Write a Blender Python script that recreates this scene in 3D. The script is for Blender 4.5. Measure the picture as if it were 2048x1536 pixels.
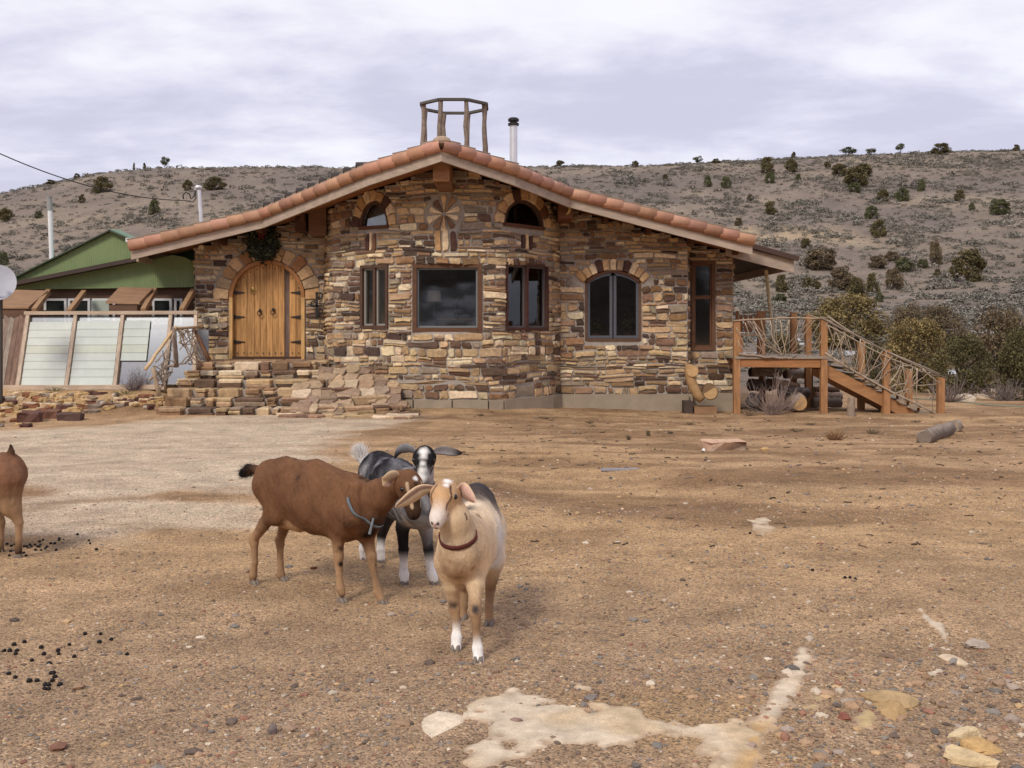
import bpy, math, random
import numpy as np
from mathutils import Vector, Matrix
R = math.radians
random.seed(7); rng = np.random.default_rng(11)
for o in list(bpy.data.objects): bpy.data.objects.remove(o)
sc = bpy.context.scene
col = sc.collection
F = 2050.0; HY = 655.0; CH = 1.6          # focal length and horizon in photo pixels, eye height
# ---------------------------------------------------------------- camera, sky, sun, exposure
cam_d = bpy.data.cameras.new('camera'); cam = bpy.data.objects.new('camera', cam_d); col.objects.link(cam)
cam.location = (0, 0, CH); cam.rotation_euler = (R(90), 0, 0)
cam_d.sensor_width = 36; cam_d.lens = 36 * F / 2048; cam_d.shift_y = -(768 - HY) / 2048
cam_d.clip_start = .05; cam_d.clip_end = 3000
sc.camera = cam
SUN_EL, SUN_AZ = 44, 208      # azimuth clockwise from +Y (behind the camera, to its left)
w = bpy.data.worlds.new('World'); sc.world = w; w.use_nodes = True
nt = w.node_tree; N = nt.nodes; L = nt.links
for n in list(N): N.remove(n)
out = N.new('ShaderNodeOutputWorld'); bg = N.new('ShaderNodeBackground'); bg.inputs['Strength'].default_value = .1
sky = N.new('ShaderNodeTexSky'); sky.sky_type = 'NISHITA'; sky.sun_disc = False
sky.sun_elevation = R(SUN_EL); sky.sun_rotation = R(SUN_AZ)
tc = N.new('ShaderNodeTexCoord'); sep = N.new('ShaderNodeSeparateXYZ'); L.new(tc.outputs['Generated'], sep.inputs[0])
def wm(op, a, b=None, c=None):
    n = N.new('ShaderNodeMath'); n.operation = op
    for i, v in enumerate((a, b, c)):
        if v is None: continue
        if isinstance(v, (int, float)): n.inputs[i].default_value = v
        else: L.new(v, n.inputs[i])
    return n.outputs[0]
zz = wm('ADD', wm('MAXIMUM', sep.outputs[2], 0.0), .16)
cx, cy = wm('DIVIDE', sep.outputs[0], zz), wm('DIVIDE', sep.outputs[1], zz)
cmb = N.new('ShaderNodeCombineXYZ'); L.new(cx, cmb.inputs[0]); L.new(wm('MULTIPLY', cy, 1.35), cmb.inputs[1])
def wnoise(scale, detail, rough, dist, off):
    mp = N.new('ShaderNodeMapping'); mp.inputs['Location'].default_value = off; L.new(cmb.outputs[0], mp.inputs[0])
    n = N.new('ShaderNodeTexNoise'); n.inputs['Scale'].default_value = scale; n.inputs['Detail'].default_value = detail
    n.inputs['Roughness'].default_value = rough; n.inputs['Distortion'].default_value = dist
    L.new(mp.outputs[0], n.inputs['Vector']); return n.outputs['Fac']
n1 = wnoise(.95, 8, .56, .25, (6.4, 2.2, 1)); n2 = wnoise(3.0, 7, .6, .2, (8.1, 4.7, 2)); n3 = wnoise(.35, 4, .5, 0, (1.1, 9.7, 5))
dens = wm('ADD', wm('ADD', wm('MULTIPLY_ADD', n1, 1.75, -.875), wm('MULTIPLY_ADD', n2, .62, -.31)), wm('MULTIPLY_ADD', n3, 1.0, -.03))
rampn = N.new('ShaderNodeValToRGB'); L.new(dens, rampn.inputs[0])
cr = rampn.color_ramp; cr.interpolation = 'B_SPLINE'
cr.elements[0].position = .30; cr.elements[0].color = (.45, .445, .55, 1)
cr.elements[1].position = .80; cr.elements[1].color = (.70, .70, .74, 1)
for p, c in ((.40, (.50, .495, .60)), (.48, (.545, .54, .64)), (.56, (.59, .59, .67)), (.66, (.655, .655, .71))):
    e = cr.elements.new(p); e.color = (*c, 1)
sc10 = N.new('ShaderNodeMix'); sc10.data_type = 'RGBA'; sc10.blend_type = 'MULTIPLY'; sc10.inputs['Factor'].default_value = 1
L.new(rampn.outputs[0], sc10.inputs['A']); sc10.inputs['B'].default_value = (9.6, 9.5, 9.5, 1); sc10.clamp_result = False
mixs = N.new('ShaderNodeMix'); mixs.data_type = 'RGBA'; mixs.inputs['Factor'].default_value = .93
L.new(sky.outputs[0], mixs.inputs['A']); L.new(sc10.outputs['Result'], mixs.inputs['B'])
L.new(mixs.outputs['Result'], bg.inputs['Color']); L.new(bg.outputs[0], out.inputs[0])
sd = bpy.data.lights.new('sun', 'SUN'); sd.energy = 1.5; sd.angle = R(14); sd.color = (1, .93, .80)
sun = bpy.data.objects.new('sun', sd); col.objects.link(sun)
dirv = Vector((math.sin(R(SUN_AZ)) * math.cos(R(SUN_EL)), math.cos(R(SUN_AZ)) * math.cos(R(SUN_EL)), math.sin(R(SUN_EL))))
sun.rotation_euler = dirv.to_track_quat('Z', 'Y').to_euler(); sun.location = (-20, -20, 40)
vs = sc.view_settings; vs.view_transform = 'Standard'; vs.look = 'None'; vs.exposure = .58; vs.gamma = 1; vs.use_curve_mapping = False
sc.render.engine = 'CYCLES'
sc.cycles.max_bounces = 6; sc.cycles.transparent_max_bounces = 8

# ---------------------------------------------------------------- helpers
def W(px, py, Y): return np.array([(px - 1024) / F * Y, Y, CH - (py - HY) / F * Y])
def WX(px, Y): return (px - 1024) / F * Y
def WZ(py, Y): return CH - (py - HY) / F * Y
def G(px, py, z=0):
    Y = (CH - z) * F / (py - HY); return np.array([WX(px, Y), Y])
def s2l(c):
    c = np.asarray(c, float) / 255.0
    return np.where(c <= .04045, c / 12.92, ((c + .055) / 1.055) ** 2.4)
SAT = .88
def C(r, g, b, k=1.0):
    c = s2l((r, g, b)); m_ = c @ np.array([.3, .55, .15]); return tuple(np.minimum((m_ + (c - m_) * SAT) * k, .88))
def sm(e0, e1, x):
    t = np.clip((np.asarray(x, float) - e0) / (e1 - e0), 0, 1); return t * t * (3 - 2 * t)
def _h(ix, iy, iz, seed):
    n = (ix.astype(np.int64) * 374761393 + iy.astype(np.int64) * 668265263 + iz.astype(np.int64) * 2147483647 + seed * 974711) & 0xffffffff
    n = ((n ^ (n >> 13)) * 1274126177) & 0xffffffff
    n = ((n ^ (n >> 16)) * 2246822519) & 0xffffffff
    return ((n ^ (n >> 15)) & 0xffffff) / float(0xffffff)
def noise3(x, y, z, seed=0):
    x, y, z = np.broadcast_arrays(np.asarray(x, float), np.asarray(y, float), np.asarray(z, float))
    fx, fy, fz = np.floor(x), np.floor(y), np.floor(z); ix, iy, iz = fx.astype(int), fy.astype(int), fz.astype(int)
    u, v, t = x - fx, y - fy, z - fz; u = u * u * (3 - 2 * u); v = v * v * (3 - 2 * v); t = t * t * (3 - 2 * t)
    r = 0
    for a in (0, 1):
        for b in (0, 1):
            for c in (0, 1):
                r = r + _h(ix + a, iy + b, iz + c, seed) * (u if a else 1 - u) * (v if b else 1 - v) * (t if c else 1 - t)
    return r
def noise2(x, y, seed=0):
    x, y = np.broadcast_arrays(np.asarray(x, float), np.asarray(y, float))
    fx, fy = np.floor(x), np.floor(y); ix, iy = fx.astype(int), fy.astype(int); iz = np.zeros_like(ix)
    u, v = x - fx, y - fy; u = u * u * (3 - 2 * u); v = v * v * (3 - 2 * v)
    return ((_h(ix, iy, iz, seed) * (1 - u) + _h(ix + 1, iy, iz, seed) * u) * (1 - v)
            + (_h(ix, iy + 1, iz, seed) * (1 - u) + _h(ix + 1, iy + 1, iz, seed) * u) * v)
def fbm2(x, y, o=4, seed=0):
    r = 0; a = .5; t = 0
    for k in range(o):
        r = r + a * noise2(x, y, seed + k * 17); t += a; a *= .5; x = x * 2.03 + 5.1; y = y * 2.03 + 3.3
    return r / t
ORG = {}
def tag(o, label=None, cat=None, group=None, kind=None):
    if label: o['label'] = label
    if cat: o['category'] = cat
    if group: o['group'] = group
    if kind: o['kind'] = kind
    return o
def thing(name, label, cat, loc, group=None):
    o = bpy.data.objects.new(name, None); o.empty_display_size = .2; col.objects.link(o)
    o.location = tuple(float(q) for q in loc); ORG[o.name] = np.array(loc, float)
    return tag(o, label, cat, group)
def mesh_from(name, v, f, c=None, smooth=False, mats=()):
    me = bpy.data.meshes.new(name)
    me.from_pydata([tuple(map(float, p)) for p in v] if not isinstance(v, np.ndarray) else v.tolist(), [], f if isinstance(f, list) else f.tolist())
    if c is not None:
        at = me.color_attributes.new('Col', 'FLOAT_COLOR', 'POINT')
        cc = np.ones((len(me.vertices), 4), np.float32); cc[:, :3] = np.asarray(c, np.float32)[:, :3]
        at.data.foreach_set('color', cc.ravel())
    if smooth: me.polygons.foreach_set('use_smooth', [True] * len(me.polygons))
    for m in mats: me.materials.append(m)
    me.update(); return me
class MB:
    def __init__(s): s.v = []; s.f = []; s.c = []
    def add(s, v, f, c=(.5, .5, .5)):
        b = len(s.v); s.v += [tuple(p) for p in v]; s.f += [tuple(b + i for i in q) for q in f]
        if len(np.shape(c)) == 1: s.c += [tuple(c)] * len(v)
        else: s.c += [tuple(q) for q in c]
        return s
    def box(s, O, a, b, c, colr=(.5, .5, .5)):      # corner O and three edge vectors
        O, a, b, c = (np.asarray(q, float) for q in (O, a, b, c))
        v = [O, O + a, O + a + b, O + b, O + c, O + a + c, O + a + b + c, O + b + c]
        f = [(0, 3, 2, 1), (4, 5, 6, 7), (0, 1, 5, 4), (1, 2, 6, 5), (2, 3, 7, 6), (3, 0, 4, 7)]
        if np.dot(np.cross(a, b), c) < 0: f = [q[::-1] for q in f]
        return s.add(v, f, colr)
    def bar(s, p, q, wd, ht, up=(0, 0, 1), colr=(.5, .5, .5)):   # rectangular bar from p to q
        p, q, up = (np.asarray(k, float) for k in (p, q, up)); d = q - p; d = d / np.linalg.norm(d)
        sd_ = np.cross(d, up); sd_ = sd_ / max(np.linalg.norm(sd_), 1e-9); u = np.cross(sd_, d)
        return s.box(p - sd_ * wd / 2 - u * ht / 2, q - p, sd_ * wd, u * ht, colr)
    def tube(s, pts, rad, n=6, colr=(.5, .5, .5), caps=True):
        pts = [np.asarray(p, float) for p in pts]
        if not hasattr(rad, '__len__'): rad = [rad] * len(pts)
        v = []; f = []; prev = None
        for i, p in enumerate(pts):
            d = pts[min(i + 1, len(pts) - 1)] - pts[max(i - 1, 0)]; d = d / max(np.linalg.norm(d), 1e-9)
            if prev is None:
                a = np.cross(d, (0, 0, 1) if abs(d[2]) < .9 else (1, 0, 0))
            else: a = prev - d * np.dot(prev, d)
            a = a / max(np.linalg.norm(a), 1e-9); prev = a; b = np.cross(d, a)
            for k in range(n):
                t = 2 * math.pi * k / n; v.append(p + rad[i] * (math.cos(t) * a + math.sin(t) * b))
        for i in range(len(pts) - 1):
            for k in range(n):
                k2 = (k + 1) % n; f.append((i * n + k, i * n + k2, (i + 1) * n + k2, (i + 1) * n + k))
        if caps:
            f.append(tuple(range(n))[::-1]); f.append(tuple((len(pts) - 1) * n + k for k in range(n)))
        return s.add(v, f, colr)
    def prism(s, poly, n, colr=(.5, .5, .5)):        # planar polygon (3-D points) pushed along vector n
        poly = [np.asarray(p, float) for p in poly]; n = np.asarray(n, float); k = len(poly)
        nrm = sum((np.cross(poly[i] - poly[0], poly[(i + 1) % k] - poly[0]) for i in range(k)), np.zeros(3))
        f = [tuple(range(k))[::-1], tuple(range(k, 2 * k))] + [(i, (i + 1) % k, k + (i + 1) % k, k + i) for i in range(k)]
        if np.dot(nrm, n) < 0: f = [q[::-1] for q in f]
        return s.add(poly + [p + n for p in poly], f, colr)
    def ball(s, c, r, n=8, m=6, colr=(.5, .5, .5)):
        r = np.broadcast_to(np.asarray(r, float), 3); v = [np.array([0, 0, -1.])]
        for i in range(1, m):
            t = math.pi * i / m - math.pi / 2
            for k in range(n): v.append(np.array([math.cos(t) * math.cos(2 * math.pi * k / n), math.cos(t) * math.sin(2 * math.pi * k / n), math.sin(t)]))
        v.append(np.array([0, 0, 1.])); f = []
        for k in range(n):
            f.append((0, 1 + (k + 1) % n, 1 + k)); e = 1 + (m - 2) * n; f.append((e + k, e + (k + 1) % n, len(v) - 1))
        for i in range(m - 2):
            for k in range(n):
                a = 1 + i * n + k; b = 1 + i * n + (k + 1) % n; f.append((a, b, b + n, a + n))
        return s.add([np.asarray(c) + p * r for p in v], f, colr)
    def build(s, name, m, parent=None, smooth=False, loc=None):
        o_ = ORG[parent.name] if parent else np.array(loc if loc is not None else (0, 0, 0), float)
        v = np.array(s.v, float) - o_
        me = mesh_from(name, v, s.f, s.c, smooth, [m])
        o = bpy.data.objects.new(name, me); col.objects.link(o); ORG[o.name] = o_
        if parent: o.parent = parent
        else: o.location = tuple(float(q) for q in o_)
        return o
def link(name, me, parent=None, loc=(0, 0, 0), rot=(0, 0, 0), scale=(1, 1, 1)):
    o = bpy.data.objects.new(name, me); col.objects.link(o); o.location = tuple(float(q) for q in loc); o.rotation_euler = rot; o.scale = scale
    ORG[o.name] = np.array(loc, float)
    if parent: o.parent = parent
    return o
def copy_tree(o, parent=None):
    c = o.copy(); col.objects.link(c)
    if parent: c.parent = parent
    for ch in list(o.children): copy_tree(ch, c)
    return c

# ---------------------------------------------------------------- materials
def mat(name, colr=None, rough=.85, var=.18, vs=6.0, bump=.3, bs=30.0, stretch=(1, 1, 1), metal=0, spec=.3, vcol=True, bdist=.01, fine=.0, fs=90.0, objc=False):
    m = bpy.data.materials.new(name); m.use_nodes = True; nt = m.node_tree; N = nt.nodes; L = nt.links
    b = N['Principled BSDF']; b.inputs['Roughness'].default_value = rough; b.inputs['Metallic'].default_value = metal
    b.inputs['Specular IOR Level'].default_value = spec
    if objc: g = N.new('ShaderNodeTexCoord'); pos = g.outputs['Object']
    else: g = N.new('ShaderNodeNewGeometry'); pos = g.outputs['Position']
    mp = N.new('ShaderNodeMapping'); mp.inputs['Scale'].default_value = stretch; L.new(pos, mp.inputs[0]); pos = mp.outputs[0]
    if vcol:
        a = N.new('ShaderNodeVertexColor'); a.layer_name = 'Col'; base = a.outputs['Color']
    else:
        a = N.new('ShaderNodeRGB'); a.outputs[0].default_value = (*colr, 1); base = a.outputs[0]
    def mul(base, scale, amt, detail=5):
        n = N.new('ShaderNodeTexNoise'); n.inputs['Scale'].default_value = scale; n.inputs['Detail'].default_value = detail; n.inputs['Roughness'].default_value = .65
        L.new(pos, n.inputs['Vector'])
        r = N.new('ShaderNodeMapRange'); r.inputs[1].default_value = .28; r.inputs[2].default_value = .72; r.inputs[3].default_value = 1 - amt; r.inputs[4].default_value = 1 + amt
        L.new(n.outputs['Fac'], r.inputs[0])
        x = N.new('ShaderNodeMix'); x.data_type = 'RGBA'; x.blend_type = 'MULTIPLY'; x.inputs['Factor'].default_value = 1
        L.new(base, x.inputs['A']); L.new(r.outputs[0], x.inputs['B']); return x.outputs['Result']
    if var: base = mul(base, vs, var)
    if fine: base = mul(base, fs, fine, 3)
    L.new(base, b.inputs['Base Color'])
    if bump:
        n = N.new('ShaderNodeTexNoise'); n.inputs['Scale'].default_value = bs; n.inputs['Detail'].default_value = 6; n.inputs['Roughness'].default_value = .6
        L.new(pos, n.inputs['Vector'])
        bp = N.new('ShaderNodeBump'); bp.inputs['Strength'].default_value = bump; bp.inputs['Distance'].default_value = bdist
        L.new(n.outputs['Fac'], bp.inputs['Height']); L.new(bp.outputs[0], b.inputs['Normal'])
    return m
M = {}
M['stone'] = mat('sandstone', var=.28, vs=14, bump=.7, bs=45, bdist=.012, fine=.22, fs=110, spec=.15)
M['mortar'] = mat('mortar', C(168, 157, 146), var=.2, vs=9, bump=.6, bs=60, vcol=False, spec=.1)
M['concrete'] = mat('concrete', C(158, 142, 122), var=.14, vs=3, bump=.25, bs=80, vcol=False, spec=.15, fine=.08)
M['wood'] = mat('weathered_wood', var=.34, vs=5, bump=.35, bs=25, stretch=(3, 3, .5), fine=.12, fs=60)
M['woodx'] = mat('sawn_wood', var=.22, vs=4, bump=.3, bs=25, stretch=(.6, 3, 3), fine=.12, fs=50)
M['bark'] = mat('bark', var=.35, vs=12, bump=.5, bs=35, bdist=.008, fine=.2)
M['tile'] = mat('terracotta', var=.16, vs=5, bump=.25, bs=60, fine=.10, fs=120, rough=.75)
M['metal'] = mat('galvanised_metal', C(225, 225, 230), rough=.38, metal=.45, var=.08, bump=.03, vcol=False, spec=.5)
M['white'] = mat('white_paint', C(225, 224, 228), rough=.55, var=.05, bump=.05, vcol=False)
M['iron'] = mat('black_iron', C(38, 34, 34), rough=.5, var=.1, bump=.1, vcol=False, spec=.4)
M['paint'] = mat('painted_surface', rough=.55, var=.08, vs=3, bump=.06, fine=.04)
M['soil'] = None
M['plank'] = mat('door_wood', var=.46, vs=6, bump=.4, bs=30, stretch=(4, 4, .35), fine=.16, fs=70)
M['leaf'] = mat('foliage', var=.3, vs=3, bump=0, rough=.8, spec=.15)
M['twig'] = mat('dry_twigs', var=.25, vs=8, bump=.2, rough=.85)
M['fur'] = mat('goat_coat', var=.10, vs=26, bump=.12, bs=220, bdist=.004, rough=.85, spec=.12, fine=.14, fs=170, stretch=(1, 1, .45))
M['horn'] = mat('hoof_horn', C(124, 110, 98), rough=.55, var=.2, vs=40, bump=.15, vcol=False)
M['skin'] = mat('bare_skin', var=.12, vs=50, bump=.2, bs=150, rough=.5, spec=.3)
M['eye'] = mat('eye', C(30, 20, 14), rough=.12, var=0, bump=0, vcol=False, spec=.6)
M['rock'] = mat('field_rock', var=.26, vs=9, bump=.6, bs=40, bdist=.012, fine=.16, fs=140, spec=.15)
M['fabric'] = mat('fabric', var=.08, vs=12, bump=.15, bs=90)
M['dung'] = mat('dung', C(24, 18, 16), rough=.6, var=.1, bump=.2, vcol=False)
def glass(name, tint, refl, rough=.02):
    m = bpy.data.materials.new(name); m.use_nodes = True; N = m.node_tree.nodes; L = m.node_tree.links
    for n in list(N): N.remove(n)
    o = N.new('ShaderNodeOutputMaterial'); t = N.new('ShaderNodeBsdfTransparent'); t.inputs[0].default_value = (*tint, 1)
    g = N.new('ShaderNodeBsdfGlossy'); g.inputs['Roughness'].default_value = rough; g.inputs[0].default_value = (.9, .92, .95, 1)
    f = N.new('ShaderNodeFresnel'); f.inputs[0].default_value = 1.5; a = N.new('ShaderNodeMath'); a.operation = 'ADD'; a.inputs[1].default_value = refl
    L.new(f.outputs[0], a.inputs[0]); x = N.new('ShaderNodeMixShader'); L.new(a.outputs[0], x.inputs[0]); L.new(t.outputs[0], x.inputs[1]); L.new(g.outputs[0], x.inputs[2])
    L.new(x.outputs[0], o.inputs[0]); return m
M['glass'] = glass('window_glass', (.80, .80, .78), .02)
M['glassold'] = glass('dusty_glazing', (.72, .74, .76), .14, .15)
# ---------------------------------------------------------------- the ground: yard, slopes and hills in one sheet
_gy = np.arange(-200., 900., 1.)
_gp = np.interp(_gy, [-200, 24, 34, 44, 60, 75, 95, 115, 155, 190, 205, 218, 235, 260, 330, 600, 900],
                [0, 0, -.3, -.45, .5, 2.0, 5.1, 9, 19.6, 31, 36, 39.3, 41.5, 41, 35, 20, 10])
_k = np.ones(13) / 13; _gp = np.convolve(np.pad(_gp, 6, mode='edge'), _k, 'valid')
_u = (np.array([-900, -300, 0, 70, 130, 190, 250, 330, 480, 640, 1100, 1290, 1500, 1700, 1850, 2048, 2400, 3000]) - 1024) / F
_t = (HY - np.array([520, 455, 388, 374, 362, 350, 342, 336, 335, 336, 336, 333, 324, 314, 308, 304, 292, 285])) / F
_a = (_t * 219 + CH) / 39.2
RND = [(random.uniform(-1, 1), random.uniform(-1, 1)) for _ in range(8)]
def in_poly_sd(px, py, poly):
    """signed distance to a polygon, negative inside"""
    px = np.asarray(px, float); py = np.asarray(py, float); d = np.full(px.shape, 1e9); ins = np.zeros(px.shape, bool)
    n = len(poly)
    for i in range(n):
        ax, ay = poly[i]; bx, by = poly[(i + 1) % n]; ex, ey = bx - ax, by - ay
        t = np.clip(((px - ax) * ex + (py - ay) * ey) / (ex * ex + ey * ey + 1e-12), 0, 1)
        d = np.minimum(d, np.hypot(px - ax - t * ex, py - ay - t * ey))
        c = ((ay > py) != (by > py)) & (px < (bx - ax) * (py - ay) / (by - ay + 1e-12) + ax); ins ^= c
    return np.where(ins, -d, d)
def gz(x, y):
    x = np.asarray(x, float); y = np.asarray(y, float); x, y = np.broadcast_arrays(x, y)
    u = x / np.maximum(y, 40.)
    hill = np.interp(y, _gy, _gp)
    z = np.where(hill > 0, hill * np.interp(u, _u, _a), hill)
    hm = sm(50, 110, y)
    z = z + hm * ((fbm2(x / 34, y / 34, 3, 5) - .5) * 2.6 + (fbm2(x / 8 + y / 30, y / 9, 3, 9) - .5) * .9) * (1 - .75 * sm(185, 212, y))
    near = 1 - sm(24, 34, y)
    z = z - .17 * sm(-1.5, 4.5, x) * sm(13, 20.5, y) * (1 - sm(40, 60, y))
    z = z + .42 * sm(18.2, 20.2, y - .15 * np.sin(x * 1.3)) * sm(5.6, 7.3, -x) * (1 - sm(34, 60, y))
    z = z + near * ((fbm2(x / 2.6, y / 1.9, 3, 21) - .5) * .09 + (fbm2(x / .5, y / .42, 3, 31) - .5) * .022) * sm(1, 3, np.hypot(x, y))
    r = np.hypot(x - .95, (y - 10.2) * 1.0); z = z - .05 * np.exp(-(r / 1.1) ** 2) + .03 * np.exp(-((r - 1.5) / .4) ** 2)     # shallow wallow
    z = z + .055 * np.exp(-(((x + 1.2) / 1.4) ** 2 + ((y - 19.6) / .9) ** 2))
    b = sm(28, 150, -y); z = z + b * (34 + 8 * np.sin(x / 40)) + b * (fbm2(x / 20, y / 20, 3, 77) - .5) * 6
    sd_ = sm(120, 300, np.abs(x)) * sm(-40, 20, -y + 0) * 12; z = z + sd_
    return z
def g1(x, y): return float(gz(np.array([x]), np.array([y]))[0])
def hit(px, py, y0=3., y1=330.):
    """where the sight line through a photo pixel meets the ground"""
    Y = np.concatenate([np.arange(y0, 40, .05), np.arange(40, y1, .25)]); z = gz((px - 1024) / F * Y, Y)
    k = np.argmax(CH - (py - HY) / F * Y <= z)
    if not np.any(CH - (py - HY) / F * Y <= z): k = np.argmax(np.where((Y > 90) & (Y < 240), (z - CH) / Y, -9))      # just over the crest
    return np.array([(px - 1024) / F * Y[k], Y[k], z[k]])
def axis(step, core, lim, grow=1.045):
    a = [core[0]]
    while a[-1] < core[1]: a.append(a[-1] + step)
    s = step
    while a[-1] < lim[1]: s = min(s * grow, 3.2); a.append(a[-1] + s)
    s = step; b = [core[0]]
    while b[-1] > lim[0]: s = min(s * grow, 6.); b.append(b[-1] - s)
    return np.array(b[1:][::-1] + a)
gx = axis(.075, (-4.2, 4.2), (-320, 320)); gyy = axis(.06, (3.2, 9.5), (-190, 420), 1.018)
GX, GY = np.meshgrid(gx, gyy); GZ = gz(GX, GY)
def polyg(pts): return [tuple(G(*p)) for p in pts]
P_CLAY = polyg([(-60, 868), (150, 853), (330, 842), (560, 834), (840, 836), (700, 872), (620, 905), (590, 960), (520, 985), (380, 985), (250, 1008), (-60, 1030)])
P_CLAY2 = polyg([(-60, 1030), (250, 1010), (470, 1008), (560, 1010), (500, 1050), (300, 1062), (120, 1078), (-60, 1090)])
D_DIRT = np.array(C(194, 157, 114)); D_DARK = np.array(C(156, 121, 84)); D_PALE = np.array(C(214, 190, 160)); D_OCH = np.array(C(200, 162, 112))
D_GRAV = np.array(C(180, 150, 118)); D_HILL = np.array(C(124, 112, 103)); D_HILL2 = np.array(C(140, 125, 110)); D_BUFF = np.array(C(152, 137, 114))
def groundcol(x, y):
    n1 = fbm2(x / 1.9 + .15 * y, y / 1.1, 4, 41); n2 = fbm2(x / .55, y / .35, 4, 43); n3 = fbm2(x / 5, y / 4, 3, 47); n4 = fbm2(x / .16, y / .12, 2, 49)
    c = D_DIRT[None, None] * np.ones(x.shape + (3,))
    def blend(c, k, w): return c * (1 - w[..., None]) + np.asarray(k) * w[..., None]
    c = blend(c, D_OCH, sm(.48, .68, n3) * .6)
    c = blend(c, D_GRAV, (1 - sm(4.5, 10.5, y + (n3 - .5) * 7)) * .85)
    c = blend(c, D_DARK, sm(.54, .68, n1) * .75 * sm(3, 6, y))
    c = blend(c, D_DARK * .92, sm(.52, .6, fbm2(x / 1.3, y / .30, 3, 53)) * sm(8, 13, y) * (1 - sm(15.5, 19, y)) * sm(-3.5, 0, x) * .7)
    c = blend(c, D_DARK * .9, sm(.45, .62, n2) * sm(13.5, 17, y) * sm(-3.4, -1.6, x) * (1 - sm(24, 30, y)) * .75)
    r = np.hypot(x - .95, y - 10.2); c = blend(c, D_DARK, np.exp(-((r - 1.1) / .45) ** 2) * (.3 + .7 * sm(.4, .6, n1)) * .8)
    for P, k in ((P_CLAY, .95), (P_CLAY2, .85)):
        sdv = in_poly_sd(x, y, P) + (n1 - .5) * 1.6 + (n2 - .5) * .7
        wv = 1 - sm(-.35, .25, sdv); c = blend(c, D_PALE, wv * k)
        c = blend(c, D_DARK * .95, np.exp(-((sdv - .3) / .22) ** 2) * .55 * sm(.42, .55, n1))
    c = blend(c, D_OCH * .95, sm(.60, .7, n1) * (1 - sm(7, 9, y)) * .6)
    # patch of darker soil in front of the foundation
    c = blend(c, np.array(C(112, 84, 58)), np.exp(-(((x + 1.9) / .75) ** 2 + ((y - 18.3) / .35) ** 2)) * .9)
    # slope behind
    hm = sm(27, 40, y); n5 = fbm2(x / 14 + y / 50, y / 16, 4, 61); n6 = fbm2(x / 3.2, y / 4, 3, 63)
    h = blend(np.broadcast_to(D_HILL, c.shape), D_HILL2, sm(.4, .62, n5)); h = blend(h, D_BUFF, sm(.60, .72, n5 * .6 + n6 * .4) * .6)
    h = blend(h, np.array(C(180, 156, 122)), np.exp(-(((x - 32) / 14) ** 2 + ((y - 138) / 7) ** 2)) * sm(.42, .56, n6) * .9)
    h = h * (.82 + .36 * n6)[..., None]
    snow = sm(.63, .67, fbm2(x / 2.2, y / 2.4, 3, 66)) * np.exp(-(((x - 30) / 16) ** 2 + ((y - 50) / 26) ** 2))
    h = blend(h, np.array((.8, .82, .86)), np.clip(snow * 1.4, 0, 1))
    bk = sm(25, 45, -y); h = blend(h, D_HILL * .5, bk); h = blend(h, np.array((.75, .78, .84)), bk * .8 * sm(.64, .67, fbm2(x / 7, y / 26, 3, 68)))
    h = blend(h, np.array(C(62, 58, 44)), bk * .7 * sm(.45, .62, fbm2(x / 1.8, y / 2.2, 3, 69)))
    c = blend(c, (0, 0, 0), np.maximum(hm, bk)) + h * np.maximum(hm, bk)[..., None]
    st = fbm2(x / 1.1 + y * .35, y / .32 + x * .18, 4, 57); c = blend(c, c * .74, sm(.54, .68, st) * sm(3.5, 6, y) * (1 - hm) * .40); c = blend(c, np.minimum(c * 1.16, .7), sm(.50, .36, st) * sm(3.5, 6, y) * (1 - hm) * .45)
    c = c * (.88 + .24 * n4)[..., None] * np.where(hm > .5, 1, 1.0)[..., None]
    return c
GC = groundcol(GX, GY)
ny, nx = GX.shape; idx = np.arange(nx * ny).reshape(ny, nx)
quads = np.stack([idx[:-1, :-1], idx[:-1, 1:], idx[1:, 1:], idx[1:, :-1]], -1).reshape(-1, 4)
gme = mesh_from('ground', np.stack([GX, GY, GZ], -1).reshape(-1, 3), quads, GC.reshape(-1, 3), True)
m = bpy.data.materials.new('dirt'); m.use_nodes = True; nt = m.node_tree; N = nt.nodes; L = nt.links; b = N['Principled BSDF']
b.inputs['Roughness'].default_value = .95; b.inputs['Specular IOR Level'].default_value = .1
vc = N.new('ShaderNodeVertexColor'); vc.layer_name = 'Col'; geo = N.new('ShaderNodeNewGeometry'); base = vc.outputs[0]
def mulby(base, fac):
    x = N.new('ShaderNodeMix'); x.data_type = 'RGBA'; x.blend_type = 'MULTIPLY'; x.inputs['Factor'].default_value = 1
    L.new(base, x.inputs['A']); L.new(fac, x.inputs['B']); return x.outputs['Result']
def tex_noise(scale, det=6, rough=.65, st=(1, 1, 1)):
    mp = N.new('ShaderNodeMapping'); mp.inputs['Scale'].default_value = st; L.new(geo.outputs['Position'], mp.inputs[0])
    n = N.new('ShaderNodeTexNoise'); n.inputs['Scale'].default_value = scale; n.inputs['Detail'].default_value = det; n.inputs['Roughness'].default_value = rough
    L.new(mp.outputs[0], n.inputs['Vector']); return n.outputs['Fac']
def mrange(s, a, b_, c, d):
    r = N.new('ShaderNodeMapRange'); r.inputs[1].default_value = a; r.inputs[2].default_value = b_; r.inputs[3].default_value = c; r.inputs[4].default_value = d
    L.new(s, r.inputs[0]); return r.outputs[0]
base = mulby(base, mrange(tex_noise(2.3, 9, .72), .3, .7, .70, 1.28))
base = mulby(base, mrange(tex_noise(28, 8, .75, (1, 1.4, 1)), .3, .7, .68, 1.3))
vor = N.new('ShaderNodeTexVoronoi'); vor.inputs['Scale'].default_value = 105; vor.inputs['Randomness'].default_value = 1; L.new(geo.outputs['Position'], vor.inputs['Vector'])
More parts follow.
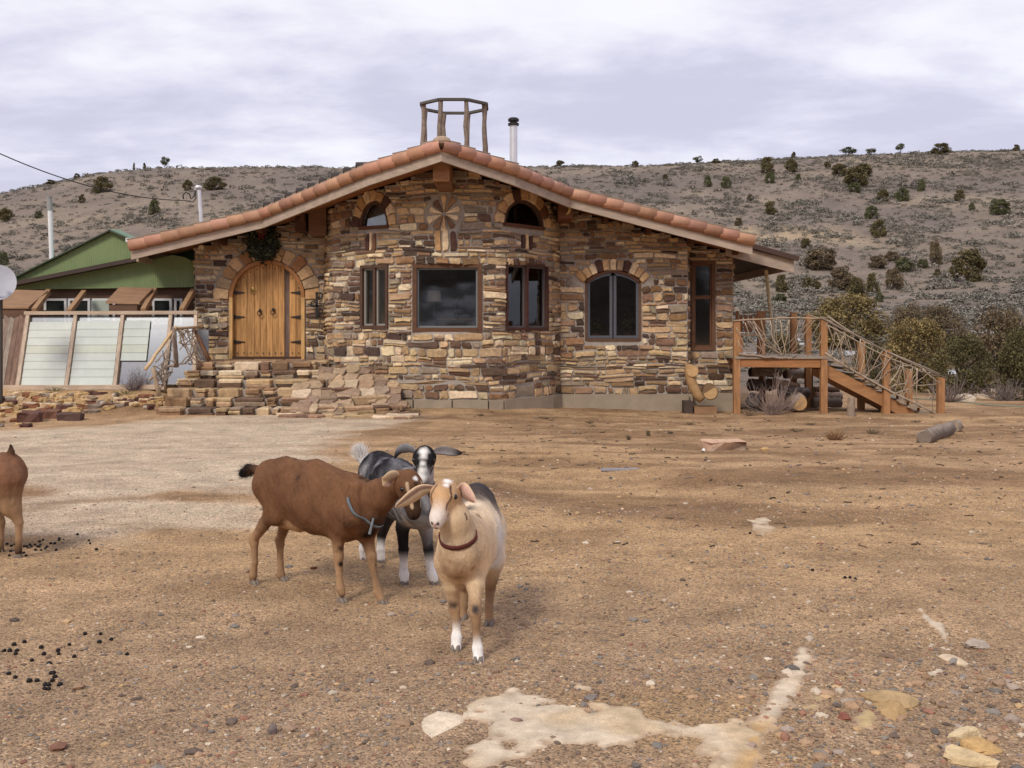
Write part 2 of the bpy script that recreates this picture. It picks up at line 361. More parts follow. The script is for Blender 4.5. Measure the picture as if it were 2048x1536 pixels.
vr = N.new('ShaderNodeSeparateColor'); L.new(vor.outputs['Color'], vr.inputs[0])
cr2 = N.new('ShaderNodeValToRGB'); L.new(vr.outputs[0], cr2.inputs[0]); e = cr2.color_ramp; e.interpolation = 'CONSTANT'
e.elements[0].position = 0; e.elements[0].color = (.52, .51, .53, 1); e.elements[1].position = .16; e.elements[1].color = (.95, .95, .95, 1)
for p, c_ in ((.5, (1.05, 1.02, 1.0)), (.78, (.86, .82, .80)), (.90, (1.45, 1.43, 1.40)), (.955, (.5, .52, .58))):
    q = e.elements.new(p); q.color = (*c_, 1)
base = mulby(base, cr2.outputs[0])
L.new(base, b.inputs['Base Color'])
h1 = tex_noise(22, 9, .7); hv = N.new('ShaderNodeMath'); hv.operation = 'MULTIPLY_ADD'; L.new(vor.outputs['Distance'], hv.inputs[0]); hv.inputs[1].default_value = -.35; L.new(h1, hv.inputs[2])
bp = N.new('ShaderNodeBump'); bp.inputs['Strength'].default_value = .85; bp.inputs['Distance'].default_value = .03; L.new(hv.outputs[0], bp.inputs['Height']); L.new(bp.outputs[0], b.inputs['Normal'])
M['soil'] = m; gme.materials.append(m)
ground = bpy.data.objects.new('ground', gme); col.objects.link(ground); tag(ground, kind='structure')
# ---------------------------------------------------------------- sagebrush and junipers on the slopes
def leaf_cloud(n, size, pts, colfn, flat=.0):
    """n small triangles around given points; returns arrays"""
    c = pts; d1 = rng.normal(size=(n, 3)); d1 /= np.linalg.norm(d1, axis=1)[:, None]
    d2 = rng.normal(size=(n, 3)); d2 -= d1 * np.sum(d1 * d2, 1)[:, None]; d2 /= np.linalg.norm(d2, axis=1)[:, None]
    s = size * rng.uniform(.6, 1.4, n)[:, None]
    v = np.stack([c - d1 * s * .6 - d2 * s * .4, c + d1 * s * .6 - d2 * s * .4, c + d2 * s * .75], 1).reshape(-1, 3)
    f = np.arange(3 * n).reshape(-1, 3); cc = np.repeat(colfn(c), 3, axis=0)
    return v, f, cc
def crown_mesh(name, n, shape, cols, size, seed, lumps=34, gap=.62, lean=0):
    """crown of unit height and unit width made of many leaf clumps: shape 'round', 'cone' or 'open'"""
    r = np.random.default_rng(seed); cs = []
    for i in range(lumps):
        z = r.uniform(.05, .97); t = r.uniform(0, 2 * math.pi)
        if shape == 'cone': rad = .40 * (1 - z) ** .6 * (1 - math.exp(-z * 9)) + .05
        elif shape == 'open': rad = .46 * math.sin(math.pi * min(1, z ** 1.5 * .92 + .08)) + .03; z = .35 + .65 * z
        else: rad = .47 * math.sin(math.pi * min(.97, z * .78 + .17)) ** .7
        rr = rad * (.45 + .55 * r.uniform() ** .5)
        cs.append((rr * math.cos(t) + lean * z, rr * math.sin(t), z, r.uniform(.13, .21) * (1 if shape != 'cone' else .8)))
    cs = np.array(cs); k = r.integers(0, lumps, n); d = r.normal(size=(n, 3)); d /= np.linalg.norm(d, axis=1)[:, None]
    pts = cs[k, :3] + d * (cs[k, 3] * r.uniform(.35, 1.05, n) ** .6)[:, None] * np.array([1, 1, .9])
    pts[:, 2] = np.maximum(pts[:, 2], .015)
    lump_t = r.uniform(.82, 1.18, lumps)[k]; pick = r.uniform(size=n)
    a, b_, c_ = (np.array(q) for q in cols)
    base = np.where((pick < .55)[:, None], a, np.where((pick < .85)[:, None], b_, c_)) * lump_t[:, None] * r.uniform(.75, 1.25, n)[:, None]
    global rng; save = rng; rng = r
    v, f, cc = leaf_cloud(n, size, pts, lambda c: base); rng = save
    return mesh_from(name, v, f, cc, False, [M['leaf']])
JC = (C(104, 94, 60), C(82, 76, 48), C(128, 108, 66))                   # olive to rusty winter juniper
JG = (C(98, 100, 66), C(78, 82, 54), C(120, 116, 72))
JR = (C(118, 100, 76), C(98, 84, 64), C(128, 112, 78))
CROWN = {'round': [crown_mesh('crown', 4200, 'round', JC, .048, 100 + i) for i in range(4)],
         'green': [crown_mesh('crown', 4200, 'round', JG, .048, 120 + i) for i in range(2)],
         'cone': [crown_mesh('crown', 2600, 'cone', JC, .052, 140 + i) for i in range(2)],
         'open': [crown_mesh('crown', 1800, 'open', JG, .05, 160 + i, 18) for i in range(3)],
         'rust': [crown_mesh('crown', 4200, 'round', JR, .048, 180 + i) for i in range(2)],
         'bigolive': [crown_mesh('crown', 14000, 'round', (C(134, 116, 70), C(112, 98, 60), C(154, 130, 78)), .024, 240 + i, 46) for i in range(2)],
         'biggreen': [crown_mesh('crown', 14000, 'round', (C(96, 90, 56), C(80, 76, 48), C(118, 104, 64)), .024, 250 + i, 46) for i in range(2)],
         'big': [crown_mesh('crown', 15000, 'round', JC, .024, 200 + i, 70) for i in range(3)],
         'bigrust': [crown_mesh('crown', 11000, 'round', JR, .024, 220 + i, 60) for i in range(2)]}
def trunk_mesh():
    b = MB(); bk = C(96, 82, 70)
    b.tube([(0, 0, -.12), (.01, .01, .12), (.0, .02, .42), (.02, 0, .75)], [.055, .045, .03, .012], 6, bk)
    for i in range(7):
        t = i * 2.4; z = .12 + .08 * i; b.tube([(0, .01, z), (.18 * math.cos(t), .18 * math.sin(t), z + .12), (.34 * math.cos(t), .34 * math.sin(t), z + .28)], [.022, .015, .006], 5, bk)
    return mesh_from('trunk', b.v, b.f, b.c, False, [M['bark']])
TRUNK = trunk_mesh()
def tree(px, py, hp, wp, kind, label, group, hidden=2):
    p = hit(px, py + hidden * .5, 25); k = p[1] / F
    t = thing('juniper_tree', label, 'tree', (p[0], p[1], p[2] - .08), group)
    h, wd = (hp + hidden) * k, wp * k * 1.08
    ms = CROWN[kind]; rz = random.uniform(0, 6.28)
    for nm, me in (('trunk', TRUNK), ('crown', random.choice(ms))):
        o = link(nm, me, t, (0, 0, 0), (0, 0, rz), (wd, wd, h))
        tag(o)
    return t
SK = 'junipers along the skyline'; HL = 'junipers scattered over the hillside'; NR = 'large junipers at the foot of the slope'
for a in [
    (1697, 312, 16, 30, 'open', 'wide flat crowned juniper on the right skyline, a double tree leaning apart'),
    (1742, 312, 15, 18, 'open', 'pale thin juniper on the skyline just right of the wide double tree'),
    (1801, 307, 19, 17, 'open', 'tall thin juniper with bare trunk standing out on the right skyline'),
    (1882, 309, 21, 33, 'round', 'large rounded dark juniper on the right skyline'),
    (2033, 301, 12, 13, 'round', 'small juniper on the skyline at the far right edge'),
    (1587, 318, 14, 13, 'cone', 'small pointed juniper on the skyline above a hillside juniper'),
    (1432, 326, 8, 15, 'round', 'low dark juniper bump on the skyline right of the chimney'),
    (1396, 326, 15, 17, 'open', 'upright dark juniper on the skyline above the right roof slope'),
    (1270, 334, 12, 13, 'round', 'small round juniper on the skyline midway along the right roof slope'),
    (1120, 334, 12, 17, 'round', 'juniper on the skyline just above the roof, right of the stovepipe'),
    (330, 330, 21, 18, 'open', 'flat topped juniper standing tall on the left skyline'),
    (289, 333, 12, 8, 'cone', 'little juniper on the left skyline beside the flat topped one'),
    (268, 335, 14, 6, 'cone', 'very thin juniper on the left skyline'),
    (154, 356, 9, 11, 'round', 'little dark juniper on the left skyline below the cable'),
    (101, 369, 9, 18, 'round', 'low spreading juniper on the left skyline above the white vent pipe')]:
    tree(*a, SK, 1)
for a in [
    (1534, 347, 30, 25, 'round', 'olive juniper near the hilltop standing above a smaller round one'),
    (1541, 366, 20, 19, 'green', 'small round juniper directly below the olive one near the hilltop'),
    (1582, 344, 24, 22, 'round', 'dark juniper just below the pointed skyline juniper'),
    (1710, 373, 37, 45, 'round', 'largest dark juniper of the tight clump high on the right hill'),
    (1728, 352, 22, 30, 'round', 'juniper behind and right of the largest one in the high clump'),
    (1710, 384, 18, 22, 'green', 'small juniper in front of the high clump'),
    (1680, 350, 21, 28, 'round', 'round juniper just left of the high clump'),
    (1542, 428, 24, 24, 'round', 'lone olive juniper above the lower end of the tiled roof'),
    (1765, 401, 20, 22, 'round', 'left one of two dark junipers side by side below the high clump'),
    (1805, 401, 24, 25, 'green', 'right one of two dark junipers side by side below the high clump'),
    (1843, 382, 22, 14, 'green', 'slim green juniper right of the high clump'),
    (1998, 428, 28, 34, 'green', 'broad dark juniper near the right edge of the upper slope'),
    (1742, 437, 24, 26, 'green', 'round green juniper in the middle of the right slope'),
    (1757, 473, 32, 26, 'round', 'taller juniper right below the round green one in the middle of the right slope'),
    (1643, 538, 42, 57, 'rust', 'large low brown juniper right of the roof corner'),
    (1755, 537, 25, 32, 'rust', 'greyish juniper left of a round dark green one on the lower slope'),
    (1783, 521, 18, 26, 'rust', 'flat brown juniper just above the round dark green one'),
    (1808, 543, 26, 36, 'green', 'round dark green juniper on the lower right slope'),
    (1871, 529, 46, 21, 'rust', 'tall narrow rusty juniper on the right slope'),
    (1846, 535, 16, 20, 'green', 'small green juniper left of the tall narrow rusty one'),
    (1935, 562, 58, 60, 'round', 'biggest rounded juniper on the right slope'),
    (1875, 553, 14, 14, 'round', 'tiny juniper left of the biggest rounded one'),
    (1563, 584, 32, 24, 'round', 'egg shaped juniper right of the leaning prop pole'),
    (1614, 578, 22, 22, 'round', 'left juniper of a small touching pair beyond the deck'),
    (1633, 578, 17, 16, 'round', 'right smaller juniper of a small touching pair beyond the deck'),
    (1683, 580, 44, 46, 'rust', 'broad brownish juniper above the deck posts'),
    (1712, 602, 45, 33, 'round', 'loose olive juniper in front of the broad brownish one'),
    (1745, 589, 42, 31, 'cone', 'pointed dark juniper between two lighter ones above the stair rail'),
    (1788, 578, 40, 30, 'rust', 'upright loose juniper right of the pointed dark one'),
    (1759, 603, 18, 14, 'green', 'small bushy green juniper below the pointed dark one'),
    (1561, 606, 18, 22, 'green', 'low green juniper below the egg shaped one'),
    (204, 385, 29, 33, 'round', 'round brown juniper on the left hillside under the cable'),
    (309, 428, 28, 20, 'green', 'egg shaped green juniper on the left hillside below the cable'),
    (164, 405, 15, 16, 'cone', 'small conical juniper left of the white vent pipe'),
    (429, 378, 22, 37, 'round', 'wide olive juniper right of the service mast'),
    (375, 380, 18, 18, 'round', 'small juniper behind the top of the service mast'),
    (12, 442, 24, 26, 'round', 'round juniper at the left edge of the picture'),
    (77, 435, 12, 14, 'green', 'small dark juniper just left of the white vent pipe top')]:
    tree(*a, HL, 2)
for px, py, h, w_ in [(1655, 337, 12, 12), (1596, 359, 10, 10), (1452, 375, 20, 18), (1416, 373, 20, 15), (1919, 401, 20, 18), (1944, 421, 14, 11), (1477, 451, 14, 14), (1612, 496, 18, 20), (1330, 358, 9, 10), (1500, 400, 10, 12), (4, 530, 26, 22)]:
    tree(px, py, h, w_, random.choice(['round', 'green']), 'small dark juniper dotted among the sagebrush on the hillside', 'small junipers among the sagebrush', 2)
for a in [
    (1692, 696, 100, 138, 'bigolive', 'wide rusty green juniper spreading behind the deck posts'),
    (1815, 705, 92, 72, 'bigrust', 'thin reddish brown shrubby juniper behind the stair rail'),
    (1885, 700, 86, 92, 'bigrust', 'brownish juniper behind the dense green one at the foot of the slope'),
    (1832, 782, 138, 118, 'bigolive', 'dense yellowish green juniper beyond the stair rail'),
    (1922, 788, 112, 100, 'biggreen', 'dense dark juniper right of the yellowish green one beyond the stairs'),
    (1996, 772, 150, 122, 'bigrust', 'large reddish juniper near the right edge beyond the stairs'),
    (2050, 798, 140, 96, 'biggreen', 'dark juniper cut by the right edge of the picture'),
    (1748, 776, 80, 84, 'biggreen', 'low grey brown juniper behind the stair steps'),
    (1560, 742, 70, 80, 'big', 'low dark evergreen behind the twig railing of the deck')]:
    tree(*a, NR, 4)
# sagebrush: twelve bushes, the nearest set out singly, the rest merged
SC = (C(137, 131, 120), C(120, 115, 104), C(156, 149, 136)); SAGE_SHADE = np.array(C(86, 78, 66))
def sage(seed, n=130, leaf=.115):
    r = np.random.default_rng(seed); d = r.normal(size=(n, 3)); d[:, 2] = np.abs(d[:, 2]); d /= np.linalg.norm(d, axis=1)[:, None]
    lob = r.normal(size=(5, 3)); lob[:, 2] = np.abs(lob[:, 2]); lob /= np.linalg.norm(lob, axis=1)[:, None]
    rad = .28 + .2 * np.max(d @ lob.T, 1) ** 4; pts = d * (rad * r.uniform(.55, 1, n) ** .5)[:, None] * np.array([1.15, 1.15, 1.0])
    a = np.array(SC)[r.integers(0, 3, n)] * r.uniform(.85, 1.15, n)[:, None] * (.8 + .5 * np.clip(pts[:, 2:3], 0, .45))  # highlight on the bush tops put into the leaf colour
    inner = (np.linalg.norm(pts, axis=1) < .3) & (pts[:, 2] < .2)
    a[inner] = SAGE_SHADE * r.uniform(.7, 1.1, inner.sum())[:, None]  # shadow at the bush base painted into the inner leaves
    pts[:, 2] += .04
    global rng; save = rng; rng = r
    q = leaf_cloud(n, leaf, pts, lambda c: a); rng = save; return q
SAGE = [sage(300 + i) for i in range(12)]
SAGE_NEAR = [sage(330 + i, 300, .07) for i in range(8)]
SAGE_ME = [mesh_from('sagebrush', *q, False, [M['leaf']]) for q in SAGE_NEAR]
cand = []
r_ = np.random.default_rng(5); nS = 34000
sy = 34 + (228 - 34) * r_.uniform(size=nS) ** .62; sx = r_.uniform(-.62, .62, nS) * sy
dn = fbm2(sx / 16 + sy / 60, sy / 18, 3, 61); dn2 = fbm2(sx / 4.2, sy / 4.6, 2, 88)
right = sm(-.05, .25, sx / sy)
pr = np.clip(.26 + .62 * sm(.62, .40, dn) * sm(.40, .60, dn2) + .2 * sm(.5, .65, dn2), 0, 1) * (.66 + .5 * right)
keep = (r_.uniform(size=nS) < pr) & ~((np.abs(sx + 1) < 8) & (sy < 32)) & ~((sx < -6) & (sx > -13) & (sy < 36))
sx, sy = sx[keep], sy[keep]; szz = gz(sx, sy)
ss = np.clip(r_.lognormal(-.28, .34, len(sx)), .35, 1.5) * (.8 + .4 * sm(.40, .6, dn2[keep])) * (.62 + .38 * sm(40, 90, sy))
order = np.argsort(-(ss / sy)); inview = np.abs(sx / sy) < .51
first = [i for i in order if inview[i] and sy[i] < 150 and not (-.33 < sx[i] / sy[i] < .2 and sy[i] < 170)][:285]
fs = set(first)
for i in first:
    o = link('sagebrush', SAGE_ME[r_.integers(0, 8)], None, (sx[i], sy[i], szz[i] - .05), (0, 0, r_.uniform(0, 6.28)), (ss[i] * 1.15, ss[i] * 1.15, ss[i] * r_.uniform(.75, 1.05)))
    tag(o, 'grey green sagebrush bush on the dry hillside', 'sagebrush', 'sagebrush bushes on the slopes')
V = []; FF = []; CC = []; nb = 0
for i in range(len(sx)):
    if i in fs: continue
    v, f, cc = SAGE[r_.integers(0, 12)] if sy[i] > 58 else SAGE_NEAR[r_.integers(0, 8)]; t = r_.uniform(0, 6.28); ct, st = math.cos(t), math.sin(t); s = ss[i]
    if sy[i] > 100: m_ = len(f) // 2; v, f, cc = v[:m_ * 3], f[:m_], cc[:m_ * 3]
    q = np.stack([(v[:, 0] * ct - v[:, 1] * st) * s * 1.15 + sx[i], (v[:, 0] * st + v[:, 1] * ct) * s * 1.15 + sy[i], v[:, 2] * s * .9 + szz[i] - .05], 1)
    V.append(q); FF.append(f + nb); CC.append(cc * r_.uniform(.82, 1.15)); nb += len(q)
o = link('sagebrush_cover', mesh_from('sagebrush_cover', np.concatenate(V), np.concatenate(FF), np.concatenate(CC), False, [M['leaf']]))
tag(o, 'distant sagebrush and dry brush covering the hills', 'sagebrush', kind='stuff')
# ---------------------------------------------------------------- the stone house
XR, ZR, SL = -1.279, 4.82, .25
def roofz(x): return ZR - SL * abs(x - XR)
OX, OY = -1.0, 22.0
house = thing('stone_house', 'low stone house with wide tiled gable roof and arched plank door', 'house', (OX, OY, 0))
PX = [(390, 22.0), (652, 22.0), (654, 21.55), (668, 21.2), (700, 20.85), (740, 20.55), (785, 20.25), (830, 20.03), (905, 19.93), (975, 20.0), (1003, 20.12), (1060, 20.8), (1100, 21.3), (1118, 21.75), (1376, 21.75), (1378, 22.12), (1466, 22.12)]
POLY = np.array([(WX(p, y), y) for p, y in PX])
SEG = np.hypot(*(POLY[1:] - POLY[:-1]).T); ARC = np.concatenate([[0], np.cumsum(SEG)])
def wp(a):           # point and outward normal of the front wall at arc length a
    a = min(max(a, 0), ARC[-1] - 1e-6); i = int(np.searchsorted(ARC, a, 'right') - 1); t = (a - ARC[i]) / SEG[i]
    p = POLY[i] * (1 - t) + POLY[i + 1] * t; d = (POLY[i + 1] - POLY[i]) / SEG[i]
    return p, np.array([d[1], -d[0]]), d
def arc_of(px, near=None):      # arc length where the sight line of a photo column meets the wall
    u = (px - 1024) / F; best = None
    for i in range(len(SEG)):
        (x0, y0), (x1, y1) = POLY[i], POLY[i + 1]; den = (x1 - x0) - u * (y1 - y0)
        if abs(den) < 1e-9: continue
        t = (u * y0 - x0) / den
        if -1e-6 <= t <= 1 + 1e-6:
            a = ARC[i] + t * SEG[i]; y = y0 + t * (y1 - y0)
            if best is None or y < best[1]: best = (a, y)
    return best
def wall_top(a):
    p, n, d = wp(a); return roofz(p[0]) - .13
# openings: (kind, a0, a1, z0, z1 of the spring, rise)
def opening(px0, px1, pyt, pyb, rise=0):
    a0, y0 = arc_of(px0); a1, y1 = arc_of(px1); y = (y0 + y1) / 2
    return dict(a0=a0, a1=a1, z0=WZ(pyb, y), z1=WZ(pyt + rise, y), rise=rise * y / F, y=y)
OP = {'door': opening(459, 610, 520, 718, 75), 'left': opening(722, 777, 530, 657), 'centre': opening(825, 964, 527, 664), 'right': opening(1011, 1095, 527, 660),
      'arch': opening(1170, 1282, 541, 681, 22), 'smallL': opening(720, 778, 403, 458, 50), 'smallR': opening(1006, 1086, 401, 456, 50), 'tall': opening(1382, 1430, 522, 700)}
RING = {'door': .33, 'arch': .26, 'smallL': .22, 'smallR': .25}
def span(o, z, extra=0):      # half open interval blocked at height z
    if z < o['z0'] - .001: return None
    if z < o['z1']: return (o['a0'] - 0, o['a1'] + 0) if not extra or z < o['z1'] - .04 else (o['a0'] - extra, o['a1'] + extra)
    if o['rise'] == 0 and not extra: return None
    h = (o['a1'] - o['a0']) / 2 + extra; rz = o['rise'] + extra; q = (z - o['z1']) / rz
    if q >= 1: return None
    c = (o['a0'] + o['a1']) / 2; r = h * math.sqrt(1 - q * q); return (c - r, c + r)
# backing wall: cells left out where the openings are
cuts_a = set(np.arange(0, ARC[-1], .07).round(4)) | set(ARC.round(5)); cuts_z = set(np.arange(-.35, 4.9, .07).round(4))
for o in OP.values(): cuts_a |= {round(o['a0'], 5), round(o['a1'], 5)}; cuts_z |= {round(o['z0'], 5), round(o['z1'], 5)}
def thin(s, tol=.012):
    s = sorted(s); r = [s[0]]
    for q in s[1:]:
        if q - r[-1] > tol: r.append(q)
    return r
ca, cz = thin(cuts_a), thin(cuts_z); ca[-1] = ARC[-1]
na, nz = len(ca) - 1, len(cz) - 1; solid = np.zeros((na, nz), bool)
tops = [wall_top((ca[i] + ca[i + 1]) / 2) for i in range(na)]
for i in range(na):
    am = (ca[i] + ca[i + 1]) / 2
    for j in range(nz):
        zm = (cz[j] + cz[j + 1]) / 2
        if zm > tops[i]: continue
        bl = False
        for o in OP.values():
            s_ = span(o, zm)
            if s_ and s_[0] < am < s_[1]: bl = True; break
        solid[i, j] = not bl
mb = MB()
def wpt(a, z, d):
    p, n, _ = wp(a); return (p[0] + n[0] * d, p[1] + n[1] * d, z)
mc = C(160, 150, 140)
for i in range(na):
    for j in range(nz):
        if not solid[i, j]: continue
        a0, a1, z0, z1 = ca[i] + 1e-5, ca[i + 1] - 1e-5, cz[j], cz[j + 1]
        A = [wpt(a0, z0, 0), wpt(a1, z0, 0), wpt(a1, z1, 0), wpt(a0, z1, 0)]; B = [wpt(a0, z0, -.3), wpt(a1, z0, -.3), wpt(a1, z1, -.3), wpt(a0, z1, -.3)]
        mb.add(A, [(0, 1, 2, 3)], mc); mb.add(B, [(3, 2, 1, 0)], mc)
        for di, dj, e in ((-1, 0, (3, 0)), (1, 0, (1, 2)), (0, -1, (0, 1)), (0, 1, (2, 3))):
            ii, jj = i + di, j + dj
            if ii < 0 or jj < 0 or ii >= na or jj >= nz or not solid[ii, jj]:
                mb.add([A[e[1]], A[e[0]], B[e[0]], B[e[1]]], [(0, 1, 2, 3)], mc)
wall = mb.build('wall', M['mortar'], house)
# footing strip of concrete under the stones
ft = MB(); FZ = .19
fa = arc_of(700)[0]; prev = None
for a in list(np.arange(fa, ARC[-1], .15)) + [q + e for q in ARC if q > fa for e in (-.002, .002)]: pass
aa = sorted(set([fa] + [float(q) for q in ARC if q > fa]))
for k in range(len(aa) - 1):
    p0, n0, d0 = wp(aa[k] + 1e-4); p1, n1, _ = wp(aa[k + 1] - 1e-4)
    A = [(*(p0 + n0 * .10), -.5), (*(p1 + n0 * .10), -.5), (*(p1 + n0 * .10), FZ), (*(p0 + n0 * .10), FZ)]
    B = [(*(p0 - n0 * .1), -.5), (*(p1 - n0 * .1), -.5), (*(p1 - n0 * .1), FZ), (*(p0 - n0 * .1), FZ)]
    ft.add(A + B, [(0, 1, 2, 3), (3, 2, 6, 7), (0, 3, 7, 4), (1, 5, 6, 2)])
footing = ft.build('footing', M['concrete'], house)
# side, rear walls, floor and inner lining
LX, RX, BY = POLY[0][0], POLY[-1][0], 30.2
sw = MB()
def gablewall(p0, p1, th, z0=-.4):
    p0 = np.array(p0, float); p1 = np.array(p1, float); d = (p1 - p0); n = np.array([d[1], -d[0]]) / np.linalg.norm(d)
    m_ = [p0]; 
    if (p0[0] - XR) * (p1[0] - XR) < 0: m_.append(p0 + d * (XR - p0[0]) / d[0])
    m_.append(p1); poly = [(*p0, z0), (*p1, z0)] + [(*q, roofz(q[0]) - .13) for q in m_[::-1]]
    sw.prism(poly, (*(-n * th), 0), mc)
gablewall((LX, BY), (LX, 22.003), .3); gablewall((RX, 22.123), (RX, BY), .3); gablewall((RX - .31, BY), (LX + .31, BY), .3)
side = sw.build('rear_wall', M['mortar'], house)
fl = MB(); fl.box((LX + .35, 22.46, .72), (RX - LX - .7, 0, 0), (0, BY - .4 - 22.46, 0), (0, 0, .06)); fl.box((-2.1, 20.7, .722), (1.7, 0, 0), (0, 1.75, 0), (0, 0, .055)); 
fl.box((LX + .4, 25.2, .78), (RX - LX - .8, 0, 0), (0, .1, 0), (0, 0, 2.0), C(150, 138, 120))
fl.build('floor', mat('plank_floor', C(120, 90, 66), vcol=False), house)

# ------- the stones of the front wall
PAL = [(C(204, 172, 128), 28), (C(232, 209, 172), 18), (C(184, 152, 114), 22), (C(152, 116, 82), 16), (C(104, 80, 66), 13), (C(82, 66, 60), 6), (C(136, 104, 84), 12), (C(156, 138, 118), 12), (C(178, 140, 112), 4)]
PALW = np.array([p[1] for p in PAL], float); PALW /= PALW.sum()
def stone_col(bias=0, r=random):
    k = np.random.RandomState(r.randint(0, 10 ** 9)).choice(len(PAL), p=PALW); c = (np.array(PAL[k][0]) * .95 + np.array(C(176, 138, 100)) * .05) * r.uniform(.76, 1.08)
    return tuple(np.clip(c * np.array([r.uniform(.94, 1.06), 1, r.uniform(.92, 1.06)]), 0, .85))
def stone_geo(poly, pos, proud, colr):
    """poly: outline in wall coordinates (a, z); pos(a, z, d) maps to space; 8 outline points"""
    poly = np.array(poly); c = poly.mean(0); n = len(poly); v = []; cc = []
    tilt = (random.uniform(-.012, .012), random.uniform(-.012, .012)); ext = np.abs(poly - c).max(0) + 1e-6
    ins = min(.011, ext.min() * .28)
    for q in poly: v.append(pos(q[0], q[1], -.05))
    for q in poly: v.append(pos(q[0], q[1], proud * .45))
    for q in poly:
        s = q + (c - q) * min(.5, ins / max(np.linalg.norm(c - q), 1e-6)) * random.uniform(.6, 1.7)
        v.append(pos(s[0], s[1], proud + tilt[0] * (s[0] - c[0]) / ext[0] + tilt[1] * (s[1] - c[1]) / ext[1] + random.uniform(-.006, .006)))
    v.append(pos(c[0] + random.uniform(-.2, .2) * ext[0], c[1] + random.uniform(-.2, .2) * ext[1], proud + random.uniform(-.004, .012)))
    f = []
    for k in range(n):
        k2 = (k + 1) % n; f += [(k, k2, n + k2, n + k), (n + k, n + k2, 2 * n + k2, 2 * n + k), (2 * n + k, 2 * n + k2, 3 * n)]
    base = np.array(colr); cc = [tuple(np.clip(base * random.uniform(.86, 1.14), 0, .9)) for _ in v]
    return v, f, cc
def outline(a0, a1, z0, z1, j=.02):
    L_, H_ = a1 - a0, z1 - z0; e = min(.03, L_ * .22, H_ * .3); r = lambda s=1: random.uniform(-j, j) * s
    e1, e2, e3, e4 = (e * random.uniform(.25, 1.15) for _ in range(4)); jj = min(j, H_ * .17)
    q = lambda: random.uniform(-jj, jj)
    return [(a0 + e1, z0 + q() * .6), ((a0 + a1) / 2 + L_ * random.uniform(-.2, .2), z0 + q()), (a1 - e2, z0 + q() * .6), (a1 + q() * .6, z0 + e2 + H_ * random.uniform(0, .3)),
            (a1 - e3 + q() * .5, z1 + q() * .6), ((a0 + a1) / 2 + L_ * random.uniform(-.2, .2), z1 + q()), (a0 + e4, z1 + q() * .6), (a0 + q() * .6, z1 - e4 - H_ * random.uniform(0, .3))]
STONES = []          # (area in the picture, v, f, c)
def put_stone(poly, pos, proud=None, colr=None):
    v, f, cc = stone_geo(poly, pos, proud if proud is not None else max(.012, random.gauss(.034, .013)), colr if colr is not None else stone_col())
    P = np.array(v); u = P[:, 0] / P[:, 1] * F; vv = P[:, 2] / P[:, 1] * F
    STONES.append(((u.max() - u.min()) * (vv.max() - vv.min()), v, f, cc))
SPECIAL = []         # zones kept free for set pieces: (a0, a1, z0, z1) or circle
def zone_px(px0, px1, py0, py1):
    a0, y0 = arc_of(px0); a1, y1 = arc_of(px1); y = (y0 + y1) / 2; return (a0, a1, WZ(py1, y), WZ(py0, y))
Z_TRI = [zone_px(733, 754, 466, 502), zone_px(869, 914, 458, 500), zone_px(1041, 1063, 467, 500)]
sa, sy_ = arc_of(888); SUNC = (sa, WZ(428, sy_), 40 * sy_ / F)
VENTS = [zone_px(714, 737, 766, 788), zone_px(1029, 1067, 771, 791)]
def blocked(z0, z1):
    zm = (z0 + z1) / 2; b = []
    for k, o in OP.items():
        if z1 < o['z0'] + .02 or z0 > o['z1'] + o['rise'] + RING.get(k, 0): continue
        s_ = span(o, min(max(zm, o['z0'] + .005), 9), RING.get(k, 0)) if zm > o['z1'] - .06 or RING.get(k, 0) == 0 else span(o, max(zm, o['z0'] + .005))
        if s_: b.append((s_[0] - .012, s_[1] + .012))
    for a0, a1, c0, c1 in Z_TRI + VENTS:
        if z1 > c0 + .03 and z0 < c1 - .03: b.append((a0, a1))
    d = abs(zm - SUNC[1])
    if d < SUNC[2]: r = math.sqrt(SUNC[2] ** 2 - d * d); b.append((SUNC[0] - r, SUNC[0] + r))
    return sorted(b)
def fill_row(a0, a1, z0, z1, pos, thin_):
    a = a0
    while a < a1 - .02:
        H_ = z1 - z0; L_ = random.choice([.6, .8, 1, 1.2, 1.6, 2.2]) * random.uniform(.13, .25) * (1.25 if H_ > .12 else 1)
        if thin_: L_ *= 1.5
        rem = a1 - a
        if rem - L_ < .1: L_ = rem
        if L_ > .8: L_ = rem / 2
        g = random.uniform(.004, .011)
        if not thin_ and H_ > .125 and random.random() < .20 and L_ > .2:
            zm = z0 + H_ * random.uniform(.4, .6); put_stone(outline(a + g, a + L_ - g, z0 + g, zm - g * .6), pos); put_stone(outline(a + g, a + L_ - g, zm + g * .6, z1 - g), pos)
        else:
            put_stone(outline(a + g, a + L_ - g, z0 + g + random.uniform(0, .012), z1 - g - random.uniform(0, .014)), pos)
        a += L_
def lay_wall(A0, A1, zb, pos, topf, blockf):
    z = zb
    while z < 4.7:
        h = random.choice([.055, .07, .08, .09, .10, .11, .12, .135, .15, .165]) * random.uniform(.95, 1.1)
        if z == zb: h = .17
        edges = []; a = A0
        for b0, b1 in blockf(z, z + h):
            if b0 > a: edges.append((a, min(b0, A1)))
            a = max(a, b1)
        if a < A1: edges.append((a, A1))
        for e0, e1 in edges:
            if e1 - e0 < .05 or e0 >= A1: continue
            # roof cut
            x = e0; s_ = []
            while x < e1:
                if topf(x) > z + .05: s_.append(x)
                x += .05
            if not s_: continue
            q0, q1 = s_[0], min(s_[-1] + .05, e1)
            h2 = h
            fill_row(q0, q1, z, z + h2, pos, h < .085)
        z += h
POSW = lambda a, z, d: wpt(a, z + .018 * math.sin(a * 2.1 + z * 3) + .012 * math.sin(a * 5.3 + z * 9), d)
